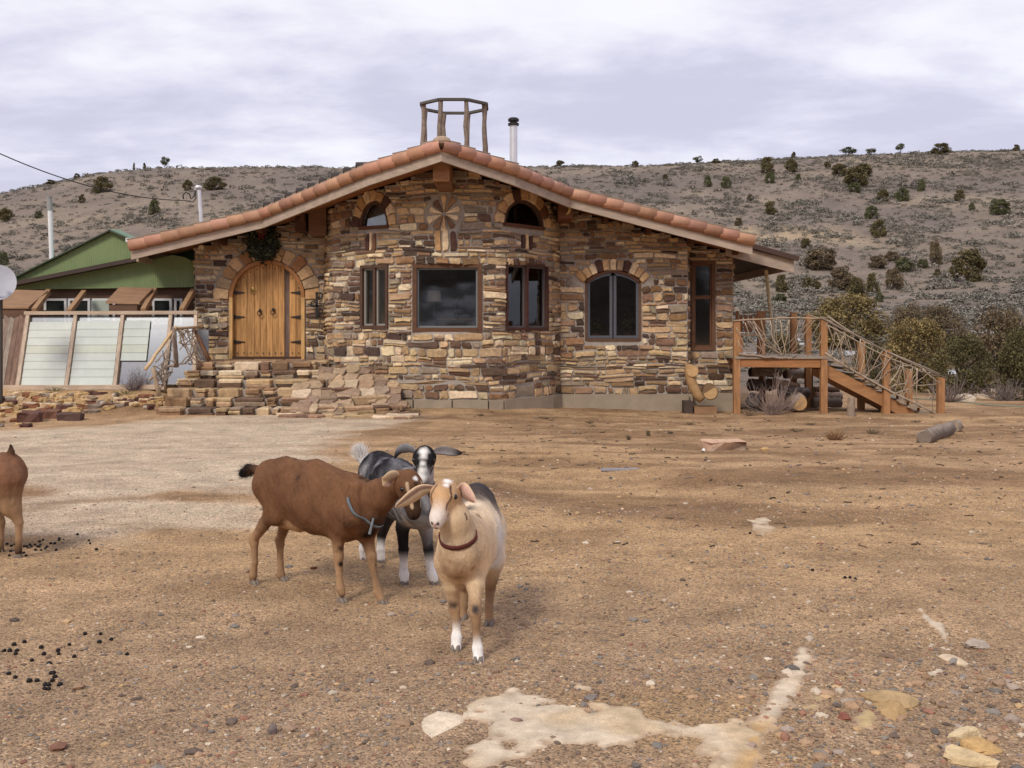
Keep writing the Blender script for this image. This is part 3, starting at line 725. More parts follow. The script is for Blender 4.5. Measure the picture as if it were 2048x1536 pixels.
breaks = [ARC[0], ARC[1], ARC[13], ARC[14], ARC[15], ARC[16]]
for k in range(5):
    A0, A1 = breaks[k], breaks[k + 1]
    if k == 3: A0 += .04; A1 -= .02
    zb = FZ if k else .88
    lay_wall(A0 + .004, A1 - .004, zb, POSW, lambda a: wall_top(a), blocked)
# side face of the left wall, seen at a slant
lay_wall(0, 2.2, .3, lambda a, z, d: (LX - d, 22.0 + a, z), lambda a: roofz(LX) - .13, lambda z0, z1: [])
lay_wall(0, 8.0, -.1, lambda a, z, d: (RX + d, 22.15 + a, z), lambda a: roofz(RX) - .13, lambda z0, z1: [])
# voussoirs round the arches
def ring(o, w_, t0, t1, n, cols=None, skip=()):
    c = (o['a0'] + o['a1']) / 2; h = (o['a1'] - o['a0']) / 2; rz = max(o['rise'], .02); fl_ = rz / h
    for k in range(n):
        if k in skip: continue
        u0, u1 = (t0 + (t1 - t0) * (k + .04) / n, t0 + (t1 - t0) * (k + .96) / n); ww = w_ * random.uniform(.85, 1.08)
        if fl_ < .5:      # flat segmental arch: fan out about a lower centre
            Rr = (h * h + rz * rz) / (2 * rz); cz_ = o['z1'] + rz - Rr; tm = math.asin(min(1, h / Rr)) * 1.08
            A_ = lambda u, r: (c - (Rr + r) * math.sin(tm * (1 - 2 * (u / math.pi))), cz_ + (Rr + r) * math.cos(tm * (1 - 2 * (u / math.pi))))
        else: A_ = lambda u, r: (c - (h + r) * math.cos(u), o['z1'] + (rz + r) * math.sin(u))
        um = (u0 + u1) / 2; q = [A_(u0, .012), A_(um, .008), A_(u1, .012), A_(u1, ww * .5), A_(u1, ww - .02), A_(um, ww + .01), A_(u0, ww - .02), A_(u0, ww * .5)]
        q = [(x + random.uniform(-.01, .01), z + random.uniform(-.01, .01)) for x, z in q][::-1]
        put_stone(q, lambda a, z, d: wpt(a, z, d), random.uniform(.035, .06), cols[k % len(cols)] if cols else stone_col())
cA, cB, cD, cE = C(208, 170, 122), C(190, 146, 96), C(92, 64, 56), C(228, 200, 160)
ring(OP['door'], .33, -.05, math.pi + .05, 13, [cA, C(178, 150, 116), cB, cA, C(160, 112, 70)])
ring(OP['arch'], .26, 0, math.pi, 11, [cB, cA, cE, cD, cA, cE, C(176, 148, 116), cD, cE, cA, cA])
ring(OP['smallL'], .22, 0, math.pi, 9, [cD, cA, cB, cE, cA, cB, cD, cE, cA])
ring(OP['smallR'], .25, 0, math.pi, 9, [cA, cB, cE, cD, cA, cE, cB, C(120, 80, 56), cA])
# sunburst wheel and upright trios
for k in range(10):
    u0 = k * math.pi / 5 + .12; u1 = u0 + math.pi / 5 - random.uniform(.08, .26); r0, r1 = .05, SUNC[2] * random.uniform(.82, 1.02); um = (u0 + u1) / 2
    A_ = lambda u, r: (SUNC[0] + r * math.cos(u) * .92, SUNC[1] + r * math.sin(u))
    q = [A_(u0, r0), A_(u0, (r0 + r1) / 2), A_(u0, r1 * .94), A_(um, r1), A_(u1, r1 * .94), A_(u1, (r0 + r1) / 2), A_(u1, r0), A_(um, r0 * .8)]
    put_stone(q, lambda a, z, d: wpt(a, z, d), random.uniform(.03, .05), [cE, C(150, 116, 84), cA, C(122, 92, 72), cE][k % 5])
for z_, cols in zip(Z_TRI, ((cD, cE, C(130, 90, 66)), (cB, cE, cD), (cD, C(222, 188, 140), C(86, 58, 50)))):
    w_ = (z_[1] - z_[0]) / 3
    for k in range(3): put_stone(outline(z_[0] + w_ * k + .006, z_[0] + w_ * (k + 1) - .006, z_[2], z_[3] - (.04 if k != 1 else 0)), POSW, .04, cols[k])
for z_ in VENTS:
    v, f, cc = stone_geo(outline(z_[0] + .01, z_[1] - .01, z_[2], z_[3], .003), POSW, .02, (.3, .3, .3)); b = MB(); b.add(v, f, cc); b.build('vent_block', M['concrete'], house)
STONES.sort(key=lambda s: -s[0]); rest = MB()
for k, (ar, v, f, cc) in enumerate(STONES):
    if k < 292: b = MB(); b.add(v, f, cc); b.build('stone', M['stone'], house)
    else: rest.add(v, f, cc)
tag(rest.build('stonework', M['stone'], house), kind='stuff'); print('stones', len(STONES))

# ------- joinery
def frame_of(o):
    p0 = np.array(wp(o['a0'])[0]); p1 = np.array(wp(o['a1'])[0]); d = p1 - p0; w_ = np.linalg.norm(d); d = d / w_; n = np.array([d[1], -d[0]])
    return p0, d, n, w_
def fb(b, fr, x0, x1, n0, n1, z0, z1, c):
    p0, d, n, w_ = fr; O = p0 + d * x0 + n * n0; b.box((*O, z0), (*(d * (x1 - x0)), 0), (*(n * (n1 - n0)), 0), (0, 0, z1 - z0), c)
BR, GR_, RW = C(88, 62, 48), C(86, 88, 98), C(108, 74, 50)
def pane(o, fr, x0, x1, z0, z1, parent, nn=-.075, mt='glass'):
    b = MB(); fb(b, fr, x0, x1, nn, nn + .006, z0, z1, (.5, .5, .5)); return b.build('pane', M[mt], parent)
def window(key, sashes, cfr, csash, fw=.065, mull=.05, label=None, curtains=()):
    o = OP[key]; fr = frame_of(o); w_ = fr[3]; b = MB(); zt = o['z1']
    fb(b, fr, 0, fw, -.14, .035, o['z0'], zt, cfr); fb(b, fr, w_ - fw, w_, -.14, .035, o['z0'], zt, cfr)
    fb(b, fr, fw, w_ - fw, -.14, .033, zt - fw, zt, cfr); fb(b, fr, fw, w_ - fw, -.14, .045, o['z0'], o['z0'] + fw, cfr)
    win = b.build('window', M['woodx'], house); 
    if label: win['label'] = label
    n = sashes; cw = (w_ - 2 * fw - mull * (n - 1)) / n
    for k in range(n):
        x0 = fw + k * (cw + mull); x1 = x0 + cw; z0, z1 = o['z0'] + fw, zt - fw; s_ = MB(); t = .035
        fb(s_, fr, x0, x0 + t, -.10, -.03, z0, z1, csash); fb(s_, fr, x1 - t, x1, -.10, -.03, z0, z1, csash)
        fb(s_, fr, x0 + t, x1 - t, -.10, -.031, z0, z0 + t, csash); fb(s_, fr, x0 + t, x1 - t, -.10, -.031, z1 - t, z1, csash)
        s_.build('sash', M['paint'], win); pane(o, fr, x0 + t, x1 - t, z0 + t, z1 - t, win)
        if k: m_ = MB(); fb(m_, fr, x0 - mull, x0, -.13, .02, z0, z1, cfr); m_.build('mullion', M['woodx'], win)
    for x0, x1, c in curtains:
        cb = MB(); pts = 14; V = []
        for i in range(pts + 1):
            x = w_ * (x0 + (x1 - x0) * i / pts); q = fr[0] + fr[1] * x + fr[2] * (-.28 + .022 * math.sin(i * 2.3))
            V += [(*q, o['z0'] - .05), (*q, zt + .05)]
        cb.add(V, [(2 * i, 2 * i + 2, 2 * i + 3, 2 * i + 1) for i in range(pts)], c); cb.build('curtain', M['fabric'], win, True)
    return win
cur = C(176, 176, 162)
window('left', 2, BR, C(150, 146, 138), .06, .055, 'narrow brown window left of the picture window', [(.05, .95, cur)])
window('centre', 1, C(100, 68, 48), C(122, 126, 128), .085, label='big square picture window with a brown frame')
window('right', 2, C(84, 52, 44), C(100, 92, 90), .05, .06, 'two part brown window right of the picture window', [(.08, .30, C(196, 196, 190)), (.33, .44, C(150, 150, 146)), (.54, .97, C(170, 172, 166))])
window('tall', 1, RW, C(110, 70, 48), .07, label='tall narrow window set back by the right corner')
o = OP['tall']; fr = frame_of(o); b = MB(); fb(b, fr, .07, fr[3] - .07, -.12, .0, WZ(598, 22.1), WZ(591, 22.1), RW); b.build('crossbar', M['woodx'], bpy.data.objects[[k.name for k in house.children if k.get('label', '').startswith('tall narrow')][0]])
def arch_pts(o, inset, n=16, flat=False):
    c = (0 + frame_of(o)[3]) / 2; h = c - inset; rz = max(o['rise'] - inset, .01)
    return [(c - h * math.cos(math.pi * k / n), o['z1'] + rz * math.sin(math.pi * k / n)) for k in range(n + 1)] if not flat else \
           [(c - h * (1 - 2 * k / n), o['z1'] + o['rise'] * (1 - (1 - 2 * k / n) ** 2) - inset) for k in range(n + 1)]
def arch_band(b, fr, A, B, n0, n1, c):    # strip between two arch outlines
    p0, d, n, _ = fr
    for k in range(len(A) - 1):
        quad = [A[k], A[k + 1], B[k + 1], B[k]]
        b.prism([(*(p0 + d * x + n * n0), z) for x, z in quad], (*(n * (n1 - n0)), 0), c)
def arch_fill(fr, A, z0, n0, n1, c):
    b = MB(); p0, d, n, _ = fr
    poly = [(A[0][0], z0)] + [(A[-1][0], z0)] + [q for q in A[::-1]]
    b.prism([(*(p0 + d * x + n * n0), z) for x, z in poly], (*(n * (n1 - n0)), 0), c); return b
# small half round windows high on the front
for key, lab in (('smallL', 'small half round window high on the left'), ('smallR', 'small half round window high on the right, beside a beam end')):
    o = OP[key]; fr = frame_of(o); b = MB(); A, B = arch_pts(o, 0), arch_pts(o, .05)
    arch_band(b, fr, A, B, -.12, .02, BR); fb(b, fr, 0, fr[3], -.14, .06, o['z0'] - .0, o['z1'] + .012, C(98, 60, 40))
    win = b.build('window', M['woodx'], house); win['label'] = lab
    arch_fill(fr, arch_pts(o, .05), o['z1'] + .012, -.07, -.064, (.5, .5, .5)).build('pane', M['glass'], win)
    bb = arch_fill(fr, arch_pts(o, .02), o['z1'], -.27, -.26, C(176, 178, 172)); bb.build('blind', M['fabric'], win)
# double window with the flat arch
o = OP['arch']; fr = frame_of(o); b = MB(); w_ = fr[3]; t = .045
fb(b, fr, 0, t, -.14, .02, o['z0'], o['z1'], RW); fb(b, fr, w_ - t, w_, -.14, .02, o['z0'], o['z1'], RW); fb(b, fr, t, w_ - t, -.14, .035, o['z0'], o['z0'] + .04, RW)
arch_band(b, fr, arch_pts(o, 0, flat=True), arch_pts(o, t, flat=True), -.14, .02, C(96, 60, 42))
win = b.build('window', M['woodx'], house); win['label'] = 'wide double casement window under a flat stone arch'
def parab(x, ins): return o['z1'] + o['rise'] * (1 - (2 * x / w_ - 1) ** 2) - ins
for x0, x1 in ((t, w_ / 2 - .012), (w_ / 2 + .012, w_ - t)):
    s_ = MB(); q = .06; z0 = o['z0'] + .045
    xs = np.linspace(x0, x1, 7); outer = [(x, parab(x, t + .002)) for x in xs]; xi = np.linspace(x0 + q, x1 - q, 7); inner = [(x, parab(x, t + q)) for x in xi]
    fb(s_, fr, x0, x0 + q, -.09, .0, z0, inner[0][1], GR_); fb(s_, fr, x1 - q, x1, -.09, .0, z0, inner[-1][1], GR_); fb(s_, fr, x0 + q, x1 - q, -.09, -.002, z0, z0 + q, GR_)
    arch_band(s_, fr, outer, inner, -.09, -.001, GR_); sh = s_.build('casement', M['paint'], win)
    arch_fill(fr, inner, z0 + q, -.05, -.044, (.5, .5, .5)).build('pane', M['glass'], win)
# ------- the arched door
o = OP['door']; fr = frame_of(o); b = MB(); t = .075; w_ = fr[3]; DW = C(214, 158, 84)
fb(b, fr, 0, t, -.15, .05, o['z0'], o['z1'], C(206, 160, 96)); fb(b, fr, w_ - t, w_, -.15, .05, o['z0'], o['z1'], C(206, 160, 96))
arch_band(b, fr, arch_pts(o, .0, 22), arch_pts(o, t, 22), -.15, .05, C(168, 112, 62)); b.build('door_frame', M['wood'], house)
th_ = MB(); fb(th_, fr, t, w_ - t, -.2, .06, o['z0'] - .03, o['z0'] + .045, C(86, 60, 44)); th_.build('threshold', M['woodx'], house)
door = thing('door', None, None, (0, 0, 0)); door.parent = house; door.location = (0, 0, 0); ORG[door.name] = ORG[house.name]
door['label'] = 'arched double door of vertical honey coloured planks'
NB = 11; x_in0, x_in1 = t + .006, w_ - t - .006; c_ = w_ / 2
def dtop(x): h = w_ / 2 - t - .006; q = (x - c_) / h; return o['z1'] + (o['rise'] - t) * math.sqrt(max(0, 1 - q * q))
wid = np.array([1.1, .95, 1.15, .9, .95, 1, .9, 1, .75, 1, .95]); xs = x_in0 + (x_in1 - x_in0) * np.concatenate([[0], np.cumsum(wid)]) / wid.sum()
for k in range(NB):
    x0, x1 = xs[k] + .004, xs[k + 1] - .004; prd = random.uniform(-.07, -.05) if k != 8 else -.082
    cc = np.array(C(202, 148, 84)) * random.uniform(.66, 1.12) if k != 8 else np.array(C(112, 92, 84))
    xx = np.linspace(x0, x1, 5); poly = [(x0, o['z0'] + .05), (x1, o['z0'] + .05)] + [(x, dtop(x)) for x in xx[::-1]]
    bb = MB(); p0, d, n, _ = fr; bb.prism([(*(p0 + d * x + n * -.13), z) for x, z in poly], (*(n * (.13 + prd)), 0), tuple(cc)); bb.build('plank', M['plank'], door)
for sd_ in (0, 1):
    for z in (WZ(585, 22), WZ(634, 22), WZ(684, 22)):
        bb = MB(); p0, d, n, _ = fr; x0 = t + .01 if sd_ == 0 else w_ - t - .01; s = 1 if sd_ == 0 else -1
        poly = [(x0, z - .045), (x0 + s * .05, z - .03), (x0 + s * .22, z - .01), (x0 + s * .24, z), (x0 + s * .22, z + .01), (x0 + s * .05, z + .03), (x0, z + .045)]
        bb.prism([(*(p0 + d * x + n * -.055), zz_) for x, zz_ in poly], (*(n * .015), 0)); bb.build('hinge', M['iron'], door)
def rel(px, py, dd=-.04):
    a = arc_of(px)[0] - o['a0']; p = fr[0] + fr[1] * a + fr[2] * dd; return np.array([p[0], p[1], WZ(py, 22.0)])
bb = MB(); q = rel(505, 579); bb.ball(q, (.045, .02, .045), 10, 6)
bb.tube([q + np.array([.05 * math.sin(t_), -.02, -.03 - .05 * math.cos(t_)]) for t_ in np.linspace(0, 2 * math.pi, 13)], .009, 5, caps=False); bb.build('knocker', mat('brass', C(190, 160, 90), rough=.35, metal=.8, var=.05, bump=0, vcol=False), door)
for px, py in ((519, 622), (546, 620)):
    bb = MB(); q = rel(px, py); bb.box(q + np.array([-.025, -.03, -.02]), (.05, 0, 0), (0, .03, 0), (0, 0, .06))
    bb.tube([q + np.array([.045 * math.sin(t_), -.04, -.05 - .05 * math.cos(t_)]) for t_ in np.linspace(0, 2 * math.pi, 13)], .009, 5, caps=False); bb.build('ring_pull', M['iron'], door)
bb = MB()
for k in range(NB):
    xm = (xs[k] + xs[k + 1]) / 2
    for z in (o['z0'] + .13, dtop(xm) - .09): p = fr[0] + fr[1] * xm; bb.ball((p[0], p[1] + .045, z), .013, 6, 4)
tag(bb.build('nail_heads', M['iron'], door))

# ------- roof
RK = [(262, 21.0), (525, 21.15), (735, 19.24), (883, 18.6), (1030, 19.4), (1140, 20.56), (1505, 20.85)]
RKP = [(WX(p, y), y) for p, y in RK]; EX = 5.90
roof = thing('roof', None, None, (0, 0, 0)); roof.parent = house; roof.location = (0, 0, 0); ORG[roof.name] = ORG[house.name]
front = RKP + [(RKP[-1][0], 21.5), (EX, 21.5)]; BYR = 30.8
deckm = MB(); ins_ = .09
def strip(x0, y0, x1, y1, za, zb_, yb, b, c):
    z0, z1 = roofz(x0), roofz(x1)
    P = [(x0, y0, z0 + za), (x1, y1, z1 + za), (x1, yb, z1 + za), (x0, yb, z0 + za), (x0, y0, z0 + zb_), (x1, y1, z1 + zb_), (x1, yb, z1 + zb_), (x0, yb, z0 + zb_)]
    b.add(P, [(0, 1, 2, 3), (7, 6, 5, 4), (4, 5, 1, 0), (5, 6, 2, 1), (6, 7, 3, 2), (7, 4, 0, 3)], c)
for k in range(len(front) - 1):
    (x0, y0), (x1, y1) = front[k], front[k + 1]
    if x1 - x0 < .01: continue
    strip(x0, y0 + ins_, x1, y1 + ins_, -.02, -.055, BYR, deckm, C(70, 60, 52))
deckm.build('roof_deck', M['woodx'], roof)
# boards of the soffit, running along the slope's length
for sgn in (-1, 1):
    yb = 18.7; 
    while yb < 22.3:
        y1 = yb + .18
        # clip each board to the plan outline of the roof
        segx = []
        for xq in np.arange(RKP[0][0] + .03, EX - .03, .06):
            if (xq - XR) * sgn < 0: continue
            yf = np.interp(xq, [q[0] for q in front if True][:7] + [EX], [q[1] for q in front][:7] + [21.5]) if xq < RKP[-1][0] else 21.5
            if yf + ins_ + .03 < yb: segx.append(xq)
        if len(segx) > 2:
            x0, x1 = min(segx), max(segx); b = MB(); cc = np.array(C(150, 96, 52)) * random.uniform(.8, 1.15)
            strip(x0, yb + .004, x1, yb + .004, -.058, -.085, y1 - .004, b, tuple(cc)); b.build('soffit_board', M['woodx'], roof)
        yb = y1
# barge boards
FC = C(176, 156, 138)
def fascia(x0, y0, x1, y1, ztop=-.01, dep=.19, th=.045):
    d = np.array([x1 - x0, y1 - y0]); d = d / np.linalg.norm(d); n = np.array([d[1], -d[0]])
    b = MB(); A = [(x0, y0, roofz(x0) + ztop - dep), (x1, y1, roofz(x1) + ztop - dep), (x1, y1, roofz(x1) + ztop), (x0, y0, roofz(x0) + ztop)]
    b.prism(A, (-n[0] * th, -n[1] * th, 0), tuple(np.array(FC) * random.uniform(.92, 1.05))); b.build('barge_board', M['woodx'], roof)
for k in range(6): fascia(*RKP[k], *RKP[k + 1])
fascia(RKP[-1][0] - .42, 21.42, EX, 21.46, -.02, .26)
for xe, s in ((RKP[0][0], -1), (EX, 1)):
    b = MB(); b.box((xe - (.045 if s > 0 else 0), 21.3 if s < 0 else 21.52, roofz(xe) - .22), (.045, 0, 0), (0, 9.3, 0), (0, 0, .2), FC); b.build('eave_board', M['woodx'], roof)
b = MB(); b.bar((RKP[-1][0] + .03, 21.40, roofz(RKP[-1][0]) + .05), (EX + .08, 21.40, roofz(EX + .05) + .02), .10, .10, colr=C(78, 58, 50)); b.build('flashing', M['paint'], roof)
# rake tiles: half barrels lapping down the edge
TC = np.array(C(190, 139, 110))
def rake_tile(P0, P1, n2, r0=.113, r1=.122, dark=False):
    P0, P1 = np.array(P0), np.array(P1); d = P1 - P0; d = d / np.linalg.norm(d); out_ = np.array([n2[0], n2[1], 0.]); out_ -= d * np.dot(out_, d); out_ /= np.linalg.norm(out_); up = np.cross(out_, d); up = up if up[2] > 0 else -up
    v = []; f = []; K = 9; A0, A1 = R(-75), R(165)
    for P, r in ((P0, r0), (P1, r1)):
        for rr in (r, r - .016):
            for k in range(K): t = A0 + (A1 - A0) * k / (K - 1); v.append(P + rr * (math.cos(t) * out_ + math.sin(t) * up))
    for k in range(K - 1):
        f += [(k, k + 1, 2 * K + k + 1, 2 * K + k), (K + k, 3 * K + k, 3 * K + k + 1, K + k + 1), (2 * K + k, 2 * K + k + 1, 3 * K + k + 1, 3 * K + k), ]
    f += [(0, 2 * K, 3 * K, K), (K - 1, 2 * K - 1, 4 * K - 1, 3 * K - 1)]; n0 = len(v); v += [v[i] for i in range(2 * K, 4 * K)]
    f += [(n0 + k + 1, n0 + k, n0 + K + k, n0 + K + k + 1) for k in range(K - 1)]      # the lip at the lower end keeps its own hard edge
    cc = TC * random.uniform(.74, 1.14) * np.array([1, random.uniform(.94, 1.06), random.uniform(.9, 1.08)])
    b = MB(); b.add(v, f, tuple(cc)); b.build('rake_tile', M['tile'], roof, True)
    # flat cover piece lapped over the back of each tile
    if dark: b = MB(); c_ = (P0 + P1) / 2 + up * .115 - out_ * .13; b.tube([c_ - np.array([.17, 0, -.17 * SL * (1 if P0[0] < XR else -1)]), c_ + np.array([.17, 0, .17 * SL * (1 if P0[0] < XR else -1)])], [.075, .085], 10, C(64, 56, 54)); b.build('shaded_end_tile', M['tile'], roof)  # solid dark barrel: shade inside the open tile ends put into its colour
    e = MB(); q0 = P0 + up * (r0 + .012) - out_ * .07; q1 = P1 + up * (r1 + .018) - out_ * .07
    e.bar(q0 + d * .0, q1 + d * .03, .16, .022, up=tuple(up), colr=tuple(np.array(C(150, 134, 116)) * random.uniform(.85, 1.1))); e.build('cover_tile', M['tile'], roof)
for k in range(6):
    (x0, y0), (x1, y1) = RKP[k], RKP[k + 1]; rev = k >= 3
    L3 = math.dist((x0, y0, roofz(x0)), (x1, y1, roofz(x1))); n_ = max(2, round(L3 / .345)); d = np.array([x1 - x0, y1 - y0]); d = d / np.linalg.norm(d); n2 = (d[1], -d[0])
    for i in range(n_):
        t0, t1 = i / n_, (i + 1) / n_; ov = .035 / L3
        pa = lambda t: np.array([x0 + (x1 - x0) * t, y0 + (y1 - y0) * t, roofz(x0 + (x1 - x0) * t) + .085]) + np.array([n2[0], n2[1], 0]) * .0
        hi, lo = (pa(t0), pa(t1 + ov)) if rev else (pa(t1), pa(t0 - ov))
        rake_tile(hi + np.array([0, 0, -.012]), lo + np.array([0, 0, .010]), n2, dark=k in (1, 4))
b = MB(); px_, py_ = WX(883, 18.62), 18.62; b.ball((px_, py_ + .05, roofz(px_) + .17), (.17, .14, .10), 10, 6, C(168, 142, 118)); b.build('ridge_cap', M['tile'], roof)
# barrel tiles of the roof field (rows down the slope)
b = MB()
for sgn in (-1, 1):
    for yr in np.arange(19.2, BYR, .30):
        segx = [xq for xq in np.arange(RKP[0][0], EX, .08) if (xq - XR) * sgn >= 0 and (np.interp(xq, [q[0] for q in RKP], [q[1] for q in RKP]) if xq < RKP[-1][0] else 21.5) + .22 < yr]
        if len(segx) < 3: continue
        xs_ = [min(segx), max(segx)] if sgn > 0 else [max(segx), min(segx)]; L_ = abs(xs_[1] - xs_[0]); n_ = max(1, int(L_ / .38))
        for i in range(n_):
            xa = xs_[0] + (xs_[1] - xs_[0]) * i / n_; xb = xs_[0] + (xs_[1] - xs_[0]) * (i + 1) / n_
            v = []; 
            for x, r in ((xa, .085), (xb, .11)):
                for q in range(6): t = math.pi * q / 5; v.append((x, yr + r * math.cos(t), roofz(x) - .02 + .015 * (x == xb) + r * math.sin(t)))
            b.add(v, [(q, q + 1, 6 + q + 1, 6 + q) for q in range(5)], tuple(TC * random.uniform(.62, 1.0)))
tag(b.build('field_tiles', M['tile'], roof), kind='stuff')
b = MB()
for y in np.arange(18.7, BYR, .36): b.tube([(XR, y, ZR + .10), (XR, y + .38, ZR + .115)], [.12, .14], 10, tuple(TC * random.uniform(.8, 1)))
tag(b.build('ridge_tiles', M['tile'], roof), kind='stuff')
b = MB()
for k in range(46):
    x = random.uniform(RKP[-1][0] + .05, EX - .02); y = random.uniform(21.5, 22.2); b.ball((x, y, roofz(x) + .03), (random.uniform(.05, .11), random.uniform(.05, .1), random.uniform(.03, .06)), 6, 4, C(52, 58, 48))
tag(b.build('torn_felt', M['rock'], roof), kind='stuff')
# beam ends under the gable
def beam(px0, px1, py0, py1, yf, ln, c, name='beam_end'):
    b = MB(); x0, x1, z0, z1 = WX(px0, yf), WX(px1, yf), WZ(py1, yf), WZ(py0, yf)
    b.box((x0, yf, z0), (x1 - x0, 0, 0), (0, ln, 0), (0, 0, z1 - z0), c); return b.build(name, M['woodx'], house)
beam(866, 899, 314, 362, 18.95, 1.15, C(156, 108, 68)); beam(872, 903, 362, 372, 19.1, 1.0, C(128, 88, 56))
r_b = beam(1117, 1146, 392, 437, 20.75, 1.1, C(112, 66, 38)); beam(617, 652, 406, 470, 21.25, .9, C(112, 78, 52)); beam(590, 612, 428, 462, 21.45, .7, C(84, 54, 36))
b = MB(); cy_ = [(WX(1131 + 9 * math.cos(t) , 20.74), 20.735, WZ(414 - 15 * math.sin(t), 20.74)) for t in np.linspace(-1.5, 1.5, 9)]
b.tube(cy_, [.008, .02, .028, .032, .034, .032, .028, .02, .008], 6, C(196, 160, 92)); b.build('carved_crescent', M['woodx'], house)
for xw in np.arange(-6.2, 4.7, .9):
    if -4.2 < xw < 1.9: continue
    b = MB(); b.box((xw, 21.25, roofz(xw) - .235), (.10, 0, 0), (0, .9, 0), (0, 0, .15), C(96, 60, 38)); b.build('rafter', M['woodx'], house)
# ---------------------------------------------------------------- things on and in the house
# open timber ring on the roof
cup = thing('lookout_frame', 'grey open timber ring on bark posts above the roof ridge', 'frame', (WX(909, 24), 24, roofz(WX(909, 24)) + .05))
rr_, zc = .80, WZ(213, 24); ctr = np.array([WX(909, 24), 24.0]); GW = C(120, 108, 98)
ang = [R(q) for q in (-112, -67, -22, 23, 68, 113, 158, 203)]
vp = [ctr + rr_ * np.array([math.cos(a), math.sin(a)]) for a in ang]
for k in range(8):
    b = MB(); b.bar((*vp[k], zc), (*vp[(k + 1) % 8], zc), .10, .055, colr=tuple(np.array(C(92, 88, 80)) * random.uniform(.9, 1.1))); b.build('ring_beam', M['woodx'], cup)
    p = ctr + (vp[k] - ctr) * .96; z0 = roofz(p[0]) - .02; b = MB()
    pts = [np.array([p[0] + random.uniform(-.018, .018), p[1] + random.uniform(-.018, .018), z]) for z in np.linspace(z0, zc - .02, 8)]
    b.tube(pts, [random.uniform(.045, .06) for _ in pts], 7, tuple(np.array(C(140, 122, 108)) * random.uniform(.85, 1.1))); b.build('post', M['bark'], cup)
# stove pipe
p = np.array([WX(1027, 24.2), 24.2]); sp = thing('stove_pipe', 'shiny round stovepipe with a black cap on the roof', 'chimney', (*p, roofz(p[0])))
b = MB(); b.tube([(*p, roofz(p[0]) - .05), (*p, WZ(251, 24.2))], .093, 18); b.build('pipe', M['metal'], sp, False)
b = MB(); z = WZ(251, 24.2); b.tube([(*p, z), (*p, z + .05)], .13, 16); b.tube([(*p, z + .05), (*p, z + .10)], .085, 12); b.tube([(*p, z + .10), (*p, z + .15), (*p, z + .18)], [.13, .13, .09], 16); b.build('cap', M['iron'], sp)
# wreath
wc = np.array([WX(526, 21.9), 21.86, WZ(489, 21.9)]); wr = thing('wreath', 'shaggy dark evergreen wreath with red bow above the door', 'wreath', wc)
n = 2600; t = rng.uniform(0, 2 * math.pi, n); rad = .17 + rng.normal(0, .085, n); pts = np.stack([wc[0] + rad * np.cos(t), wc[1] + rng.normal(0, .045, n), wc[2] + rad * 1.05 * np.sin(t)], 1)
v, f, cc = leaf_cloud(n, .075, pts, lambda c: np.array(C(66, 70, 54)) * rng.uniform(.5, 1.5, len(c))[:, None])
o = link('evergreen_ring', mesh_from('evergreen_ring', v - wc, f, cc, False, [M['leaf']]), wr)
b = MB()
for s in (-1, 1): b.ball(wc + np.array([s * .045, -.11, .20]), (.036, .024, .026), 8, 5, C(110, 34, 36))
for s in (-1, 1): b.bar(wc + np.array([s * .01, -.11, .19]), wc + np.array([s * .05, -.12, .08]), .03, .008, (0, 1, 0), C(110, 34, 36))
b.build('bow', M['fabric'], wr)
# iron hanger on the wall right of the door
q = np.array([WX(634, 21.9), 21.9, WZ(610, 21.9)]); hk = thing('wall_ornament', 'black wrought iron ornament hung on the stone wall beside the door', 'ornament', q)
b = MB(); b.bar(q + np.array([0, -.02, -.30]), q + np.array([0, -.02, .28]), .05, .02, (0, 1, 0)); b.bar(q + np.array([-.14, -.02, -.02]), q + np.array([.14, -.02, -.02]), .03, .02, (0, 1, 0)); b.build('bracket', M['iron'], hk)
for dz, s in ((.2, 1), (.02, -1), (-.14, 1)):
    b = MB(); b.tube([q + np.array([s * .07 + .055 * math.cos(a), -.035, dz + .06 * math.sin(a)]) for a in np.linspace(0, 2 * math.pi, 13)], .015, 5, caps=False); b.build('ring', M['iron'], hk)
# indoors: lamp, table, carved figure, potted plants
q = np.array([WX(868, 20.75), 20.75, .78]); fl_ = thing('floor_lamp', 'pale shaded floor lamp standing unlit behind the big window', 'lamp', q)
b = MB(); b.tube([q, q + np.array([0, 0, .02])], .14, 14, C(90, 80, 70)); b.tube([q + np.array([0, 0, .02]), q + np.array([0, 0, 1.4])], .012, 8, C(120, 110, 96)); b.build('stand', M['paint'], fl_)
b = MB(); zt = WZ(603, 20.75); b.tube([(q[0], q[1], zt), (q[0], q[1], WZ(582, 20.75))], [.16, .125], 18, C(232, 216, 200), caps=False); b.build('lamp_shade', M['fabric'], fl_)
q = np.array([WX(918, 20.6), 20.6, .78]); tb = thing('side_cabinet', 'low wooden cabinet behind the big window glass', 'cabinet', q)
b = MB(); zt = WZ(637, 20.6); b.box((WX(876, 20.6), 20.45, zt - .03), (.92, 0, 0), (0, .4, 0), (0, 0, .03), C(160, 112, 70)); b.build('top', M['woodx'], tb)
b = MB(); b.box((WX(876, 20.6) + .02, 20.48, .78), (.88, 0, 0), (0, .35, 0), (0, 0, zt - .03 - .78), C(120, 82, 52)); b.build('body', M['woodx'], tb)
q = np.array([WX(911, 20.6), 20.58, zt]); cf = thing('carved_figure', 'slim black carved figure standing on the cabinet indoors', 'figurine', q)
b = MB(); b.tube([q, q + np.array([0, 0, .02])], .06, 10, C(20, 18, 18))
for s in (-1, 1): b.tube([q + np.array([s * .04, 0, .01]), q + np.array([s * .05 + .01, 0, .12]), q + np.array([.02, 0, .22])], [.012, .014, .02], 6, C(20, 18, 18))
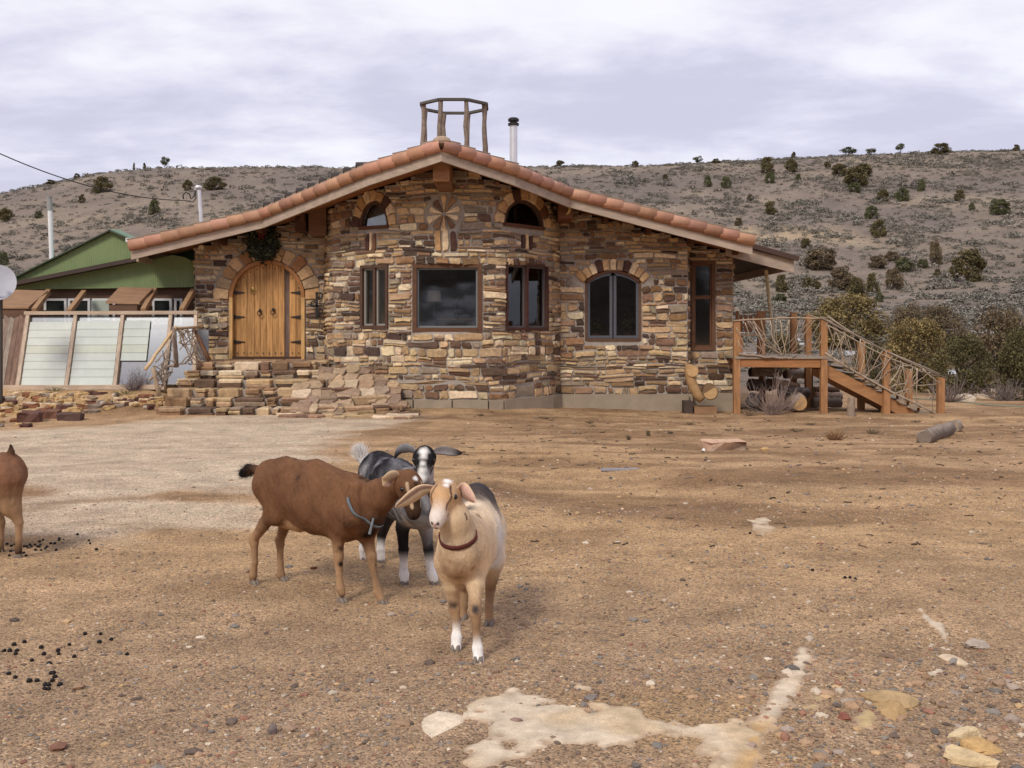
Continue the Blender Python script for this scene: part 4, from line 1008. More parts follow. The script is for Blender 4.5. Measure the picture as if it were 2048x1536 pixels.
b.tube([q + np.array([.02, 0, .2]), q + np.array([.05, 0, .28]), q + np.array([.07, 0, .35])], [.02, .026, .02], 7, C(20, 18, 18)); b.ball(q + np.array([.08, 0, .385]), .028, 8, 6, C(20, 18, 18))
b.tube([q + np.array([.05, 0, .31]), q + np.array([-.03, -.03, .25]), q + np.array([-.04, -.03, .14])], .009, 5, C(20, 18, 18)); b.build('figure', M['paint'], cf)
def pot(px, py, h, lab, pc):
    y = 22.0; q = np.array([WX(px, y), y, WZ(681, y)]); t_ = thing('potted_plant', lab, 'plant', q, 'potted plants inside the arched window')
    b = MB(); b.tube([q, q + np.array([0, 0, .16])], [.06, .085], 12, pc); b.build('pot', M['tile'], t_)
    n = 160; d = rng.normal(size=(n, 3)) * np.array([.07, .06, h * .3]); pts = q + np.array([0, 0, .18 + h * .45]) + d
    v, f, cc = leaf_cloud(n, .06, pts, lambda c: np.array(C(92, 104, 52)) * rng.uniform(.5, 1.3, len(c))[:, None]); link('leaves', mesh_from('leaves', v - q, f, cc, False, [M['leaf']]), t_)
    b = MB()
    for k in range(5): b.tube([q + np.array([0, 0, .14]), q + np.array([random.uniform(-.05, .05), 0, .18 + h * .8])], .005, 4, C(80, 90, 46))
    b.build('stem', M['twig'], t_)
pot(1192, 660, .22, 'low potted plant inside the arched window, left pane', C(170, 92, 60)); pot(1257, 655, .42, 'taller potted plant inside the arched window, right pane', C(160, 80, 54))
b = MB(); yb = 21.83; zb = WZ(683, 22); ledge = MB(); ledge.box((WX(1172, 22), 21.86, zb - .04), (1.2, 0, 0), (0, .34, 0), (0, 0, .04), C(150, 120, 90)); ledge.build('window_shelf', M['woodx'], house)

# ---------------------------------------------------------------- stone entry steps
stp = thing('entry_steps', 'broad stacked sandstone steps climbing to the arched door', 'steps', (WX(500, 19.5), 19.5, 0))
def rock_box(cx, cy, cz, L_, D_, H_, rot, colr, j=.018):
    """irregular chamfered block, 44 triangles or so"""
    ct, st = math.cos(rot), math.sin(rot); v = []; ch = min(.022, H_ * .28)
    def P(x, y, z): return (cx + x * ct - y * st, cy + x * st + y * ct, cz + z)
    base = []
    n = 8
    out_ = [(-L_ / 2 + .03, -D_ / 2), (0, -D_ / 2), (L_ / 2 - .03, -D_ / 2), (L_ / 2, 0), (L_ / 2 - .03, D_ / 2), (0, D_ / 2), (-L_ / 2 + .03, D_ / 2), (-L_ / 2, 0)]
    out_ = [(x + random.uniform(-j, j), y + random.uniform(-j, j)) for x, y in out_]
    for z, s in ((-H_ / 2, .96), (H_ / 2 - ch, 1.0), (H_ / 2, None)):
        for x, y in out_:
            if s is None:
                l_ = math.hypot(x, y); k = (l_ - ch * random.uniform(.6, 1.4)) / l_; v.append(P(x * k, y * k, z + random.uniform(-.006, .006)))
            else: v.append(P(x * s, y * s, z + random.uniform(-.004, .004)))
    v.append(P(0, 0, H_ / 2 + random.uniform(-.003, .008))); f = []
    for k in range(n):
        k2 = (k + 1) % n; f += [(k, k2, n + k2, n + k), (n + k, n + k2, 2 * n + k2, 2 * n + k), (2 * n + k, 2 * n + k2, 3 * n)]
    f.append(tuple(range(n))[::-1]); b = np.array(colr)
    return v, f, [tuple(np.clip(b * random.uniform(.87, 1.13), 0, .9)) for _ in v]
EST = []
def step_col(): return tuple(np.array(stone_col()) * .86 + np.array(C(168, 138, 112)) * .14 * random.uniform(.8, 1.1))
core = MB()
for k in range(6):
    zt = .152 * (k + 1); y = 18.45 + .37 * k
    pl = [(WX(314 + 14 * k, y), y + 1.2 if k else y + .5), (WX(312 + 14 * k, y), y + .04), (WX(430, y), y), (WX(560 - 4 * k, y), y + .02), (WX(690 - 12 * k, y + .3), y + .26 - .02 * k), (WX(798 - 27 * k, y + .5), y + .62 + .06 * k), (WX(810 - 27 * k, y + 1.4), y + 1.5)]
    if k == 5: pl[-1] = (WX(652, 21.55), 21.6); pl[-2] = (WX(655, 21.0), 21.0)
    # core
    poly = [(x, yy + .10) for x, yy in pl]; poly = [poly[0]] + poly[1:] + [(pl[-1][0], 21.98), (pl[0][0], 21.98)] if True else poly
    core.prism([(x, yy, -.3) for x, yy in poly], (0, 0, .3 + zt - .03), C(140, 122, 104))
    cum = 0
    for i in range(len(pl) - 1):
        (x0, y0), (x1, y1) = pl[i], pl[i + 1]; L_ = math.hypot(x1 - x0, y1 - y0); rot = math.atan2(y1 - y0, x1 - x0); a = 0
        while a < L_ - .04:
            l_ = random.uniform(.22, .66); l_ = L_ - a if L_ - a - l_ < .14 else l_
            m_ = (a + l_ / 2) / L_; nx_, ny_ = -math.sin(rot), math.cos(rot); dep = random.uniform(.34, .48)
            mx, my = x0 + (x1 - x0) * m_ + nx_ * (dep / 2 - random.uniform(0, .05)), y0 + (y1 - y0) * m_ + ny_ * (dep / 2 - random.uniform(0, .05))
            hs = random.choice([[.05, .05, .052], [.06, .09], [.045, .06, .047], [.085, .065], [.152]]); zb_ = zt - .152
            for h_ in hs:
                s2 = random.uniform(-.035, .04); EST.append(rock_box(mx - nx_ * s2, my - ny_ * s2, zb_ + h_ / 2, l_ * random.uniform(.86, 1.06), dep, h_ - .004, rot + random.uniform(-.04, .04), step_col())); zb_ += h_
            a += l_
# flags of the landing and apron
y = 20.75
while y < 21.9:
    dy = random.uniform(.28, .42); x = WX(392, y)
    while x < WX(655, y) - .1:
        l_ = random.uniform(.35, .75); EST.append(rock_box(x + l_ / 2, y + dy / 2, .152 * 6 - .02, l_ - .02, dy - .02, .06, random.uniform(-.03, .03), tuple(np.array(stone_col()) * .5 + np.array(C(170, 136, 104)) * .45))); x += l_
    y += dy
for gx_ in range(9):
    for gy_ in range(8):
        if (gx_ + gy_) % 7 == 6: continue
        px = 566 + 27 * gx_ + random.uniform(-9, 9); t = (px - 560) / 240; off = .95 * max(0, t) ** 1.2; y = 18.42 + off + .30 * gy_ + random.uniform(-.06, .06)
        zs = .135 + (y - 18.45 - off) * .41
        if zs > .80 or px < 590 + 40 * (zs > .5) or y > 21.2 - .0 * t or (px > 650 and y > 19.95 + (840 - px) / 190 * 1.0): continue
        v, f, cc = rock_box(WX(px, y), y, 0, random.uniform(.28, .52), random.uniform(.26, .40), .045, random.uniform(-.25, .25), tuple(np.array(step_col()) * .55 + np.array(C(172, 146, 122)) * .45), .035); v = [(a, b_, c_ + zs + (b_ - y) * .40) for a, b_, c_ in v]; EST.append((v, f, cc))
for _ in range(26):
    px = random.uniform(560, 815); y = random.uniform(17.9, 19.3); x = WX(px, y)
    if y > 18.5 + .8 * max(0, (px - 600) / 215) + .1 and px < 600: continue
    z = g1(x, y); EST.append(rock_box(x, y, z + .012, random.uniform(.25, .6), random.uniform(.2, .4), .05, random.uniform(-.3, .3), step_col(), .035))
core.build('core', M['mortar'], stp)
rest = MB()
for k, (v, f, cc) in enumerate(EST):
    if k < 296: b = MB(); b.add(v, f, cc); b.build('stone', M['stone'], stp)
    else: rest.add(v, f, cc)
if rest.v: tag(rest.build('stonework', M['stone'], stp), kind='stuff')
print('step stones', len(EST))

# ---------------------------------------------------------------- twig railing left of the steps
def twig(b, P, r0, r1, colr, n=5, wob=.015):
    P = [np.array(p, float) for p in P]; pts = []
    for i in range(len(P) - 1):
        for t in (0, .33, .67): pts.append(P[i] * (1 - t) + P[i + 1] * t + np.array([random.uniform(-wob, wob) for _ in range(3)]) * (0 if i == 0 and t == 0 else 1))
    pts.append(P[-1]); b.tube(pts, list(np.linspace(r0, r1, len(pts))), n, colr)
TW = [C(184, 166, 144), C(164, 146, 126), C(144, 126, 110), C(172, 148, 120)]
tr = thing('twig_railing', 'rustic railing of bent sticks on the left of the stone steps', 'railing', (WX(330, 19), 19, .1))
def stick(parent, P, r0, r1=None, name='stick', cl=None):
    b = MB(); twig(b, P, r0, r1 or r0 * .6, cl if cl is not None else tuple(np.array(random.choice(TW)) * random.uniform(.75, 1.1))); return b.build(name, M['twig'], parent, True)
Ya, Yb, Yc = 18.5, 19.3, 19.8
stick(tr, [W(318, 792, Ya), W(306, 735, Ya)], .045, .04, 'post'); stick(tr, [W(352, 735, Yb), W(348, 655, Yb)], .05, .045, 'post'); stick(tr, [W(418, 722, Yc), W(388, 658, Yc)], .05, .04, 'post', C(120, 84, 58))
stick(tr, [W(291, 738, Ya), W(322, 695, 19.3), W(353, 653, Yb)], .035, .03, 'handrail', C(206, 172, 124)); stick(tr, [W(346, 656, Yb), W(400, 654, Yc)], .03, .025, 'handrail', C(160, 130, 100))
stick(tr, [W(300, 758, Ya), W(330, 735, 19.3), W(356, 728, Yb)], .028, .025, 'handrail')
def lattice(n, q0, q1, q2, q3, y0, y1, seed):      # crossing bent sticks inside a panel with corners q0..q3 (top left, top right, bottom right, bottom left)
    r = random.Random(seed)
    def P(u, v): x = (q0[0] * (1 - u) + q1[0] * u) * (1 - v) + (q3[0] * (1 - u) + q2[0] * u) * v; yy = (q0[1] * (1 - u) + q1[1] * u) * (1 - v) + (q3[1] * (1 - u) + q2[1] * u) * v; return W(x, yy, y0 + (y1 - y0) * u + r.uniform(-.03, .03))
    for k in range(n):
        while True:
            a, b_ = (r.random(), r.choice([0, 1, r.random()])), (r.random(), r.random())
            if math.dist(a, b_) > .45: break
        m_ = ((a[0] + b_[0]) / 2 + r.uniform(-.16, .16), (a[1] + b_[1]) / 2 + r.uniform(-.16, .16)); stick(tr, [P(*a), P(*m_), P(*b_)], r.uniform(.011, .019), .008)
lattice(19, (300, 742), (350, 662), (353, 732), (314, 788), Ya, Yb, 1); lattice(26, (351, 660), (394, 659), (412, 722), (356, 730), Yb, Yc, 2)

# ---------------------------------------------------------------- deck with stairs at the right
dk = thing('timber_deck', 'raised redwood deck with stairs and a railing of crooked branches', 'deck', (WX(1560, 21.8), 21.8, -.15))
RWD, DKC = C(168, 118, 72), C(150, 138, 124)
YF, YBk = 21.2, 23.6; zd = WZ(713, YF)
xl, xr = WX(1474, YF), WX(1646, YF)
def post(px, pyt, pyb, y, w_=.13, c=RWD, nm='post'):
    x = WX(px, y); zb = min(WZ(pyb, y), g1(x, y) - .02) - .1; b = MB(); b.box((x - w_ / 2, y - w_ / 2, zb), (w_, 0, 0), (0, w_, 0), (0, 0, WZ(pyt, y) - zb), tuple(np.array(c) * random.uniform(.88, 1.1))); return b.build(nm, M['wood'], dk)
post(1473, 640, 805, YF); post(1647, 637, 822, YF); post(1772, 700, 832, YF - .0); post(1881, 755, 833, YF)
post(1524, 622, 700, YBk); post(1587, 624, 700, YBk); post(1616, 629, 715, YBk - .6); post(1722, 684, 815, 22.3); post(1817, 738, 800, 22.3); post(1620, 735, 815, 23.2, .11, C(84, 58, 44), 'under_post')
b = MB(); b.bar((xl + .065, YF - .02, WZ(733, YF) + .09), (xr - .065, YF - .02, WZ(734, YF) + .09), .05, .2, colr=C(168, 112, 62)); b.build('rim_joist', M['woodx'], dk)
b = MB(); b.bar((xl + .05, YF + .1, zd - .17), (xl + .05, YBk, zd - .17), .05, .2, colr=C(140, 92, 56)); b.bar((xr - .05, YF + .1, zd - .17), (xr - .05, YBk, zd - .17), .05, .2, colr=C(140, 92, 56)); b.bar((xl, YBk, zd - .17), (xr, YBk, zd - .17), .05, .2, colr=C(140, 92, 56)); b.build('joist', M['woodx'], dk)
y = YF - .08
while y < YBk:
    b = MB(); b.box((xl - .06, y, zd - .045), (xr - xl + .16, 0, 0), (0, .135, 0), (0, 0, .04 + random.uniform(0, .008)), tuple(np.array(DKC) * random.uniform(.8, 1.1))); b.build('deck_board', M['woodx'], dk); y += .145
# stairs
NS = 9; s0 = np.array([WX(1655, YF), WZ(722, YF)]); s1 = np.array([WX(1845, YF), WZ(836, YF)])
for yy in (YF + .04, 22.25):
    b = MB(); lo = s1 + np.array([-.25, .02]); hi = s0 + np.array([0, .02]); dz = .20
    b.prism([(hi[0], yy, hi[1] - .10), (hi[0], yy, hi[1] - .36), (lo[0] - .1, yy, lo[1] - .02), (lo[0] + .22, yy, lo[1] - .02), (lo[0] + .05, yy, lo[1] + .16)], (0, .05, 0), RWD); b.build('stringer', M['woodx'], dk)
for k in range(NS):
    t = (k + .6) / NS; x, z = s0 + (s1 - s0) * t; b = MB()
    b.box((x - .02, YF - .06, z + .03), (.28, 0, 0), (0, 1.15, 0), (0, 0, .045), tuple(np.array(C(150, 132, 108)) * random.uniform(.85, 1.1))); b.build('tread', M['woodx'], dk)
    b = MB(); b.box((x + .24, YF + .02, z - .13), (.02, 0, 0), (0, .10, 0), (0, 0, .16), RWD); b.build('tread_block', M['woodx'], dk)
post(1768, 785, 832, YF + .10, .10, C(150, 108, 66), 'brace')
# branch railings
def br(P, r=.022, r1=None): return stick(dk, P, r * .68, (r1 or r * .55) * .68, 'branch')
yf = YF - .07
br([W(1466, 642, yf), W(1560, 637, yf), W(1655, 636, yf)], .028, .022); br([W(1478, 708, yf - .02), W(1530, 714, yf - .03), W(1575, 716, yf)], .045, .03)
br([W(1640, 634, yf), W(1770, 702, yf), W(1895, 757, yf)], .034, .02); br([W(1650, 706, yf), W(1735, 758, yf), W(1885, 835, yf)], .034, .026)
br([W(1655, 650, yf), W(1780, 718, yf), W(1870, 752, yf)], .022, .015)
for P in ([(1472, 655), (1488, 690), (1515, 712)], [(1490, 645), (1500, 680), (1540, 712)], [(1505, 640), (1530, 690), (1575, 716)], [(1522, 640), (1532, 682), (1560, 712)], [(1540, 640), (1546, 680), (1570, 715)],
          [(1560, 640), (1566, 680), (1572, 715)], [(1577, 640), (1574, 675), (1566, 712)], [(1610, 640), (1598, 672), (1568, 710)], [(1640, 645), (1612, 690), (1572, 716)], [(1645, 660), (1625, 700), (1585, 715)], [(1655, 645), (1640, 690), (1612, 714)], [(1475, 680), (1490, 705), (1530, 716)]):
    br([W(x, y_, yf + random.uniform(-.03, .03)) for x, y_ in P], .02, .012)
for P in ([(1655, 650), (1672, 690), (1700, 738)], [(1665, 648), (1680, 685), (1690, 735)], [(1690, 665), (1680, 700), (1700, 735)], [(1705, 668), (1712, 705), (1716, 748)], [(1720, 680), (1728, 715), (1722, 750)], [(1745, 692), (1735, 725), (1722, 752)],
          [(1765, 702), (1745, 735), (1722, 762)], [(1785, 712), (1760, 745), (1740, 770)], [(1775, 715), (1800, 735), (1850, 745)], [(1778, 770), (1800, 735), (1825, 728)], [(1780, 775), (1820, 762), (1845, 735)], [(1785, 790), (1830, 772), (1880, 768)],
          [(1845, 738), (1860, 752), (1884, 768)], [(1800, 795), (1840, 760), (1862, 745)], [(1650, 690), (1670, 722), (1705, 742)], [(1660, 640), (1700, 700), (1745, 772)], [(1815, 730), (1840, 742), (1880, 752)], [(1745, 770), (1775, 745), (1800, 730)], [(1855, 780), (1862, 790), (1856, 800)]):
    br([W(x, y_, yf + random.uniform(-.04, .04)) for x, y_ in P], .021, .010)
_r = random.Random(5)
for k in range(26):      # finer twigs woven between the stair rails
    t = _r.uniform(0, .95); x = 1652 + 232 * t; yt = 642 + 115 * t; yb = min(712 + 125 * t, 832); dx = _r.uniform(-34, 34); br([W(x, yt + _r.uniform(0, 10), yf + _r.uniform(-.05, .05)), W(x + dx * .4, (yt + yb) / 2 + _r.uniform(-8, 8), yf + _r.uniform(-.05, .05)), W(min(1884, x + dx), yb + dx * .45, yf)], _r.uniform(.012, .018), .007)
for k in range(10): x = _r.uniform(1478, 1640); br([W(x, 640, yf), W(x * .6 + 1560 * .4 + _r.uniform(-14, 14), 680, yf + _r.uniform(-.04, .04)), W(1540 + _r.uniform(-30, 60), 714, yf)], _r.uniform(.012, .018), .007)
br([W(1484, 626, YBk), W(1560, 620, YBk), W(1625, 632, 22.6), W(1660, 642, 22.3)], .022, .018); br([W(1655, 632, 22.3), W(1730, 684, 22.3), W(1880, 748, 22.3)], .03, .02)
for P in ([(1665, 655), (1690, 690), (1715, 700)], [(1725, 690), (1745, 720), (1790, 740)], [(1735, 745), (1765, 725), (1800, 738)], [(1600, 640), (1590, 670), (1595, 700)]): br([W(x, y_, 22.3) for x, y_ in P], .018, .01)
# prop pole, chair
q0, q1 = W(1549, 694, 23.2), W(1532, 540, 22.6); pp = MB(); pp.tube([q0 - np.array([0, 0, .05]), q1], [.045, .04], 8, C(196, 176, 140)); tag(pp.build('prop_pole', M['wood'], None, loc=q0), 'pale leaning wooden pole propping up the right eave', 'pole')
q = W(1500, 700, 22.6); q[2] = zd; ch = thing('wooden_chair', 'reddish wooden chair on the deck against the house', 'chair', q); CC_ = C(160, 106, 68)
for dx in (-.26, .22):
    for dy in (-.2, .22):
        b = MB(); h = .42 if dy < 0 else WZ(622, 22.8) - zd; b.box((q[0] + dx, q[1] + dy, zd), (.06, 0, 0), (0, .06, 0), (0, 0, h), CC_); b.build('leg', M['wood'], ch)
b = MB(); b.box((q[0] - .28, q[1] - .24, zd + .42), (.58, 0, 0), (0, .5, 0), (0, 0, .04), C(140, 110, 90)); b.build('seat', M['woodx'], ch)
for k in range(4): b = MB(); b.box((q[0] - .18 + k * .11, q[1] + .23, zd + .5), (.07, 0, 0), (0, .025, 0), (0, 0, .38), tuple(np.array(CC_) * random.uniform(.8, 1.1))); b.build('slat', M['wood'], ch)
b = MB(); b.box((q[0] - .2, q[1] + .225, zd + .62), (.42, 0, 0), (0, .04, 0), (0, 0, .06), CC_); b.build('back_rail', M['woodx'], ch)
# logs
def log(p, q, r, lab, grp=None, bark=C(160, 140, 122), cut=C(206, 162, 104), name='log'):
    p, q = np.array(p, float), np.array(q, float); t = thing(name, lab, name.replace('_', ' '), (p + q) / 2 - np.array([0, 0, r]), grp)
    b = MB(); n = 11; pts = [p + (q - p) * i / (n - 1) + np.array([random.uniform(-1, 1) for _ in range(3)]) * r * .09 for i in range(n)]
    b.tube(pts, [r * random.uniform(.90, 1.10) for _ in pts], 14, bark, caps=True); c_ = (p + q) / 2; dd = (q - p) / np.linalg.norm(q - p); vv = np.array(b.v)
    for i_, x_ in enumerate(vv): t_ = (x_ - p) @ dd; ax_ = p + dd * t_; k_ = i_ % 14; b.v[i_] = tuple(ax_ + (x_ - ax_) * (1 + .10 * math.sin(k_ * 2.1 + r * 90) + .07 * math.sin(k_ * 5.3))); f_ = .72 + .5 * ((k_ * 7) % 5) / 4; b.c[i_] = tuple(np.clip(np.array(bark) * f_, 0, .9))
    b.build('bark', M['bark'], t, True)
    d = (q - p) / np.linalg.norm(q - p)
    for e, s in ((pts[0], -1), (pts[-1], 1)):
        b = MB(); b.tube([e - d * s * .02, e + d * s * .012], [r * .93, r * .9], 12, cut); b.build('cut_end', M['woodx'], t)
    return t
def glog(px, py, dpx, dpy, y, dy, r_px, lab, grp='logs stacked under the deck', **k):
    r = r_px * y / F; return log(W(px, py, y), W(px + dpx, py + dpy, y + dy), r, lab, grp, **k)
glog(1597, 805, -12, -3, 21.3, 1.3, 17, 'thick log with a round orange cut end under the deck', cut=C(180, 140, 88))
glog(1505, 802, 2, -4, 22.0, 1.2, 13, 'grey log under the left end of the deck', bark=C(120, 116, 118), cut=C(130, 122, 116))
glog(1625, 806, 55, -1, 22.5, .1, 10, 'pale grey log lying lengthwise at the bottom of the pile', bark=C(140, 128, 116), cut=C(120, 106, 92))
glog(1630, 793, 50, 2, 22.6, .1, 9, 'dark log lying lengthwise second from the bottom', bark=C(176, 152, 132), cut=C(170, 140, 104))
glog(1628, 780, 48, 2, 22.7, .1, 8, 'brown log lying lengthwise third from the bottom', bark=C(112, 88, 68), cut=C(150, 124, 94))
glog(1560, 785, 55, 2, 22.7, .2, 11, 'grey log lying across behind the orange ended log', bark=C(124, 114, 108), cut=C(110, 98, 90))
glog(1545, 766, 50, 10, 22.9, .2, 9, 'slanting brown log leaning on top of the pile', bark=C(166, 132, 104), cut=C(140, 100, 70))
glog(1500, 770, 46, 0, 23.0, .2, 11, 'weathered log at the back left of the pile', bark=C(120, 104, 94), cut=C(110, 98, 90))
glog(1500, 745, 60, 0, 23.2, .2, 9, 'dark log high at the back of the pile', bark=C(184, 164, 146), cut=C(110, 98, 90))
glog(1570, 748, 50, 0, 23.2, .2, 9, 'dark log high at the back right of the pile', bark=C(178, 160, 144), cut=C(110, 98, 90))
x, y = WX(1702, 20.6), 20.6; b = MB(); z = g1(x, y); b.tube([(x, y, z - .06), (x, y, z + .1), (x + .01, y, WZ(795, 20.6))], [.085, .075, .07], 10, C(150, 130, 112)); tag(b.build('stump_post', M['bark'], None, loc=(x, y, z)), 'short grey stump standing under the stairs', 'stump')
# log on the ground to the right
p = hit(1848, 886); p2 = hit(1898, 868); log(p + np.array([0, 0, .08]), p2 + np.array([0, 0, .08]), .105, 'split weathered log lying on the dirt at the right', None, C(138, 122, 108), C(124, 108, 96))
p = hit(1912, 864); p2 = p + np.array([.16, .35, 0]); p2[2] = g1(p2[0], p2[1]); log(p + np.array([0, 0, .08]), p2 + np.array([0, 0, .08]), .095, 'short round log end behind the split log', None, C(140, 126, 114), C(150, 130, 108))
# carved log bench by the corner
q = W(1400, 815, 21.2); q[2] = g1(q[0], q[1]); be = thing('log_bench', 'small bench of bent logs against the corner of the house', 'bench', q)
b = MB(); b.tube([W(1404, 800, 21.0), W(1395, 790, 21.05), W(1383, 765, 21.1), W(1378, 740, 21.1), W(1378, 728, 21.1)], [.085, .10, .105, .10, .07], 10, C(168, 130, 84)); b.build('bent_log', M['woodx'], be, True)
b = MB(); b.tube([W(1385, 742, 20.98), W(1386, 742, 21.25)], [.12, .12], 14, C(190, 150, 98)); b.build('knot', M['woodx'], be)
b = MB(); b.tube([W(1421, 785, 20.95), W(1418, 780, 21.5)], [.16, .15], 14, C(126, 96, 66)); b.tube([W(1421, 785, 20.945), W(1421, 785, 20.95)], [.14, .14], 14, C(186, 148, 96)); b.build('seat_log', M['woodx'], be)
b = MB(); x0 = WX(1388, 21.0); b.box((x0, 20.95, q[2] - .06), (.46, 0, 0), (0, .4, 0), (0, 0, .2), C(150, 112, 76)); b.build('base_block', M['woodx'], be)
b = MB(); b.box((WX(1369, 20.95), 20.93, q[2] - .06), (.17, 0, 0), (0, .35, 0), (0, 0, .32), C(76, 62, 54)); b.build('end_block', M['woodx'], be)

# ---------------------------------------------------------------- greenhouse and green metal building at the left
gh = thing('greenhouse', 'lean-to greenhouse with slanted white glazing panels and weathered frame', 'greenhouse', (WX(210, 20.2), 20.2, .4))
YB0, YT0 = 20.0, 20.46
WF = C(190, 168, 146)
ml = [(36, 57), (133, 152), (230, 246), (327, 342), (388, 392)]
def GP(t, z01, k): return None
def gpt(pxb, pxt, f): b_ = W(pxb, 772, YB0); t_ = W(pxt, 628, YT0); return b_ * (1 - f) + t_ * f
for pb, pt in ml:
    b = MB(); b.bar(gpt(pb, pt, 0), gpt(pb, pt, 1.0), .065, .06, (0, 1, .3), tuple(np.array(WF) * random.uniform(.9, 1.05))); b.build('mullion', M['wood'], gh)
b = MB(); b.bar(W(50, 626, YT0), W(396, 625, YT0), .09, .07, (0, 0, 1), WF); b.build('top_rail', M['woodx'], gh)
b = MB(); b.bar(W(2, 775, YB0 - .02), W(330, 774, YB0 - .02), .12, .09, (0, 0, 1), C(198, 174, 150)); b.build('sill', M['woodx'], gh)
cols = [C(200, 206, 198), C(194, 202, 196), C(188, 197, 190)]
tops_ = [.885, .90, .905]
for i in range(3):
    (b0, t0), (b1, t1) = ml[i], ml[i + 1]; n = 8
    for k in range(n):
        f0, f1 = .015 + (tops_[i] - .015) * k / n, .015 + (tops_[i] - .015) * (k + 1) / n; e = .05
        if i == 2 and k < 3: wfrac = 1.0
        q = lambda f, s, d: (gpt(b0, t0, f) * (1 - s) + gpt(b1, t1, f) * s) + np.array([0, d, d * -.2])
        s1_ = .94 if i < 2 else (.58 if k >= 3 else .0)
        if s1_ == 0: continue
        b = MB(); A = [q(f0, e, .02 - .012), q(f0, s1_, .02 - .012), q(f1 + .004, s1_, .016), q(f1 + .004, e, .016)]
        cc = np.array(cols[i]) * random.uniform(.95, 1.02) * (np.array([.96, .94, .86]) if k == 4 else 1)
        b.prism(A, (0, .008, .002), tuple(cc)); b.build('glazing_panel', M['paint'], gh)
    b = MB(); q = lambda f, s: gpt(b0, t0, f) * (1 - s) + gpt(b1, t1, f) * s + np.array([0, .05, 0])
    b.prism([q(.02, .04), q(.02, .96), q(.98, .96), q(.98, .04)], (0, .005, 0)); b.build('pane', M['glassold'], gh)
b = MB(); q = lambda f, s: gpt(327, 342, f) * (1 - s) + gpt(388, 392, f) * s + np.array([0, .05, 0]); b.prism([q(.02, .04), q(.02, .96), q(.98, .96), q(.98, .04)], (0, .005, 0)); b.build('pane', M['glassold'], gh)
b = MB(); b.box((WX(300, 21.0), 21.0, .6), (1.2, 0, 0), (0, .02, 0), (0, 0, .95), C(146, 148, 154)); b.build('inner_sheet', M['paint'], gh)
# weathered planks at the left end
for k in range(6):
    px0 = -24 + k * 10.5; b = MB(); A = [W(px0, 773, YB0), W(px0 + 9.6, 773, YB0), W(px0 + 22 + 9.6, 632 + random.uniform(-3, 8), YT0), W(px0 + 22, 632 + random.uniform(-3, 8), YT0)]
    b.prism(A, (0, .03, .01), tuple(np.array(random.choice([C(150, 128, 112), C(132, 104, 88), C(160, 144, 128), C(138, 112, 94)])) * random.uniform(.85, 1.1))); b.build('plank', M['wood'], gh)
# rear wall with windows, rafters, hatch boxes
Yw = 22.3
b = MB(); b.box((WX(-40, Yw), Yw, -.1), (WX(396, Yw) - WX(-40, Yw), 0, 0), (0, .15, 0), (0, 0, WZ(568, Yw) + .1), C(96, 70, 54)); b.build('back_wall', M['woodx'], gh)
for px0, px1 in ((90, 135), (138, 182), (186, 232), (306, 345), (350, 366)):
    b = MB(); x0, x1, z0, z1 = WX(px0, Yw), WX(px1, Yw), WZ(650, Yw), WZ(597, Yw); t = .05
    for c0, c1, d0, d1 in ((x0, x0 + t, z0, z1), (x1 - t, x1, z0, z1), (x0 + t, x1 - t, z1 - t, z1), (x0 + t, x1 - t, z0, z0 + t)): b.box((c0, Yw - .06, d0), (c1 - c0, 0, 0), (0, .058, 0), (0, 0, d1 - d0), C(206, 208, 210))
    wn = b.build('window', M['paint'], gh); b = MB(); b.box((x0 + t, Yw - .03, z0 + t), (x1 - x0 - 2 * t, 0, 0), (0, .008, 0), (0, 0, z1 - z0 - 2 * t), C(52, 58, 58)); b.build('pane', mat('dark_pane', C(40, 46, 46), rough=.08, var=0, bump=0, vcol=False, spec=.6), wn)
b = MB(); b.box((WX(186, Yw) , Yw - .09, WZ(640, Yw)), (.38, 0, 0), (0, .02, 0), (0, 0, .42), C(170, 182, 168)); b.build('board', M['paint'], gh)
for (x0, y0), (x1, y1) in (((68, 622), (97, 583)), ((138, 624), (168, 585)), ((286, 622), (310, 580)), ((363, 622), (386, 582))):
    b = MB(); b.bar(W(x0, y0, YT0 + .05), W(x1, y1, 22.0), .09, .11, (0, 0, 1), C(160, 122, 84)); b.build('rafter', M['woodx'], gh)
def hatch(q, fr_, lab):
    b = MB(); b.prism([W(*p) for p in q], (0, .02, .045), C(146, 110, 78)); hh = b.build('hatch_lid', M['woodx'], gh); hh['label'] = lab
    b = MB(); A = [np.array(W(*q[0])) + np.array([.06, .03, -.02]), np.array(W(*q[1])) + np.array([-.06, .03, -.02])]; b.prism([A[0], A[1], A[1] - np.array([0, 0, .17]), A[0] - np.array([0, 0, .17])], (0, .9, 0), C(112, 82, 62)); b.build('hatch_box', M['woodx'], gh)
hatch([(211, 607, 20.75), (279, 608, 20.75), (306, 580, 21.7), (238, 578, 21.7)], 0, 'brown tilted hatch lid right of the middle'); hatch([(-30, 617, 20.75), (57, 617, 20.75), (95, 585, 21.7), (0, 583, 21.7)], 0, 'brown tilted hatch lid at the left edge')
